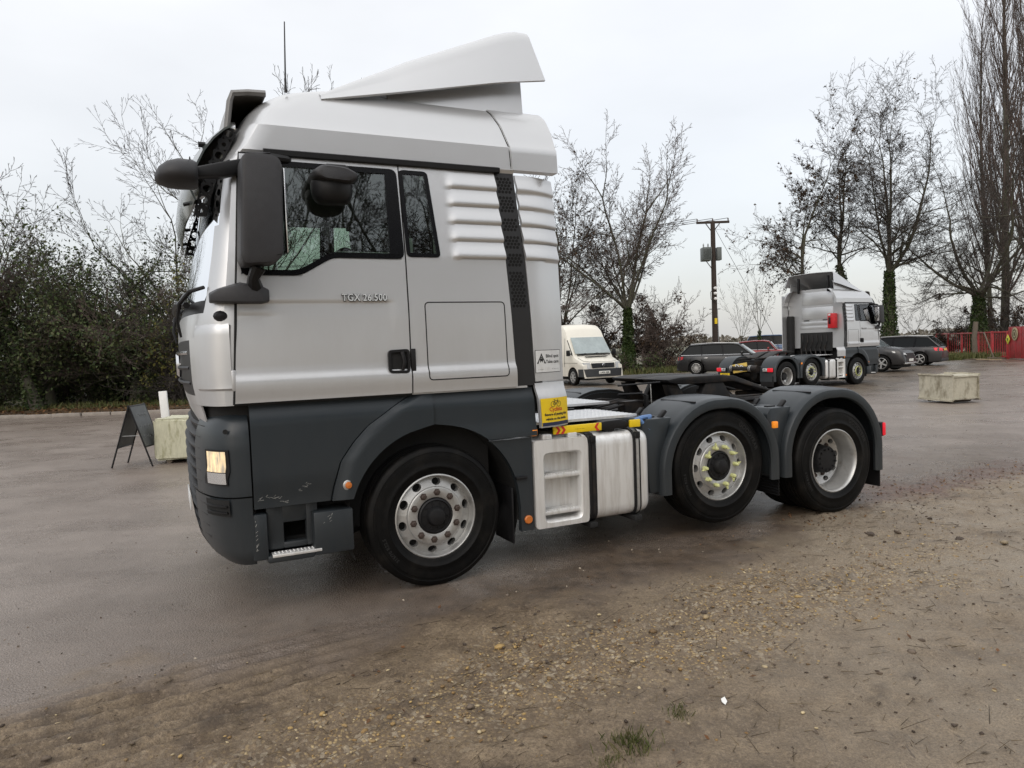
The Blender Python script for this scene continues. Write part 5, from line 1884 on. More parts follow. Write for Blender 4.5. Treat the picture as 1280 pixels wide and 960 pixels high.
def random_island(name, cols, rough=0.8):
    m = bpy.data.materials.new(name)
    m.use_nodes = True
    t = m.node_tree
    b = t.nodes['Principled BSDF']
    b.inputs['Specular IOR Level'].default_value = 0.25
    g = t.nodes.new('ShaderNodeNewGeometry')
    r = t.nodes.new('ShaderNodeValToRGB')
    r.color_ramp.interpolation = 'LINEAR'
    while len(r.color_ramp.elements) < len(cols):
        r.color_ramp.elements.new(0.5)
    for i, c in enumerate(cols):
        r.color_ramp.elements[i].position = i / (len(cols) - 1)
        r.color_ramp.elements[i].color = (*c, 1)
    t.links.new(g.outputs['Random Per Island'], r.inputs[0])
    n = t.nodes.new('ShaderNodeTexNoise')
    n.inputs['Scale'].default_value = 90
    tc = t.nodes.new('ShaderNodeTexCoord')
    t.links.new(tc.outputs['Object'], n.inputs['Vector'])
    mr = t.nodes.new('ShaderNodeMapRange')
    mr.inputs[3].default_value = 0.7
    mr.inputs[4].default_value = 1.3
    t.links.new(n.outputs['Fac'], mr.inputs[0])
    v_ = t.nodes.new('ShaderNodeVectorMath')
    v_.operation = 'SCALE'
    t.links.new(r.outputs[0], v_.inputs[0])
    t.links.new(mr.outputs[0], v_.inputs['Scale'])
    t.links.new(v_.outputs[0], b.inputs['Base Color'])
    b.inputs['Roughness'].default_value = rough
    return m


STONE = random_island('flint_gravel', [(0.12, 0.08, 0.045), (0.26, 0.165, 0.07), (0.46, 0.32, 0.13), (0.20, 0.13, 0.065), (0.52, 0.42, 0.25), (0.15, 0.12, 0.095), (0.36, 0.24, 0.10)], 0.6)
CLOD = random_island('mud_clod', [(0.05, 0.038, 0.03), (0.10, 0.075, 0.056), (0.16, 0.125, 0.095), (0.07, 0.055, 0.045)], 0.85)
pebbles(9000, 1, 0.0056, STONE, 'gravel', lambda md, gr, x, y: gr ** 1.3 * 0.9 + 0.015 * md, 0.5)
pebbles(150, 2, 0.011, STONE, 'gravel', lambda md, gr, x, y: gr ** 1.5 * 0.5 + 0.02 * md, 0.55)
pebbles(3200, 3, 0.006, CLOD, 'mud_crumbs', lambda md, gr, x, y: md * 0.5, 0.6)
pebbles(70, 4, 0.013, CLOD, 'mud_crumbs', lambda md, gr, x, y: md * 0.5, 0.5)
# grit and flecks strewn over the tarmac
rng = np.random.default_rng(19)
n = 2600
x = rng.uniform(-7, 8, n)
y = mudline(x) + rng.exponential(2.2, n)
z = gz_many(x, y)[0]
sz = 0.004 * np.exp(rng.normal(0, 0.5, n))
tag(link(bpy.data.objects.new('road_grit', leaves_mesh('road_grit', np.stack([x, y, z + 0.004], -1), 0.006, rng, random_island('grit', [(0.04, 0.032, 0.026), (0.09, 0.07, 0.055), (0.42, 0.36, 0.28), (0.05, 0.04, 0.03), (0.20, 0.12, 0.06)], 0.8), 1.2, 0.7, 0.8))), kind='stuff')
# straw, dead leaves and bits of twig
rng = np.random.default_rng(11)
n = 1500
x = rng.uniform(-3, 7, n * 3)
y = rng.uniform(2.4, 9, n * 3)
z, md, gr = gz_many(x, y)
k_ = (rng.random(n * 3) < md * 0.8)
x, y, z = x[k_][:n], y[k_][:n], z[k_][:n]
a = rng.normal(0.55, 0.7, len(x))
ln = rng.exponential(0.022, len(x)) + 0.012
segs = np.stack([x - np.cos(a) * ln, y - np.sin(a) * ln, z + 0.003, x + np.cos(a) * ln, y + np.sin(a) * ln, z + 0.006 + rng.random(len(x)) * 0.006, np.full(len(x), 0.0016), np.full(len(x), 0.001)], -1)
STRAW = random_island('twig_litter', [(0.03, 0.022, 0.016), (0.07, 0.05, 0.03), (0.16, 0.12, 0.07), (0.04, 0.03, 0.022)], 0.8)
tag(link(bpy.data.objects.new('twig_litter', tubes_mesh('twig_litter', segs, 4, STRAW))), kind='stuff')
DLEAF = random_island('dead_leaf', [(0.10, 0.05, 0.025), (0.20, 0.12, 0.05), (0.06, 0.035, 0.022), (0.15, 0.07, 0.03)], 0.8)
xs = np.concatenate([rng.uniform(2.5, 9, 900), rng.uniform(-1, 7, 250)])
ys = mudline(xs) + np.concatenate([rng.normal(0.05, 0.28, 900), rng.normal(-1.6, 1.2, 250)])
zz_ = gz_many(xs, ys)[0]
tag(link(bpy.data.objects.new('dead_leaves', leaves_mesh('dead_leaves', np.stack([xs, ys, zz_ + 0.008], -1), 0.014, rng, DLEAF, 2.0))), kind='stuff')
n = 5200
xs = rng.uniform(-26, -4, n)
ys = 22.9 + np.abs(rng.normal(0, 1.4, n))
tag(link(bpy.data.objects.new('dead_leaves', leaves_mesh('dead_leaves', np.stack([xs, ys, gz_many(xs, ys)[0] + 0.03], -1), 0.05, rng, DLEAF, 1.2))), kind='stuff')
# ================================================================== trees and hedges
BARK = mat('bark', (0.070, 0.060, 0.048), 0.9, var=0.4, vscale=5, stretch=(6, 6, 1), bump=0.5, bscale=20, col2=(0.075, 0.085, 0.045), cscale=1.5)
BARK_D = mat('dark_bark', (0.045, 0.037, 0.031), 0.9, var=0.35, vscale=6, stretch=(6, 6, 1))
TWIG = mat('twig', (0.050, 0.041, 0.035), 0.85, var=0.3, vscale=3)
TWIG_R = mat('reddish_twig', (0.090, 0.066, 0.055), 0.85, var=0.3, vscale=3)
IVY = random_island('ivy_leaf', [(0.018, 0.034, 0.012), (0.04, 0.066, 0.02), (0.07, 0.095, 0.03), (0.028, 0.046, 0.016)], 0.45)
EVER = random_island('evergreen_leaf', [(0.020, 0.034, 0.013), (0.046, 0.068, 0.023), (0.085, 0.108, 0.040), (0.06, 0.055, 0.028), (0.035, 0.055, 0.019)], 0.7)
YLEAF = random_island('yellowing_leaf', [(0.10, 0.105, 0.028), (0.19, 0.17, 0.045), (0.06, 0.08, 0.025)], 0.6)
BRLEAF = random_island('withered_leaf', [(0.05, 0.033, 0.022), (0.085, 0.055, 0.034), (0.035, 0.025, 0.018)], 0.8)


def hor(px):
    return 434.2 - 0.036 * (px - 640)


def at(px, d):
    """ground point at a given depth seen in photo column px (survey of the photograph, used for placing things)"""
    return Vector(((px - 640) / 907.0 * d, d, 0))


def tall(px, y, d):
    return CAMH + (hor(px) - y) / 907.0 * d


def grow(rs, p, d, length, r, lv, P, out):
    n = P['n'][lv]
    st = length / n
    wob, upw = P['wob'][lv], P['up'][lv]
    last = lv == len(P['n']) - 1
    kids_ = 0 if last else P['kids'][lv]
    t0 = P['start'][lv]
    tap = P['taper'][lv]
    acc = rs.random()
    for i in range(n):
        d = Vector((d.x + rs.gauss(0, wob), d.y + rs.gauss(0, wob), d.z + rs.gauss(0, wob) + upw)).normalized()
        q = p + d * st
        ra, rb = r * (1 - tap * i / n), r * (1 - tap * (i + 1) / n)
        out[lv].append((p.x, p.y, p.z, q.x, q.y, q.z, ra, rb))
        t = (i + 1) / n
        if kids_ and t > t0:
            acc += kids_ / (n * (1 - t0))
            while acc >= 1:
                acc -= 1
                ang = math.radians(P['ang'][lv] * rs.uniform(0.65, 1.3))
                ax = d.cross(Vector((rs.gauss(0, 1), rs.gauss(0, 1), rs.gauss(0, 1))))
                if ax.length < 1e-4:
                    continue
                c = Matrix.Rotation(ang, 3, ax.normalized()) @ d
                f = rs.random()
                o = p.lerp(q, f)
                grow(rs, o, c, length * P['ratio'][lv] * rs.uniform(0.6, 1.15) * (1.12 - 0.6 * t), max(0.006, rb * P['rr'][lv]), lv + 1, P, out)
        p = q
    if not last and P.get('tip', True):
        for _ in range(P.get('fork', 2)):
            ax = Vector((rs.gauss(0, 1), rs.gauss(0, 1), rs.gauss(0, 1)))
            c = Matrix.Rotation(math.radians(rs.uniform(8, 26)), 3, d.cross(ax).normalized()) @ d
            grow(rs, p, c, length * P['ratio'][lv] * rs.uniform(0.7, 1.0), max(0.006, rb * 0.9), lv + 1, P, out)


SPREAD = dict(n=[8, 7, 6, 5, 3], wob=[0.06, 0.10, 0.12, 0.13, 0.14], up=[0.0, 0.02, 0.02, 0.02, 0.01], kids=[8, 6, 4, 2, 0], start=[0.18, 0.15, 0.12, 0.1, 0],
              ang=[48, 46, 44, 42, 0], ratio=[0.52, 0.52, 0.52, 0.5, 0], rr=[0.5, 0.5, 0.5, 0.6, 0], taper=[0.5, 0.75, 0.8, 0.8, 0.8])
LEADER = dict(n=[13, 7, 6, 4, 3], wob=[0.08, 0.16, 0.17, 0.16, 0.15], up=[0.06, 0.03, 0.015, 0.01, 0.01], kids=[15, 7, 5, 2, 0], start=[0.06, 0.15, 0.12, 0.1, 0],
              ang=[62, 52, 46, 44, 0], ratio=[0.46, 0.5, 0.5, 0.5, 0], rr=[0.5, 0.55, 0.55, 0.6, 0], taper=[0.82, 0.8, 0.8, 0.8, 0.8])
POPLAR = dict(n=[14, 8, 6, 4], wob=[0.02, 0.05, 0.08, 0.1], up=[0.05, 0.16, 0.12, 0.1], kids=[60, 10, 5, 0], start=[0.10, 0.12, 0.1, 0],
              ang=[26, 22, 24, 0], ratio=[0.36, 0.36, 0.42, 0], rr=[0.32, 0.5, 0.6, 0], taper=[0.8, 0.8, 0.8, 0.8], fork=1)
OPEN = dict(n=[8, 7, 6, 4, 3], wob=[0.06, 0.10, 0.12, 0.13, 0.14], up=[0.01, 0.03, 0.02, 0.02, 0.01], kids=[6, 4, 3, 1, 0], start=[0.18, 0.2, 0.15, 0.1, 0], ang=[46, 44, 42, 40, 0], ratio=[0.52, 0.52, 0.5, 0.5, 0], rr=[0.5, 0.5, 0.5, 0.6, 0], taper=[0.5, 0.75, 0.8, 0.8, 0.8])
SPARSE = dict(n=[8, 5, 4], wob=[0.05, 0.12, 0.15], up=[0.04, 0.08, 0.04], kids=[7, 4, 0], start=[0.15, 0.2, 0], ang=[42, 40, 0], ratio=[0.45, 0.45, 0], rr=[0.5, 0.5, 0], taper=[0.8, 0.8, 0.8])
SHRUB = dict(n=[5, 6, 5, 4], wob=[0.14, 0.2, 0.24, 0.25], up=[0.02, 0.05, 0.03, 0.0], kids=[7, 7, 5, 0], start=[0.1, 0.15, 0.1, 0],
             ang=[45, 48, 48, 0], ratio=[0.6, 0.52, 0.5, 0], rr=[0.6, 0.55, 0.6, 0], taper=[0.5, 0.7, 0.8, 0.8])


def tree(name, label, cat, base, H, seed, P=SPREAD, r=0.25, trunk=None, fork=0.3, limbs=5, limb_ang=30, limb_len=0.55, lean=(0, 0), ivy=0, ivy_to=0.5, leaves=None, n_leaf=0, lsize=0.05,
         lspread=0.12, group='bare trees round the yard', twig=TWIG, stems=1, bark=BARK, lv_leaf=3, minr=None, clump=0):
    rs = random.Random(seed)
    rng = np.random.default_rng(seed)
    out = [[] for _ in range(len(P['n']) + 1)]
    tr = []
    for sidx in range(stems):
        # trunk spine
        pts = trunk or [(0, 0), (lean[0] * 0.3, 0.4 * fork), (lean[0] * 0.7, 0.75 * fork), (lean[0], fork)]
        off = Vector((rs.gauss(0, 0.25), rs.gauss(0, 0.25), 0)) if sidx else Vector((0, 0, 0))
        pr = None
        for i, (x, t) in enumerate(pts):
            q = Vector((x, rs.gauss(0, 0.03), t * H)) + off
            rr = r * (1 - 0.45 * t / max(pts[-1][1], 0.01)) * (1.35 if i == 0 else 1)
            if pr is not None:
                m_ = 3
                for k in range(m_):
                    a, b = pr[0].lerp(q, k / m_), pr[0].lerp(q, (k + 1) / m_)
                    tr.append((*a, *b, pr[1] + (rr - pr[1]) * k / m_, pr[1] + (rr - pr[1]) * (k + 1) / m_))
            pr = (q, rr)
        topp, topr = pr
        if P is POPLAR:
            grow(rs, topp, Vector((0, 0, 1)), H - topp.z, topr, 0, P, out)
            tr += out[0]
        else:
            a0 = rs.uniform(0, 6.28)
            for k in range(limbs):
                az = a0 + k * 6.283 / limbs + rs.uniform(-0.4, 0.4)
                an = math.radians(limb_ang * rs.uniform(0.35, 1.2))
                d = Vector((math.sin(an) * math.cos(az) + lean[1], math.sin(an) * math.sin(az), math.cos(an)))
                grow(rs, topp - Vector((0, 0, rs.uniform(0, 0.10) * H * fork)), d.normalized(), H * limb_len * rs.uniform(0.75, 1.1), topr * rs.uniform(0.45, 0.75), 0, P, out)
    # fit the grown height to the wanted one
    allz = float(np.percentile(np.array([s[5] for l in out[2:] for s in l]), 99.93))
    k = H / allz
    if P is not POPLAR and abs(k - 1) > 0.02:
        z0 = topp.z

        f_ = (H - z0) / (allz - z0)
        x0, y0 = topp.x, topp.y
        out = [[(x0 + (s[0] - x0) * f_, y0 + (s[1] - y0) * f_, z0 + (s[2] - z0) * f_, x0 + (s[3] - x0) * f_, y0 + (s[4] - y0) * f_, z0 + (s[5] - z0) * f_, s[6], s[7]) for s in l] for l in out]
    root = empty(name, base)
    tag(root, label, cat, group)
    if P is not POPLAR:
        big = tr
    else:
        big = tr
    link(bpy.data.objects.new('trunk', tubes_mesh('trunk', big, 9, bark)), root)
    br = [s for l in out[(1 if P is POPLAR else 0):2] for s in l]
    tw = [s for l in out[2:] for s in l]
    if minr:
        tw = [(*s[:6], max(s[6], minr), max(s[7], minr * 0.7)) for s in tw]
    if br:
        link(bpy.data.objects.new('branches', tubes_mesh('branches', br, 6, bark if P is not POPLAR else twig)), root)
    link(bpy.data.objects.new('crown', tubes_mesh('crown', tw, 3, twig)), root)
    if ivy:
        sg = np.array(tr if ivy_to < 0.4 else tr + out[0])
        sg = sg[np.minimum(sg[:, 2], sg[:, 5]) < H * ivy_to]
        ln_ = np.linalg.norm(sg[:, 3:6] - sg[:, :3], axis=1)
        pick = rng.choice(len(sg), ivy, p=ln_ / ln_.sum())
        t = rng.random(ivy)[:, None]
        p = sg[pick, :3] * (1 - t) + sg[pick, 3:6] * t
        rad = sg[pick, 6:7] + np.abs(rng.normal(0, 0.05, (ivy, 1)))
        a = rng.uniform(0, 6.28, ivy)
        p = p + np.stack([np.cos(a), np.sin(a), rng.normal(0, 0.3, ivy)], -1) * rad
        link(bpy.data.objects.new('ivy', leaves_mesh('ivy', p, 0.055 if base[1] < 35 else 0.075, rng, IVY)), root)
    if leaves is not None and n_leaf:
        sg = np.array([s for l in out[lv_leaf:] for s in l])
        pick = rng.choice(len(sg), n_leaf if not clump else n_leaf // clump)
        if clump:
            pick = np.repeat(pick, clump)[:n_leaf]
        p = sg[pick, 3:6] + rng.normal(0, lspread, (len(pick), 3))
        link(bpy.data.objects.new('foliage', leaves_mesh('foliage', p, lsize, rng, leaves)), root)
    return root


def shrub(name, label, base, w, h, seed, leafm, n_leaf, lsize, group='hedge plants along the lane', twigm=TWIG, cat='shrub', stems=7, ang=38, lspread=0.16, gap=0.5, minr=None):
    """multi-stemmed bush: woody stems from the ground carrying leaf sprays"""
    rs = random.Random(seed)
    rng = np.random.default_rng(seed)
    out = [[] for _ in range(5)]
    for k in range(stems):
        az, an = rs.uniform(0, 6.28), math.radians(ang * rs.uniform(0.2, 1.3))
        d = Vector((math.sin(an) * math.cos(az) * w / h * 1.3, math.sin(an) * math.sin(az), math.cos(an))).normalized()
        grow(rs, Vector((rs.gauss(0, 0.12 * w), rs.gauss(0, 0.1 * w), 0)), d, h * rs.uniform(0.45, 0.7), 0.05 * rs.uniform(0.5, 1.2), 0, SHRUB, out)
    A = [np.array(l) for l in out if l]
    allz = max(float(a[:, 5].max()) for a in A)
    k = h / allz
    for a in A:
        a[:, [2, 5]] *= k
    root = empty(name, base)
    tag(root, label, cat, group)
    link(bpy.data.objects.new('stem', tubes_mesh('stem', A[0], 6, BARK_D)), root)
    tw = np.concatenate(A[1:])
    if minr:
        tw[:, 6:8] = np.maximum(tw[:, 6:8], minr)
    link(bpy.data.objects.new('twigs', tubes_mesh('twigs', tw, 3, twigm)), root)
    if n_leaf:
        sg = np.concatenate(A[1:])
        ctr = rng.choice(len(sg), max(3, int(n_leaf * gap / 30)))
        pick = np.repeat(ctr, int(30 / gap))[:n_leaf]
        p = sg[pick, 3:6] + rng.normal(0, lspread, (len(pick), 3))
        p = p[p[:, 2] > 0.02]
        link(bpy.data.objects.new('foliage', leaves_mesh('foliage', p, lsize, rng, leafm)), root)
    return root


# --- beyond the yard, centre
g2 = 'trees behind the car park'
tree('cherry_tree', 'wide bare tree with ivy clad trunk between the cream van and the dark estate', 'tree', at(787, 42), tall(787, 172, 42), 21, r=0.26, fork=0.27, limbs=8, limb_ang=52, limb_len=0.46,
     ivy=6500, ivy_to=0.36, group=g2, twig=TWIG_R, minr=0.009)
tree('ash_tree', 'leggy tree with clinging brown leaves right behind the big cab', 'tree', at(706, 44), tall(706, 215, 44), 22, r=0.2, fork=0.22, limbs=6, limb_ang=34, limb_len=0.46, leaves=BRLEAF, n_leaf=2600, lsize=0.075,
     lspread=0.10, group=g2, minr=0.008)
shrub('thicket', 'dark brown thicket standing behind the cream van roof', at(745, 45), 5.5, tall(745, 348, 45), 23, BRLEAF, 4200, 0.075, group=g2, stems=9, minr=0.009)
shrub('thicket', 'rusty brown twiggy bush right of the ivy clad trunk', at(822, 43), 4.6, tall(822, 345, 43), 24, BRLEAF, 2400, 0.075, group=g2, stems=9, twigm=TWIG_R, minr=0.009)
shrub('bramble', 'low olive bramble at the foot of the ivy clad trunk', at(800, 39), 4.5, 1.5, 25, EVER, 1500, 0.06, group=g2, stems=8, twigm=TWIG_R, minr=0.009)
shrub('bramble', 'low brown bramble just left of the dark estate car', at(835, 40), 4.0, 1.4, 26, BRLEAF, 900, 0.06, group=g2, stems=8, twigm=TWIG_R, minr=0.009)
tree('sapling', 'thin bare sapling left of the far tractor unit cab', 'tree', at(951, 48), tall(951, 318, 48), 27, P=SPARSE, r=0.07, fork=0.3, limbs=4, limb_ang=24, limb_len=0.6, leaves=BRLEAF, n_leaf=90, lsize=0.06, group=g2, minr=0.008, ivy=260, ivy_to=0.38, lv_leaf=2)
tree('sapling', 'faint slim sapling beside the utility pole', 'tree', at(928, 52), tall(928, 345, 52), 28, P=SPARSE, r=0.05, fork=0.25, limbs=4, limb_ang=28, limb_len=0.5, group=g2, minr=0.008)
# --- right: tall trees over the far tractor unit and the gate
g3 = 'tall bare trees on the right'
tree('lime_tree', 'bare tree dotted with withered leaf clusters directly above the far cab', 'tree', at(1004, 52), tall(1004, 118, 52), 31, P=LEADER, r=0.34, trunk=[(0, 0), (0.05, 0.12), (0.0, 0.26)], limbs=2, limb_ang=7, limb_len=0.62,
     leaves=BRLEAF, n_leaf=2200, lsize=0.095, lspread=0.05, group=g3, minr=0.009, clump=2, lv_leaf=2)
tree('lime_tree', 'leaning bare tree between the far cab roof and the ivy trunk', 'tree', at(1072, 53), tall(1040, 108, 53), 32, P=LEADER, r=0.38, trunk=[(0, 0), (-0.4, 0.16), (-1.2, 0.34)], limbs=2, limb_ang=12, limb_len=0.6, lean=(0, -0.10),
     group=g3, minr=0.009, ivy=1600, ivy_to=0.35)
tree('lime_tree', 'tallest forked bare tree with thick ivy trunk right of the far cab', 'tree', at(1113, 50), tall(1110, 88, 50), 33, r=0.42, trunk=[(0, 0), (0.0, 0.15), (0.05, 0.30)], P=LEADER, limbs=4, limb_ang=30, limb_len=0.62,
     leaves=BRLEAF, n_leaf=160, lsize=0.08, group=g3, minr=0.009, ivy=4200, ivy_to=0.36)
tree('oak_tree', 'crooked bare tree with low limbs behind the wooden post', 'tree', at(1226, 49), tall(1200, 150, 49), 34, r=0.48, trunk=[(0, 0), (-0.1, 0.12), (0.0, 0.26)], P=LEADER, limbs=5, limb_ang=48, limb_len=0.66,
     group=g3, minr=0.008, ivy=4200, ivy_to=0.38, lean=(0, -0.2))
for i, (px, dd, yt, sd, lb) in enumerate(((1257, 54, -40, 41, 'left of the two tall upright poplars by the red gate'), (1292, 55, -70, 42, 'poplar cut off by the right photo edge behind the gate'), (1240, 60, 40, 43, 'slimmer poplar half hidden left of the tall poplars'))):
    tree('poplar', lb, 'tree', at(px, dd), tall(px, yt, dd), sd, P=POPLAR, r=0.55 if i < 2 else 0.35, trunk=[(0, 0), (0, 0.06)], group=g3, minr=0.008, twig=TWIG_R)
tree('sapling', 'pale little sapling between the dark suv and the gate', 'tree', at(1143, 52), tall(1143, 356, 52), 35, P=SPARSE, r=0.05, fork=0.3, limbs=5, limb_ang=50, limb_len=0.5, group=g3, minr=0.008)
shrub('thicket', 'dense brown thicket under the poplars behind the gate', at(1262, 52), 7, 5.6, 36, BRLEAF, 2600, 0.08, group=g3, stems=10, minr=0.009)
shrub('thicket', 'small brown scrub behind the grey estate and red rail', at(1195, 56), 5, 2.4, 37, BRLEAF, 1200, 0.08, group=g3, stems=9, minr=0.009)
# --- left: overgrown lane side
g4 = 'overgrown trees along the lane'
tree('holly_tree', 'dense dark green ivy smothered tree furthest left', 'tree', at(62, 26), tall(62, 264, 26), 51, r=0.22, fork=0.12, limbs=10, limb_ang=58, limb_len=0.50, leaves=EVER, n_leaf=26000, lsize=0.055, lspread=0.26, group=g4, twig=TWIG, lv_leaf=1, minr=0.006, ivy=1500, ivy_to=0.4)
tree('hawthorn_tree', 'dark bushy tree of tangled brown twigs beside the sandwich board', 'tree', at(168, 27), tall(160, 286, 27), 52, r=0.22, fork=0.12, limbs=10, limb_ang=56, limb_len=0.50, leaves=EVER, n_leaf=17000, lsize=0.055, lspread=0.26, group=g4, twig=TWIG_R, lv_leaf=1, minr=0.007, ivy=1500, ivy_to=0.5)
tree('leaning_tree', 'leaning ivy covered trunk at the left photo edge', 'tree', at(48, 24.6), tall(0, 330, 24.6), 53, r=0.17, trunk=[(0, 0), (-0.45, 0.3), (-0.95, 0.65)], limbs=4, limb_ang=30, limb_len=0.5, group=g4, leaves=BRLEAF, n_leaf=1600, lsize=0.045, lspread=0.15, minr=0.006, ivy=1800, ivy_to=0.8, lean=(0, -0.2), twig=TWIG_R)
tree('bare_ash', 'slender bare tree rising just left of the front mirror', 'tree', at(236, 29), tall(215, 172, 29), 54, P=OPEN, r=0.12, fork=0.22, limbs=6, limb_ang=38, limb_len=0.46, group=g4, minr=0.007, ivy=1400, ivy_to=0.5, lean=(0, -0.12))
tree('bare_ash', 'bare tree cut off by the left photo edge', 'tree', at(-34, 24), tall(-20, 190, 24), 55, P=OPEN, r=0.12, fork=0.25, limbs=6, limb_ang=38, limb_len=0.46, group=g4, minr=0.007)
tree('bare_ash', 'tall bare tree whose twig tips show above the cab roof', 'tree', at(338, 29), tall(330, 84, 29), 56, P=OPEN, r=0.16, fork=0.3, limbs=7, limb_ang=40, limb_len=0.42, group=g4, minr=0.007)
shrub('hazel_bush', 'yellowing leafy bush behind the truck windscreen', at(216, 25.6), 2.0, tall(216, 330, 25.6), 57, YLEAF, 2000, 0.05, group=g4, stems=7, lspread=0.2, minr=0.006)
for i, (px, dd, h_, sd, lb) in enumerate(((-10, 27, 3.6, 61, 'low dark laurel shrub below the leaning trunk'), (70, 28, 3.4, 62, 'low dark laurel shrub under the furthest left tree'), (128, 28.5, 3.4, 63, 'low dark laurel shrub behind the sandwich board'),
                                           (200, 28, 3.2, 64, 'low dark laurel shrub beyond the white marker post'), (262, 29, 2.8, 65, 'low dark laurel shrub hidden behind the cab nose'))):
    shrub('laurel_shrub', lb, at(px, dd), 3.8, h_, sd, EVER, 5200, 0.06, group=g4, stems=9, ang=55, lspread=0.24, gap=0.3)
rng = np.random.default_rng(70)
n = 15000
px_ = rng.uniform(-90, 275, n)
dz_ = rng.uniform(30, 34, n)
zz_ = rng.random(n) * (2.2 + 2.4 * vnoise(px_ * 0.02, dz_ * 0.2))
tag(link(bpy.data.objects.new('undergrowth', leaves_mesh('undergrowth', np.stack([(px_ - 640) / 907 * dz_, dz_, zz_], -1), 0.10, rng, EVER))), kind='stuff')
# distant hedgerow and wood on the skyline, one mass
rng = np.random.default_rng(77)
hx = np.concatenate([rng.uniform(-60, 330, 9000), rng.uniform(40, 130, 1500)])
hy = np.concatenate([rng.uniform(230, 250, 9000), rng.uniform(120, 126, 1500)])
hz_ = np.concatenate([rng.random(9000) * (0.8 + 3.2 * vnoise(hx[:9000] * 0.05, hx[:9000] * 0 + 3) ** 2), rng.random(1500) * 1.0])
tag(link(bpy.data.objects.new('distant_hedgerow', leaves_mesh('distant_hedgerow', np.stack([hx, hy, hz_], -1), 0.75, rng, random_island('far_hedge', [(0.15, 0.135, 0.115), (0.20, 0.18, 0.15), (0.17, 0.16, 0.14)], 0.9)))), kind='stuff')  # leaf tones paled so the colour carries the distance haze
# grass blades at the verges
GRASS = random_island('grass_blade', [(0.045, 0.065, 0.018), (0.09, 0.10, 0.03), (0.13, 0.12, 0.05), (0.06, 0.08, 0.02)], 0.6)


def grass(xs, ys, h, seed, w=0.006, nm='grass'):
    rng = np.random.default_rng(seed)
    n = len(xs)
    z = gz_many(xs, ys)[0]
    a = rng.uniform(0, 6.28, n)
    hh = h * rng.uniform(0.4, 1.2, n)
    lx, ly = rng.normal(0, 0.35, n) * hh, rng.normal(0, 0.35, n) * hh
    ca, sa = np.cos(a) * w, np.sin(a) * w
    V = np.stack([np.stack([xs - ca, ys - sa, z - 0.005], -1), np.stack([xs + ca, ys + sa, z - 0.005], -1), np.stack([xs + lx * 0.5 + ca * 0.6, ys + ly * 0.5 + sa * 0.6, z + hh * 0.6], -1), np.stack([xs + lx, ys + ly, z + hh], -1)], 1).reshape(-1, 3)
    return tag(link(bpy.data.objects.new(nm, np_mesh(nm, V, np.arange(n * 4).reshape(n, 4), GRASS))), kind='stuff')


cx = rng.normal(0, 0.045, 260)
grass(0.438 + cx, 2.92 + rng.normal(0, 0.05, 260), 0.05, 1, 0.0018)
grass(0.70 + rng.normal(0, 0.03, 110), 3.17 + rng.normal(0, 0.035, 110), 0.03, 2, 0.0016)
grass(0.33 + rng.normal(0, 0.035, 90), 2.80 + rng.normal(0, 0.03, 90), 0.03, 3, 0.0016)
grass(rng.uniform(4, 13, 5000), rng.uniform(38, 44, 5000), 0.35, 4, 0.03)
grass(rng.uniform(22, 29, 3500), rng.uniform(41.5, 46, 3500), 0.4, 5, 0.03)
grass(rng.uniform(-28, -6, 3000), 24.2 + np.abs(rng.normal(0, 0.9, 3000)), 0.16, 6, 0.02)
# ================================================================== the second tractor unit, seen from behind
truck2 = copy_tree(truck, None, skip=('kerb_mirror', 'aerial', 'side_fairing'))
truck2.location = (11.93, 27.33, -0.13)
truck2.rotation_euler = (0, 0, R(211.6))
tag(truck2, 'distant silver tractor unit seen from behind with red box on cab back', 'truck', 'tractor units in the yard')
# its own fittings: deep side deflector on the far side, red box, rear board, tank, plate
fd = MB().loft([[(XR - 0.02, -1.17, z), (XR + 0.25, -1.16, z), (XR + 0.46, -1.10, z)] for z in frange(1.2, 3.35, 0.43)], False)
fd.build('side_fairing', SILVER, truck2, thick=0.02)
rb = MB().span((XR + 0.02, 0.66, 2.06), (XR + 0.22, 0.95, 2.60)).build('extinguisher_box', REDB, truck2, bevel=0.03)
MB().span((XR + 0.235, 0.72, 2.22), (XR + 0.25, 0.80, 2.46)).build('box_latch', BLACK, rb, bevel=0.01)
MB().span((XR + 0.235, 0.72, 2.52), (XR + 0.247, 0.80, 2.58)).build('box_label', WHT, rb)
brd = MB().box((4.74, -0.08, 0.80), (0.03, 0.62, 0.30), Matrix.Rotation(R(8), 3, 'X')).build('rear_board', mat('board_yellow', (0.62, 0.44, 0.10), 0.6, var=0.2), truck2, bevel=0.006)
inst('board_text', text_mesh('DD', 0.27, INK, 0.002, 0.012), brd, (4.758, -0.075, 0.795), (R(90), R(8), R(90)))
inst('board_text', text_mesh('DD', 0.27, WHT, 0.002, 0.004), brd, (4.764, -0.09, 0.80), (R(90), R(8), R(90)))
MB().tube([(4.68, -0.55, 0.78), (4.68, 0.62, 0.78)], 0.11, 14).build('air_tank', FRAME, truck2)
for y in (-0.50, -0.44, 0.30, 0.36):
    MB().lathe([(0.113, -0.014), (0.116, 0), (0.113, 0.014)], (4.68, y, 0.78), 14, 'y').build('tank_band', RIM, truck2)
npl = MB().span((4.67, -1.02, 0.50), (4.685, -0.60, 0.61)).build('number_plate', YEL, truck2)
inst('plate_text', text_mesh('WX12', 0.10, INK, 0.001, 0.001), npl, (4.687, -0.81, 0.555), (R(90), 0, R(90)))
for s in (-1, 1):
    MB().lathe([(0.155, 0.02), (0.172, -0.012), (0.178, -0.012), (0.185, 0.02)], (0, s * 1.22, 0.493), 20, 'y').build('nut_ring', LIME, truck2)

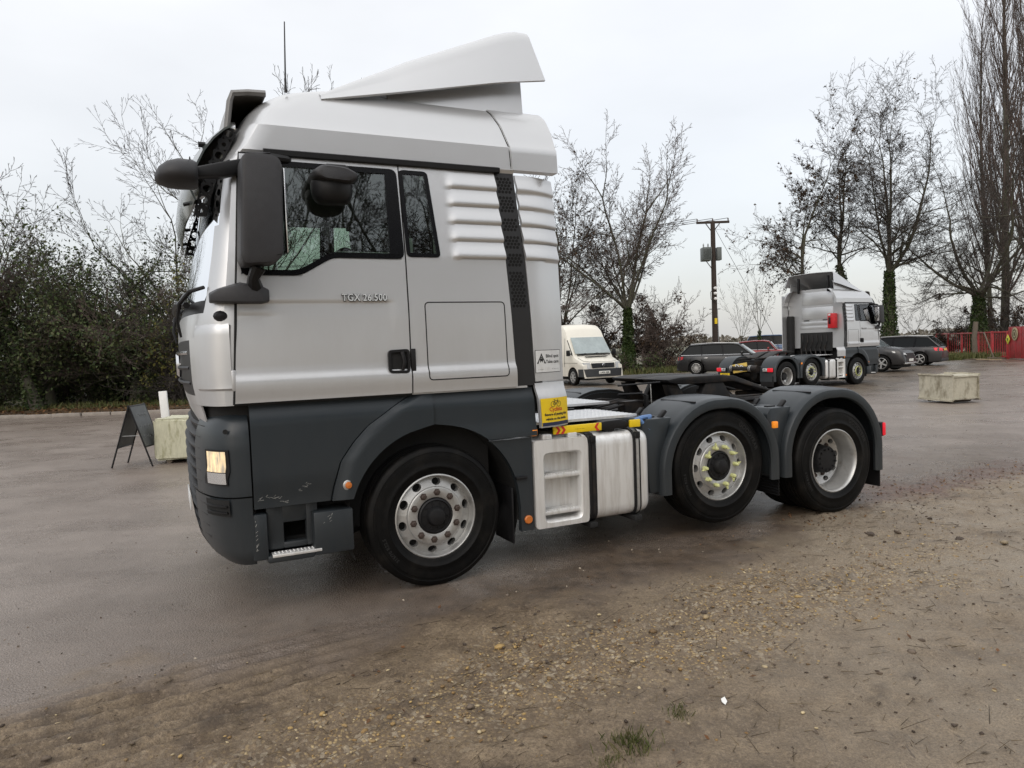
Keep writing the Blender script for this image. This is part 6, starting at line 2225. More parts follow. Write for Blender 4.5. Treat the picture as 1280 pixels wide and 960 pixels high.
# ================================================================== cars
CAR_GLASS = mat('car_glass', (0.008, 0.010, 0.011), 0.08, spec=0.12)
CAR_SCREEN = mat('car_screen', (0.10, 0.12, 0.125), 0.10, spec=0.7)
P_DARK = paint('car_dark_grey', (0.009, 0.010, 0.012), 0.0, 0.22, grime=(0.035, 0.032, 0.03), zlo=0.0, zhi=1.2)
P_GREY = paint('car_mid_grey', (0.036, 0.036, 0.038), 0.2, 0.25, grime=(0.045, 0.04, 0.037), zlo=0.0, zhi=1.2)
P_RED = paint('car_red', (0.23, 0.018, 0.022), 0.2, 0.25, zlo=0.0, zhi=1.2)
P_BLUE = paint('car_blue', (0.03, 0.07, 0.15), 0.3, 0.25, zlo=0.0, zhi=1.2)
P_CREAM = paint('van_cream', (0.80, 0.77, 0.68), 0.0, 0.35, zlo=0.2, zhi=1.6, glo=0.03)
TRIM = mat('bumper_grey', (0.030, 0.032, 0.035), 0.6, var=0.2)
PLATE_W = mat('plate_white', (0.72, 0.72, 0.68), 0.5)
PLATE_Y = mat('plate_yellow', (0.66, 0.45, 0.12), 0.5)
LAMPX = mat('lamp_glass', (0.45, 0.46, 0.46), 0.15, spec=0.8, var=0.2, vscale=20)

for _p in (P_DARK, P_GREY, P_RED, P_BLUE):
    _p.node_tree.nodes['Principled BSDF'].inputs['Coat Weight'].default_value = 0.1
_wm = {}


def car_wheel_mesh(r, spokes):
    k = (r, spokes)
    if k in _wm:
        return _wm[k]
    ty = MB().lathe([(r * 0.66, 0.03), (r * 0.70, 0.012), (r * 0.85, 0.0), (r * 0.96, 0.012), (r, 0.04), (r, 0.17), (r * 0.9, 0.2), (r * 0.6, 0.2)], (0, 0, 0), 28).mesh('tyre', RUBBER, smooth=50)
    b = MB().lathe([(r * 0.68, 0.02), (r * 0.64, 0.015), (r * 0.61, 0.05)], (0, 0, 0), 28)
    b.lathe([(r * 0.16, 0.02), (r * 0.1, 0.012), (0, 0.012)], (0, 0, 0), 14)
    for i in range(spokes):
        a = 2 * math.pi * i / spokes
        b.box((math.cos(a) * r * 0.38, 0.03, -math.sin(a) * r * 0.38), (r * 0.54, 0.03, r * (0.42 if spokes < 8 else 0.5) / spokes * 2.0), Matrix.Rotation(a, 3, 'Y'))
    rim = b.mesh('rim', RIM, smooth=40)
    dk = MB().lathe([(r * 0.64, 0.08), (0, 0.08)], (0, 0, 0), 16).mesh('wheel_disc', VOID)
    _wm[k] = (ty, rim, dk)
    return _wm[k]


def car(name, label, loc, heading, paint_m, L=4.85, Wd_=1.85, H=1.47, kind='estate', spokes=12, wr=0.33, rails=False, lit=False, plate=None, group='cars parked at the back of the yard'):
    root = empty(name, (loc[0], loc[1], 0), heading)
    tag(root, label, 'car', group)
    h = L / 2
    suv = kind == 'suv'
    zs = 0.30 if suv else 0.20
    zbelt = H * 0.64
    if kind == 'estate':
        top = [(-h, zbelt * 0.72), (-h + 0.05, zbelt * 0.97), (-h + 0.4, zbelt * 1.03), (0.0, zbelt * 0.99), (h - 1.30, zbelt * 0.99), (h - 0.8, zbelt * 0.93), (h - 0.25, zbelt * 0.80), (h - 0.05, zbelt * 0.66), (h, zbelt * 0.52)]
        roof = [(-h + 0.12, zbelt), (-h + 0.62, H - 0.05), (-0.9, H), (0.1, H), (0.5, H - 0.06), (h - 1.32, zbelt)]
    elif suv:
        top = [(-h, zbelt * 0.7), (-h + 0.05, zbelt), (0, zbelt), (h - 1.15, zbelt), (h - 0.8, zbelt * 0.97), (h - 0.2, zbelt * 0.88), (h - 0.04, zbelt * 0.72), (h, zbelt * 0.5)]
        roof = [(-h + 0.10, zbelt), (-h + 0.45, H - 0.06), (-0.8, H), (0.2, H - 0.01), (0.55, H - 0.07), (h - 1.15, zbelt)]
    else:
        top = [(-h, zbelt * 0.72), (-h + 0.05, zbelt * 0.98), (-h + 0.5, zbelt), (h - 1.3, zbelt * 0.98), (h - 0.8, zbelt * 0.92), (h - 0.25, zbelt * 0.8), (h, zbelt * 0.5)]
        roof = [(-h + 0.25, zbelt), (-h + 0.9, H - 0.06), (-0.5, H), (0.1, H), (0.45, H - 0.06), (h - 1.35, zbelt)]
    w2 = Wd_ / 2
    wx = lambda x: w2 * (1 - 0.20 * abs(x / h) ** 5)
    wheels_x = (-h + 0.95, h - 0.92)
    arch = wr + 0.06
    xs = sorted(set([round(v, 3) for v in frange(-h, h, L / 40)] + [round(wx_ + arch * math.cos(a), 3) for wx_ in wheels_x for a in np.linspace(0, math.pi, 11)]))

    def arch_z(x):
        z = zs
        for q in wheels_x:
            d = abs(x - q)
            if d < arch:
                z = max(z, wr + math.sqrt(max(0, arch * arch - d * d)) - 0.02)
        return z
    rg = []
    for x in xs:
        zt = itp(x, top)
        w = wx(x)
        za = min(arch_z(x), zt - 0.1)
        zl = max(za, zs)
        mid = max(zl + 0.02, 0.55 * zt + 0.1)
        rg.append([(x, w * 0.93, zl), (x, w * 0.985, zl + (mid - zl) * 0.35), (x, w, mid), (x, w * 0.985, mid + (zt - mid) * 0.5), (x, w * 0.95, zt - 0.05), (x, w * 0.90, zt), (x, w * 0.5, zt + 0.035), (x, 0, zt + 0.045)])
    full = [r_ + [(x, -y, z) for x, y, z in r_[-2::-1]] for r_ in rg]
    b = MB().loft(full, False, True, True)
    body = b.build('body', paint_m, root, smooth=40)
    under = MB().span((-h + 0.2, -w2 * 0.72, 0.16), (h - 0.2, w2 * 0.72, zbelt * 0.7))
    under.build('underbody', VOID, root)
    # glasshouse
    rx = [p[0] for p in roof]
    rz = [p[1] for p in roof]
    wr_ = lambda x: wx(x) * 0.70
    wb_ = lambda x: wx(x) * 0.90
    n = len(roof)
    ysc = lambda x, z: wb_(x) + (wr_(x) - wb_(x)) * min(1, max(0, (z - zbelt) / (H - zbelt)))
    rs_ = MB()
    rows = []
    for x, z in roof[1:-1]:
        y = ysc(x, z)
        rows.append([(x, -y, z), (x, -y * 0.93, z + 0.03), (x, -y * 0.5, z + 0.05), (x, 0, z + 0.055), (x, y * 0.5, z + 0.05), (x, y * 0.93, z + 0.03), (x, y, z)])
    rs_.loft(rows, False)
    rs_.build('roof', paint_m, root, smooth=60)
    for sg in (-1, 1):
        sd = MB()
        V = [(x, sg * (ysc(x, z) - 0.004), z - 0.01) for x, z in roof[1:-1]]
        bt = [(x, sg * wb_(x) * 0.995, zbelt) for x, z in roof[1:-1]]
        V = [(roof[0][0] + 0.05, sg * wb_(roof[0][0]) * 0.99, zbelt)] + V + [(roof[-1][0] - 0.05, sg * wb_(roof[-1][0]) * 0.99, zbelt)] + bt[::-1]
        sd.add(V, [tuple(range(len(V)))])
        sd.build('side_window', CAR_GLASS, root, recalc=False)
        pl = MB()
        edge = [(x, sg * (ysc(x, z) + 0.006), z) for x, z in roof]
        pl.tube(edge, 0.034, 6)
        pl.build('roof_edge', paint_m, root)
        for px_ in (-0.15, -1.15 if kind != 'hatch' else -1.0):
            zt = float(np.interp(px_, rx, rz))
            MB().tube([(px_ - 0.05, sg * wb_(px_) * 1.0, zbelt), (px_ - 0.12, sg * (ysc(px_, zt) + 0.004), zt)], 0.028, 6).build('pillar', GLOSSB, root)
        MB().tube([(roof[0][0] + 0.1, sg * (wb_(0) * 0.99), zbelt + 0.012), (0, sg * (wb_(0) * 1.0 + 0.002), zbelt + 0.012), (roof[-1][0] - 0.1, sg * wb_(roof[-1][0]), zbelt + 0.012)], 0.012, 5).build('window_trim', CHROME, root)
        if rails:
            MB().tube([(roof[1][0] + 0.05, sg * wr_(0) * 0.96, H + 0.02), (-0.8, sg * wr_(0) * 0.98, H + 0.06), (0.35, sg * wr_(0) * 0.98, H + 0.02)], 0.018, 6).build('roof_rail', RIM, root)
        # doors
        for px_ in (0.85, -0.2, -1.2):
            MB().tube([(px_, sg * (wx(px_) * 0.99 + 0.002), zs + 0.12), (px_, sg * (wx(px_) + 0.003), zbelt * 0.6), (px_ - 0.03, sg * (wx(px_) * 0.955), zbelt - 0.06)], 0.006, 4).build('door_gap', SEALM, root)
        for px_ in (0.0, -1.0):
            MB().box((px_, sg * (wx(px_) * 0.985 + 0.012), zbelt * 0.86), (0.19, 0.025, 0.03)).build('door_handle', paint_m if kind == 'suv' else CHROME, root, bevel=0.006)
        mr = MB().box((roof[-1][0] - 0.42, sg * (w2 + 0.06), zbelt + 0.09), (0.12, 0.20, 0.15)).build('door_mirror', paint_m, root, bevel=0.03)
        # wheels
        ty, rim, dk = car_wheel_mesh(wr, spokes)
        for q in wheels_x:
            wv = inst('wheel', rim, root, (q, sg * (w2 - 0.015), wr), (0, 0.3 * q, 0 if sg < 0 else math.pi))
            inst('tyre', ty, wv)
            inst('wheel_disc', dk, wv)
        # lamps
        wf = wx(h - 0.12)
        MB().loft([[(h - 0.45, sg * wx(h - 0.45) * 1.0, zbelt * 0.77), (h - 0.10, sg * wx(h - 0.1) * 0.96, zbelt * 0.70), (h + 0.008, sg * w2 * 0.52, zbelt * 0.66)],
                   [(h - 0.5, sg * wx(h - 0.5) * 0.985, zbelt * 0.84), (h - 0.17, sg * wx(h - 0.17) * 0.93, zbelt * 0.80), (h - 0.045, sg * w2 * 0.52, zbelt * 0.74)]], False).build('headlamp', LAMPX, root, thick=0.02)
        MB().loft([[(-h + 0.28, sg * (wx(-h + 0.28) + 0.004), zbelt * 0.80), (-h + 0.06, sg * wx(-h + 0.05) * 0.985, zbelt * 0.77), (-h - 0.012, sg * w2 * 0.50, zbelt * 0.77)],
                   [(-h + 0.34, sg * (wx(-h + 0.34) * 0.985 + 0.004), zbelt * 0.95), (-h + 0.09, sg * wx(-h + 0.05) * 0.95, zbelt * 0.94), (-h + 0.03, sg * w2 * 0.50, zbelt * 0.92)]], False).build('tail_lamp', REDL if lit else REDD, root, thick=0.02)
    # screens
    def screen(a, c, m, nm):
        q = MB()
        ya, yc = wb_(a[0]) * 0.97, ysc(c[0], c[1]) * 0.96
        rows = []
        for t in np.linspace(0.03, 0.97, 5):
            x, z, y = a[0] + (c[0] - a[0]) * t, a[1] + (c[1] - a[1]) * t, ya + (yc - ya) * t
            cr = 0.05 if nm == 'windscreen' else -0.03
            rows.append([(x + cr * (1 - (k / 4 - 1) ** 2), y * (k / 4 - 1), z + 0.02) for k in range(9)])
        q.loft(rows, False)
        q.build(nm, m, root, smooth=60)
    screen((roof[-1][0] + 0.03, zbelt), (roof[-2][0] + 0.01, roof[-2][1]), CAR_SCREEN, 'windscreen')
    screen((roof[0][0] - 0.03, zbelt), (roof[1][0] - 0.01, roof[1][1]), CAR_GLASS, 'rear_window')
    # grille, bumpers, plates
    MB().loft([[(h - 0.005 + 0.018, y, zbelt * 0.40) for y in (-w2 * 0.62, 0, w2 * 0.62)], [(h - 0.05 + 0.03, y, zbelt * (0.66 if not suv else 0.74)) for y in (-w2 * 0.55, 0, w2 * 0.55)]], False).build('grille', BLACK, root, thick=0.02)
    MB().span((h - 0.10, -w2 * 0.78, zs), (h + 0.03, w2 * 0.78, zs + 0.08)).build('front_bumper', RIM if suv else TRIM, root, bevel=0.03)
    MB().span((-h - 0.02, -w2 * 0.80, zs), (-h + 0.1, w2 * 0.80, zs + 0.16)).build('rear_bumper', TRIM, root, bevel=0.04)
    MB().span((h + 0.012, -0.26, zbelt * 0.40), (h + 0.035, 0.26, zbelt * 0.40 + 0.11)).build('number_plate', PLATE_W, root)
    MB().box((-h - 0.005, 0, zbelt * 0.84), (0.03, 0.52, 0.11), Matrix.Rotation(R(8), 3, 'Y')).build('number_plate', PLATE_Y, root)
    return root


car('estate_car', 'dark grey estate car parked behind the coupling plate, nose behind the far truck', (10.65, 35.3), R(-25), P_DARK, rails=True, spokes=14, wr=0.335)
car('hatchback_car', 'red car half hidden behind the far tractor unit', (15.6, 45), R(-25), P_RED, L=4.4, H=1.50, kind='hatch')
car('people_carrier', 'blue tall car of which only the roof shows behind the red car', (18.7, 51), R(-20), P_BLUE, L=4.5, H=1.85, kind='suv')
car('suv', 'dark suv facing the camera between the far truck and grey estate', (16.05, 33.7), R(-46), P_GREY, L=4.6, Wd_=1.88, H=1.66, kind='suv', spokes=5, wr=0.36)
car('estate_car', 'grey estate car seen from behind with red tail lamps near the gate', (19.9, 37.9), R(138), P_GREY, L=4.85, rails=True, spokes=5, wr=0.34, lit=True)


def van():
    root = empty('van', (2.62, 31.9, 0), R(-66))
    tag(root, 'old cream high roof panel van with black grille behind the big truck', 'van')
    h, w2, H = 2.75, 0.965, 2.52
    zs = 0.36
    # outline of the top edge from tail to nose
    top = [(-h, 2.40), (-h + 0.1, 2.48), (0.55, H), (0.95, 2.48), (1.18, 2.30), (1.30, 2.10), (1.36, 1.98), (1.95, 1.20), (2.52, 0.98), (2.66, 0.86), (2.72, 0.55), (h, 0.40)]
    sh = lambda x: min(itp(x, top), 1.14 if x > 1.9 else 9)
    wheels_x = (-1.55, 1.85)
    wr = 0.34
    arch = 0.41
    xs = sorted(set([round(v, 3) for v in frange(-h, h, 0.14)] + [p[0] for p in top] + [round(q + arch * math.cos(a), 3) for q in wheels_x for a in np.linspace(0, math.pi, 11)]))
    rg = []
    for x in xs:
        zt = itp(x, top)
        z0 = zs
        for q in wheels_x:
            d = abs(x - q)
            if d < arch:
                z0 = max(z0, wr + math.sqrt(max(0, arch * arch - d * d)))
        z0 = min(z0, zt - 0.1)
        w = w2 * (1 - 0.06 * max(0, (x - 1.2) / 1.5) ** 2)
        lean = lambda z: w * (1 - 0.11 * max(0, (z - 1.1) / 1.4) ** 1.3)
        row = [(x, w * 0.98, z0), (x, w, max(z0 + 0.02, min(0.8, zt - 0.06)))]
        for k in range(1, 5):
            z = row[1][2] + (zt - 0.16 - row[1][2]) * k / 4 if zt - 0.16 > row[1][2] else row[-1][2] + 0.001
            row.append((x, lean(z), z))
        yl = row[-1][1]
        row += [(x, yl - 0.04, max(zt - 0.06, row[-1][2] + 0.002)), (x, yl - 0.16, zt - 0.005), (x, yl * 0.5, zt + 0.02), (x, 0, zt + 0.03)]
        rg.append(row)
    full = [r_ + [(a, -y, z) for a, y, z in r_[-2::-1]] for r_ in rg]
    MB().loft(full, False, True, True).build('body', P_CREAM, root, smooth=35)
    MB().span((-h + 0.2, -0.7, 0.22), (h - 0.25, 0.7, 0.8)).build('underbody', VOID, root)
    ws = []
    for t in np.linspace(0.06, 0.92, 6):
        x, z = 1.36 + (1.95 - 1.36) * (1 - t), 1.20 + (1.98 - 1.20) * t
        wy = 0.86 - 0.09 * t
        ws.append([(x + 0.045 + 0.03 * (1 - (k / 5 - 1) ** 2), wy * (k / 5 - 1), z + 0.055) for k in range(11)])
    sc = MB().loft(ws, False).build('windscreen', mat('van_screen_sky', (0.30, 0.35, 0.355), 0.12, spec=0.8, var=0.25, vscale=2), root, smooth=60, thick=0.01)  # pale base colour stands in for sky reflected in the glass
    sl_ = MB().tube([(2.0, -0.78, 1.245), (2.03, 0.0, 1.255), (2.0, 0.78, 1.245)], 0.028, 6).build('scuttle', BLACK, root)
    MB().tube([(2.03, -0.1, 1.27), (1.90, 0.55, 1.36)], 0.012, 5).build('wiper', BLACK, root)
    MB().tube([(2.03, -0.7, 1.27), (1.92, -0.05, 1.33)], 0.012, 5).build('wiper', BLACK, root)
    MB().span((2.13, -0.52, 1.165), (2.25, 0.52, 1.185)).build('bonnet_vent', BLACK, root, bevel=0.004)
    MB().tube([(2.10, -0.82, 1.13), (2.5, -0.80, 1.0), (2.62, -0.5, 0.955), (2.64, 0, 0.95), (2.62, 0.5, 0.955), (2.5, 0.80, 1.0), (2.10, 0.82, 1.13)], 0.006, 4).build('bonnet_seam', SEALM, root)
    gr = MB().loft([[(2.745, y, 0.72) for y in (-0.52, 0, 0.52)], [(2.69, y, 0.90) for y in (-0.54, 0, 0.54)]], False).build('grille', BLACK, root, thick=0.03)
    for z in (0.77, 0.82, 0.87):
        MB().tube([(2.775 - (z - 0.72) * 0.3, -0.50, z), (2.775 - (z - 0.72) * 0.3, 0.50, z)], 0.008, 4).build('grille_bar', TRIM, gr)
    em = MB().lathe([(0.0, 0.016), (0.066, 0.014), (0.075, 0.0)], (2.765, 0, 0.815), 20, 'x').build('emblem', CHROME, gr)
    for (p, q) in (((-0.035, 0.85), (0.0, 0.785)), ((0.0, 0.785), (0.035, 0.85)), ((-0.05, 0.83), (-0.018, 0.77)), ((0.05, 0.83), (0.018, 0.77))):
        MB().tube([(2.784, p[0], p[1]), (2.784, q[0], q[1])], 0.006, 4).build('emblem_stroke', BLACK, em)
    for sg in (-1, 1):
        MB().loft([[(2.735, sg * 0.60, 0.68), (2.66, sg * 0.86, 0.68), (2.50, sg * 0.905, 0.70)], [(2.685, sg * 0.60, 0.93), (2.61, sg * 0.85, 0.93), (2.46, sg * 0.895, 0.93)]], False).build('headlamp', LAMPX, root, thick=0.03)
        MB().add([(1.30, sg * 0.955, 1.22), (1.88, sg * 0.945, 1.22), (1.84, sg * 0.94, 1.32), (1.44, sg * 0.905, 1.86), (1.30, sg * 0.90, 1.88)], [(0, 1, 2, 3, 4)]).build('door_window', CAR_GLASS, root, recalc=False)
        MB().tube([(1.22, sg * 0.972, 0.75), (1.22, sg * 0.972, 1.15), (1.22, sg * 0.915, 1.95)], 0.007, 4).build('door_gap', SEALM, root)
        mr = MB().box((1.80, sg * 1.10, 1.33), (0.09, 0.16, 0.24)).build('door_mirror', BLACK, root, bevel=0.025)
        MB().tube([(1.82, sg * 0.93, 1.28), (1.80, sg * 1.06, 1.30)], 0.02, 5).build('mirror_arm', BLACK, root)
        MB().tube([(1.15, sg * 0.975, 0.92), (2.3, sg * 0.96, 0.92)], 0.005, 4).build('body_crease', SEALM, root)
        ty, rim, dk = car_wheel_mesh(wr, 8)
        for q in wheels_x:
            wv = inst('wheel', rim, root, (q, sg * 0.955, wr), (0, 0, 0 if sg < 0 else math.pi))
            inst('tyre', ty, wv)
            inst('wheel_disc', dk, wv)
    bp_ = MB().loft([[(2.40, -0.99, z), (2.62, -0.96, z), (2.775, -0.80, z), (2.80, 0, z), (2.775, 0.80, z), (2.62, 0.96, z), (2.40, 0.99, z)] for z in (0.36, 0.40, 0.56, 0.67)], False)
    bp_.build('front_bumper', TRIM, root, smooth=50, thick=0.03)
    pl = MB().span((2.80, -0.26, 0.46), (2.825, 0.26, 0.575)).build('number_plate', PLATE_W, root, bevel=0.003)
    inst('plate_text', text_mesh('LA04 AJM', 0.10, INK, 0.001, 0.002), pl, (2.8265, 0, 0.517), (R(90), 0, R(90)))
    return root


van()
# ================================================================== street furniture and odds and ends
CONC = mat('mossy_concrete', (0.47, 0.44, 0.35), 0.85, var=0.16, vscale=14, bump=0.5, bscale=30, col2=(0.16, 0.135, 0.085), cscale=3.2, clo=0.50, chi=0.72, stretch=(1.4, 1.4, 0.8))
CONC2 = mat('limed_concrete', (0.52, 0.51, 0.38), 0.85, var=0.14, vscale=14, bump=0.4, bscale=30, col2=(0.25, 0.24, 0.13), cscale=5, clo=0.52, chi=0.72, stretch=(2.5, 2.5, 0.6))
WOOD = mat('weathered_wood', (0.13, 0.105, 0.08), 0.85, var=0.3, vscale=6, stretch=(8, 8, 1), bump=0.4, bscale=20)
POLEW = mat('creosote_pole', (0.040, 0.028, 0.021), 0.8, var=0.3, vscale=5, stretch=(8, 8, 1))
GATE = mat('gate_red', (0.40, 0.028, 0.035), 0.5, var=0.15, vscale=6, col2=(0.25, 0.03, 0.025), cscale=2)
GALV = mat('galvanised', (0.30, 0.31, 0.31), 0.5, metal=0.4, var=0.2)
SIGNB = mat('chalk_board', (0.085, 0.09, 0.092), 0.5, var=0.25, vscale=6)
PAPER = mat('white_scrap', (0.80, 0.80, 0.78), 0.6)
POSTW = mat('white_post', (0.74, 0.74, 0.72), 0.6, var=0.08, col2=(0.5, 0.49, 0.45), cscale=6, clo=0.55, chi=0.8)


def block(label, corner, u, v, hgt, m, seed, cut=None):
    rs = random.Random(seed)
    root = empty('concrete_block', (corner[0], corner[1], 0))
    tag(root, label, 'concrete block', 'concrete blocks guarding the yard')
    bm = bmesh.new()
    bmesh.ops.create_cube(bm, size=1)
    for q in bm.verts:
        p = Vector(u) * (q.co.x + 0.5) + Vector(v) * (q.co.y + 0.5)
        q.co = Vector((p.x, p.y, 0.06 + hgt * (q.co.z + 0.5)))
        if cut and q.co.z < 0.2:
            pass
    bmesh.ops.bevel(bm, geom=bm.edges[:], offset=0.035, segments=2, affect='EDGES')
    bmesh.ops.subdivide_edges(bm, edges=bm.edges[:], cuts=5, use_grid_fill=True)
    for q in bm.verts:
        k = vnoise(np.array(q.co.x * 6 + seed), np.array(q.co.z * 6 + q.co.y * 5))
        q.co += Vector((rs.gauss(0, 0.004), rs.gauss(0, 0.004), rs.gauss(0, 0.004)))
        q.co += (Vector((0, 0, 1)) * (float(k) - 0.5) * 0.02)
    me = bpy.data.meshes.new('block')
    bm.to_mesh(me)
    bm.free()
    me.polygons.foreach_set('use_smooth', [True] * len(me.polygons))
    me.set_sharp_from_angle(angle=R(40))
    me.materials.append(m)
    link(bpy.data.objects.new('block', me), root)
    # bearers it is stood on
    for t in (0.18, 0.80):
        a, c = Vector(u) * t + Vector(v) * 0.08, Vector(u) * t + Vector(v) * 0.92
        MB().tube([(a.x, a.y, 0.035), (c.x, c.y, 0.035)], 0.05, 4).build('bearer', WOOD, root)
    return root


block('weathered buff concrete block alone on the road to the right', (10.26, 16.9), (-0.22, 0.92), (0.76, 0.22), 0.56, CONC, 3)
block('pale lime stained concrete block beside the sandwich board', (-5.74, 11.5), (1.15, 0.06), (-0.05, 0.75), 0.66, CONC2, 5)
pw = MB().box((0, 0, 0.56), (0.135, 0.04, 1.12), Matrix.Rotation(R(-3), 3, 'Y')).build('marker_post', POSTW, None, bevel=0.006)
pw.location = (-6.02, 12.55, 0)
tag(pw, 'white flat marker post standing behind the pale concrete block', 'post')
# ---- sandwich board
sb = empty('sandwich_board', (-5.98, 11.28, 0), R(4))
tag(sb, 'black folding sandwich board with faint chalk writing beside the pale block', 'sign')
for sg, nm in ((-1, 'rear_panel'), (1, 'front_panel')):
    tilt = math.atan2(0.31, 0.97)
    rot = Matrix.Rotation(-sg * tilt, 3, 'Y')
    pt = lambda t, y, off=0.0: Vector((sg * (0.31 * t) + sg * off * math.cos(tilt), y, 0.97 * (1 - t) + off * math.sin(tilt)))
    fr = MB()
    for y in (0.0, 0.55):
        fr.tube([pt(0, y), pt(1.0, y)], 0.013, 6)
    for t in (0.02, 0.68):
        fr.tube([pt(t, 0), pt(t, 0.55)], 0.013, 6)
    fro = fr.build('frame', BLACK, sb)
    pn = MB()
    a, b_, c, d = pt(0.03, 0.01), pt(0.03, 0.54), pt(0.67, 0.54), pt(0.67, 0.01)
    nn = Vector((sg * math.cos(tilt), 0, math.sin(tilt))) * 0.008
    pn.add([a, b_, c, d, a + nn, b_ + nn, c + nn, d + nn], [(0, 1, 2, 3), (7, 6, 5, 4), (0, 4, 5, 1), (1, 5, 6, 2), (2, 6, 7, 3), (3, 7, 4, 0)])
    pno = pn.build(nm, SIGNB, sb)
    if sg > 0:
        rs = random.Random(12)
        ck = MB()
        for t in (0.18, 0.36, 0.52):
            y = 0.08
            while y < 0.46:
                L_ = rs.uniform(0.015, 0.05)
                pts = [pt(t + rs.uniform(-0.03, 0.03), y + L_ * k / 3, 0.0105) for k in range(4)]
                ck.tube(pts, 0.003, 4)
                y += L_ + 0.015
        ck.build('chalk_marks', mat('chalk', (0.25, 0.26, 0.26), 0.9), pno)
MB().tube([(-0.155, 0.02, 0.49), (0.155, 0.02, 0.49)], 0.006, 5).build('stay_bar', GALV, sb)
MB().tube([(-0.155, 0.53, 0.49), (0.155, 0.53, 0.49)], 0.006, 5).build('stay_bar', GALV, sb)
# ---- utility pole
PP = at(895.5, 45)
up_ = empty('utility_pole', PP)
tag(up_, 'dark wooden utility pole with crossarm and grey transformer', 'utility pole')
HP = 8.95
MB().lathe([(0.19, 0), (0.165, 4.5), (0.14, HP)], (0, 0, 0), 12, 'z', False, True).build('pole', POLEW, up_)
ca = MB().span((-1.0, -0.06, HP - 0.14), (1.02, 0.06, HP - 0.0)).build('crossarm', POLEW, up_, bevel=0.01)
br_ = MB()
br_.tube([(-0.42, 0, HP - 0.15), (-0.05, 0.1, HP - 0.62)], 0.03, 5)
br_.tube([(0.42, 0, HP - 0.15), (0.05, 0.1, HP - 0.62)], 0.03, 5)
br_.build('brace', POLEW, up_)
for x in (-0.95, 0.0, 0.95):
    MB().lathe([(0.02, 0), (0.05, 0.04), (0.03, 0.08), (0.05, 0.12), (0.02, 0.17)], (x, 0, HP), 10, 'z', True, True).build('insulator', mat('brown_porcelain', (0.10, 0.07, 0.06), 0.25), up_)
tz = tall(890, 327, 45)
tb = MB().span((-0.72, -0.35, tz), (-0.18, 0.35, tz + 0.82)).build('transformer', mat('transformer_grey', (0.12, 0.135, 0.13), 0.5, var=0.2), up_, bevel=0.03)
for k in range(6):
    MB().span((-0.70 + k * 0.085, -0.42, tz + 0.1), (-0.685 + k * 0.085, -0.34, tz + 0.72)).build('cooling_fin', mat('transformer_grey', (0.1, 0.1, 0.1)), tb)
for x in (-0.6, -0.32):
    MB().lathe([(0.02, 0), (0.05, 0.05), (0.035, 0.1), (0.05, 0.15), (0.02, 0.25)], (x, 0, tz + 0.82), 8, 'z', False, True).build('bushing', GALV, tb)
MB().span((0.17, -0.25, tz + 0.02), (0.45, 0.25, tz + 0.80)).build('switch_box', mat('transformer_grey', (0.1, 0.1, 0.1)), up_, bevel=0.02)
MB().tube([(-0.45, 0, tz), (-0.1, 0.0, tz - 0.5)], 0.03, 5).build('bracket', GALV, up_)
for y in (361, 367.5, 374):
    z = tall(895, y, 45)
    MB().lathe([(0.06, -0.09), (0.11, -0.04), (0.11, 0.04), (0.06, 0.09)], (0.02, -0.22, z), 10, 'z', True, True).build('fuse', PAPER, up_)
MB().tube([(-0.05, -0.2, tall(895, 360, 45)), (-0.28, -0.2, tall(895, 366, 45)), (-0.26, -0.2, tall(895, 374, 45)), (0.0, -0.2, tall(895, 379, 45))], 0.018, 5).build('cable_loop', BLACK, up_)
MB().tube([(-0.32, 0, tall(895, 386.5, 45)), (0.36, 0, tall(895, 386.5, 45))], 0.03, 5).build('step_bar', GALV, up_)
MB().span((-0.06, -0.20, tall(895, 405, 45)), (0.10, -0.185, tall(895, 398, 45))).build('warning_plate', YEL, up_)
MB().tube([(0.14, -0.1, tall(895, 386, 45)), (0.2, -0.1, 1.0), (0.2, -0.1, 0.0)], 0.03, 6).build('cable_duct', GALV, up_)
MB().tube([(0.1, 0, HP - 0.4), (3.3, -0.4, 2.2), (4.2, -0.5, 0.0)], 0.012, 5).build('stay_wire', BLACK, up_)
for x, y1 in ((-0.95, 60), (0.0, 60.4), (0.95, 61)):
    pts = [(x + (-46) * t, (y1 - 45) * t, HP + 0.17 - 4 * 0.9 * t * (1 - t)) for t in np.linspace(0, 1, 16)]
    MB().tube(pts, 0.016, 4).build('power_line', BLACK, up_)
fp = MB().tube([(0, 0, 0), (0.02, 0, 1.6)], [0.10, 0.09], 8).build('fence_post', POLEW, None)
fp.location = at(881, 48)
fp.location.z = 0.0
tag(fp, 'short dark stump of a fence post left of the utility pole', 'post')
# ---- red gate and fence
FA, FB, FC, FD = at(1172, 60), at(1221, 45.5), at(1262, 41), at(1318, 36)


def railing(name, label, cat, A, B, h, bars, posts, rail_r=0.045, group=None):
    root = empty(name, A, math.atan2(B.y - A.y, B.x - A.x))
    tag(root, label, cat, group)
    L = (B - A).length
    for z in (0.10, h):
        MB().span((0, -rail_r, z - rail_r), (L, rail_r, z + rail_r)).build('rail', GATE, root, bevel=0.008)
    bar = MB().span((-0.012, -0.012, 0.12), (0.012, 0.012, h - 0.03)).mesh('bar', GATE)
    for k in range(bars):
        inst('bar', bar, root, ((k + 0.5) * L / bars, 0, 0))
    pm = MB().span((-0.06, -0.06, -0.05), (0.06, 0.06, h + 0.06)).mesh('upright', GATE, bevel=0.01)
    for t in posts:
        inst('upright', pm, root, (t * L, 0, 0))
    return root, L


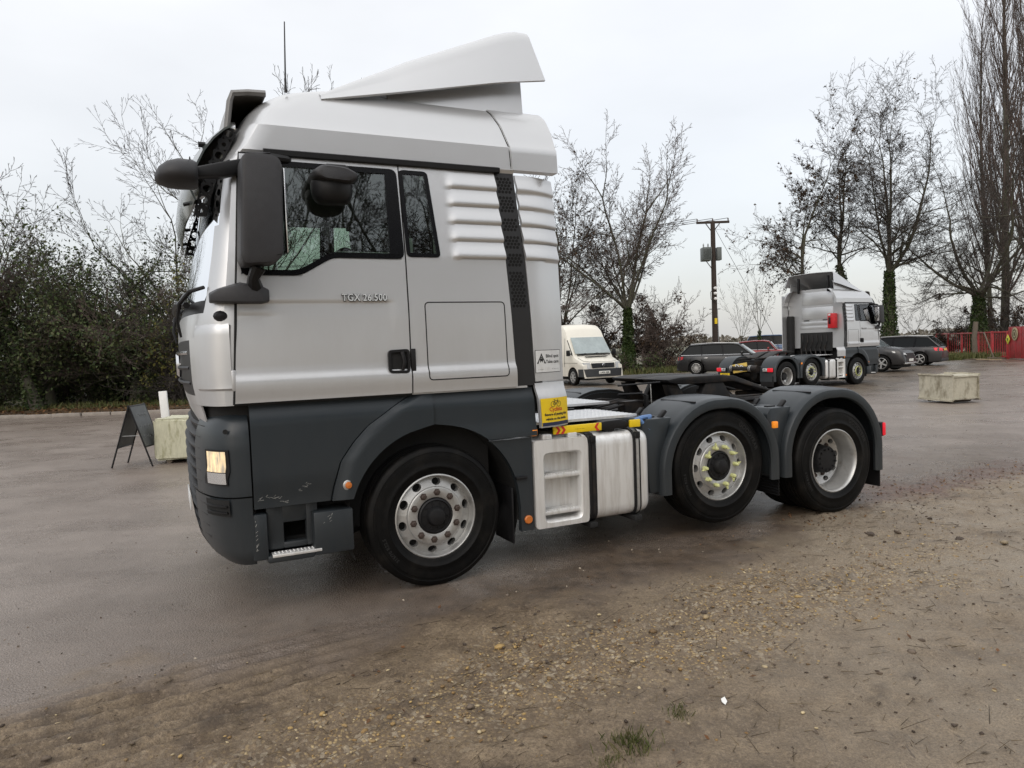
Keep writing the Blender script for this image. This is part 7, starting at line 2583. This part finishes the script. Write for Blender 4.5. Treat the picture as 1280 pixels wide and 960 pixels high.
f1, L1 = railing('railing', 'red slatted railing receding behind the grey estate', 'railing', FA, FB, 1.50, 20, (0.0, 0.35, 0.70, 0.97), group=None)
MB().tube([(0, 0, 1.5), (-0.9, -0.1, 0.75)], 0.05, 6).build('end_rail', GATE, f1)
g1, L2 = railing('gate', 'red barred yard gate right of the wooden post', 'gate', FB, FC, 1.52, 20, (0.06, 0.52, 0.98))
ds = Vector((0.0, 0, 0))
p1_ = empty('sheet_hoarding', FC, math.atan2(FD.y - FC.y, FD.x - FC.x))
tag(p1_, 'solid red sheet panel at the right edge of the gate', 'panel')
LP_ = (FD - FC).length
MB().span((0.06, -0.03, 0.05), (LP_, 0.03, 1.80)).build('sheet', GATE, p1_, bevel=0.01)
for k in range(9):
    MB().span((0.25 + k * 0.7, -0.045, 0.08), (0.30 + k * 0.7, -0.028, 1.77)).build('rib', GATE, p1_)
rs_ = MB().lathe([(0.36, 0.0), (0.36, -0.03), (0.33, -0.035)], (0, 0, 0), 28, 'y', False, True).build('round_sign', mat('sign_buff', (0.42, 0.36, 0.22), 0.6, var=0.2), None)
qd = (FD - FC).normalized()
qp = FC + qd * 0.95
rs_.location = (qp.x + qd.y * 0.05, qp.y - qd.x * 0.05, 1.40)
rs_.rotation_euler = (0, 0, math.atan2(qd.y, qd.x))
tag(rs_, 'round buff sign on the solid red gate panel', 'sign')
MB().lathe([(0.26, -0.036), (0.26, -0.044), (0.20, -0.044), (0.20, -0.036)], (0, 0, 0), 24, 'y').build('wreath', mat('sign_brown', (0.12, 0.09, 0.05), 0.7), rs_)
MB().box((0, -0.04, 0), (0.16, 0.012, 0.2)).build('crest', mat('sign_brown', (0.12, 0.09, 0.05), 0.7), rs_, bevel=0.03)
qp = FC + (FC - FB).normalized() * 0.15
yd = MB().box((0, 0, 0), (0.40, 0.015, 0.40), Matrix.Rotation(R(45), 3, 'Y')).build('warning_diamond', mat('sign_lime', (0.66, 0.66, 0.05), 0.5), None, bevel=0.004)
qg = (FC - FB).normalized()
yd.location = (qp.x + qg.y * 0.10, qp.y - qg.x * 0.10, 1.10)
yd.rotation_euler = (0, 0, math.atan2(qg.y, qg.x))
tag(yd, 'yellow diamond warning sign hung on the red gate', 'sign')
MB().box((0, -0.012, 0.02), (0.13, 0.012, 0.09)).build('symbol', INK, yd)
MB().box((0, -0.012, -0.07), (0.10, 0.012, 0.03)).build('symbol', INK, yd)
wp = MB().tube([(0, 0, -0.1), (-0.05, 0, 1.2), (0.05, 0.0, 2.20)], [0.17, 0.15, 0.14], 9).build('gate_post', WOOD, None, smooth=50)
wp.location = at(1220, 44.6)
tag(wp, 'rough grey wooden post between the red railing and gate', 'post')
wb2 = MB().box((0, 0, 0.80), (0.09, 0.06, 1.95), Matrix.Rotation(R(-42), 3, 'Y')).build('brace_timber', WOOD, None, bevel=0.01)
wb2.location = at(1237, 42.2)
wb2.rotation_euler = (0, 0, math.atan2((FC - FB).y, (FC - FB).x))
tag(wb2, 'diagonal brown timber leaning against the red gate', 'timber')
for i, (px, d, L_, a, lb) in enumerate(((1222, 39.0, 1.7, 20, 'long weathered plank on the grass below the wooden post'), (1236, 38.2, 1.3, -12, 'pale plank lying before the red gate'), (1218, 38.2, 1.0, 48, 'short plank askew by the grey estate'), (1246, 38.4, 0.9, 5, 'stub of timber rightmost of the planks'))):
    o = MB().box((0, 0, 0.09 + 0.03 * i), (L_, 0.16, 0.06)).build('plank', mat('pale_plank', (0.30, 0.24, 0.16), 0.8, var=0.3) if i == 1 else WOOD, None, bevel=0.008)
    o.location = at(px, d)
    o.rotation_euler = (0, R(3), R(a))
    tag(o, lb, 'plank', 'planks before the gate')
# ---- kerb along the lane
kb = empty('kerb', (-27, 22.7, 0))
tag(kb, kind='structure')
km_ = MB().span((0, -0.06, -0.05), (0.88, 0.06, 0.10)).mesh('kerb_stone', mat('kerb_concrete', (0.26, 0.23, 0.20), 0.85, var=0.25, vscale=5), bevel=0.02)
for k in range(26):
    inst('kerb_stone', km_, kb, (k * 0.9, 0.05 * math.sin(k * 1.7), 0.008 * math.sin(k * 2.3)), (0, 0, 0.01 * math.sin(k)))
# ---- litter
sc = MB().add([(-0.012, -0.008, 0.012), (0.0, -0.022, 0.004), (0.012, -0.010, 0.014), (0.010, 0.022, 0.020), (-0.006, 0.024, 0.010)], [(0, 1, 2, 3, 4)]).build('litter', PAPER, None, recalc=False, thick=0.0015)
sc.location = (0.915, 3.235, gz_many(np.array([0.915]), np.array([3.235]))[0][0] + 0.004)
tag(sc, 'small white scrap of litter on the mud in the foreground', 'litter')
for i, (x, y, s_, lb) in enumerate(((2.95, 6.0, 0.035, 'dark clod of mud, the largest on the right of the gravel'), (3.55, 5.75, 0.032, 'dark clod of mud nearest the right photo edge'), (1.12, 4.35, 0.02, 'small dark stone lying in the middle of the gravel'))):
    bm = bmesh.new()
    bmesh.ops.create_icosphere(bm, subdivisions=2, radius=s_)
    rs = random.Random(i)
    for q in bm.verts:
        q.co *= 1 + rs.gauss(0, 0.12)
        q.co.z *= 0.6
    me = bpy.data.meshes.new('clod')
    bm.to_mesh(me)
    bm.free()
    me.materials.append(CLOD)
    o = link(bpy.data.objects.new('clod', me))
    o.location = (x, y, gz_many(np.array([x]), np.array([y]))[0][0] + s_ * 0.2)
    tag(o, lb, 'clod', 'lumps on the verge')
# ---- trees on the near side of the yard, mirrored in the cab windows
refl = [o for o in COL.objects if o.parent is None and o.get('category') == 'tree']
byname = {}
for o in refl:
    byname.setdefault(o.name, o)
for i, (nm, x, y, rz, sc_) in enumerate((('cherry_tree', 13.5, -9, 10, 0.9), ('lime_tree.002', 24, -17, 80, 0.62), ('cherry_tree', 19, -22, 200, 1.1), ('ash_tree', 10, -15, 30, 1.0), ('oak_tree', 27, -8, 120, 0.7), ('bare_ash', 7.5, -8.5, 0, 1.0), ('cherry_tree', 31, -24, 300, 1.2))):
    if nm not in byname:
        continue
    c = copy_tree(byname[nm], None, skip=('foliage',))
    c.location = (x, y, 0)
    c.rotation_euler = (0, 0, R(rz))
    c.scale = (sc_ * 1.35,) * 3
    tag(c, ('broad cherry reflected in the cab window', 'forked lime reflected in the cab window', 'far broad cherry reflected in the cab window', 'leggy ash reflected in the cab window', 'crooked oak reflected in the cab window', 'slender ash reflected in the cab window', 'furthest bare cherry reflected in the cab window')[i], 'tree', 'trees behind the photographer')
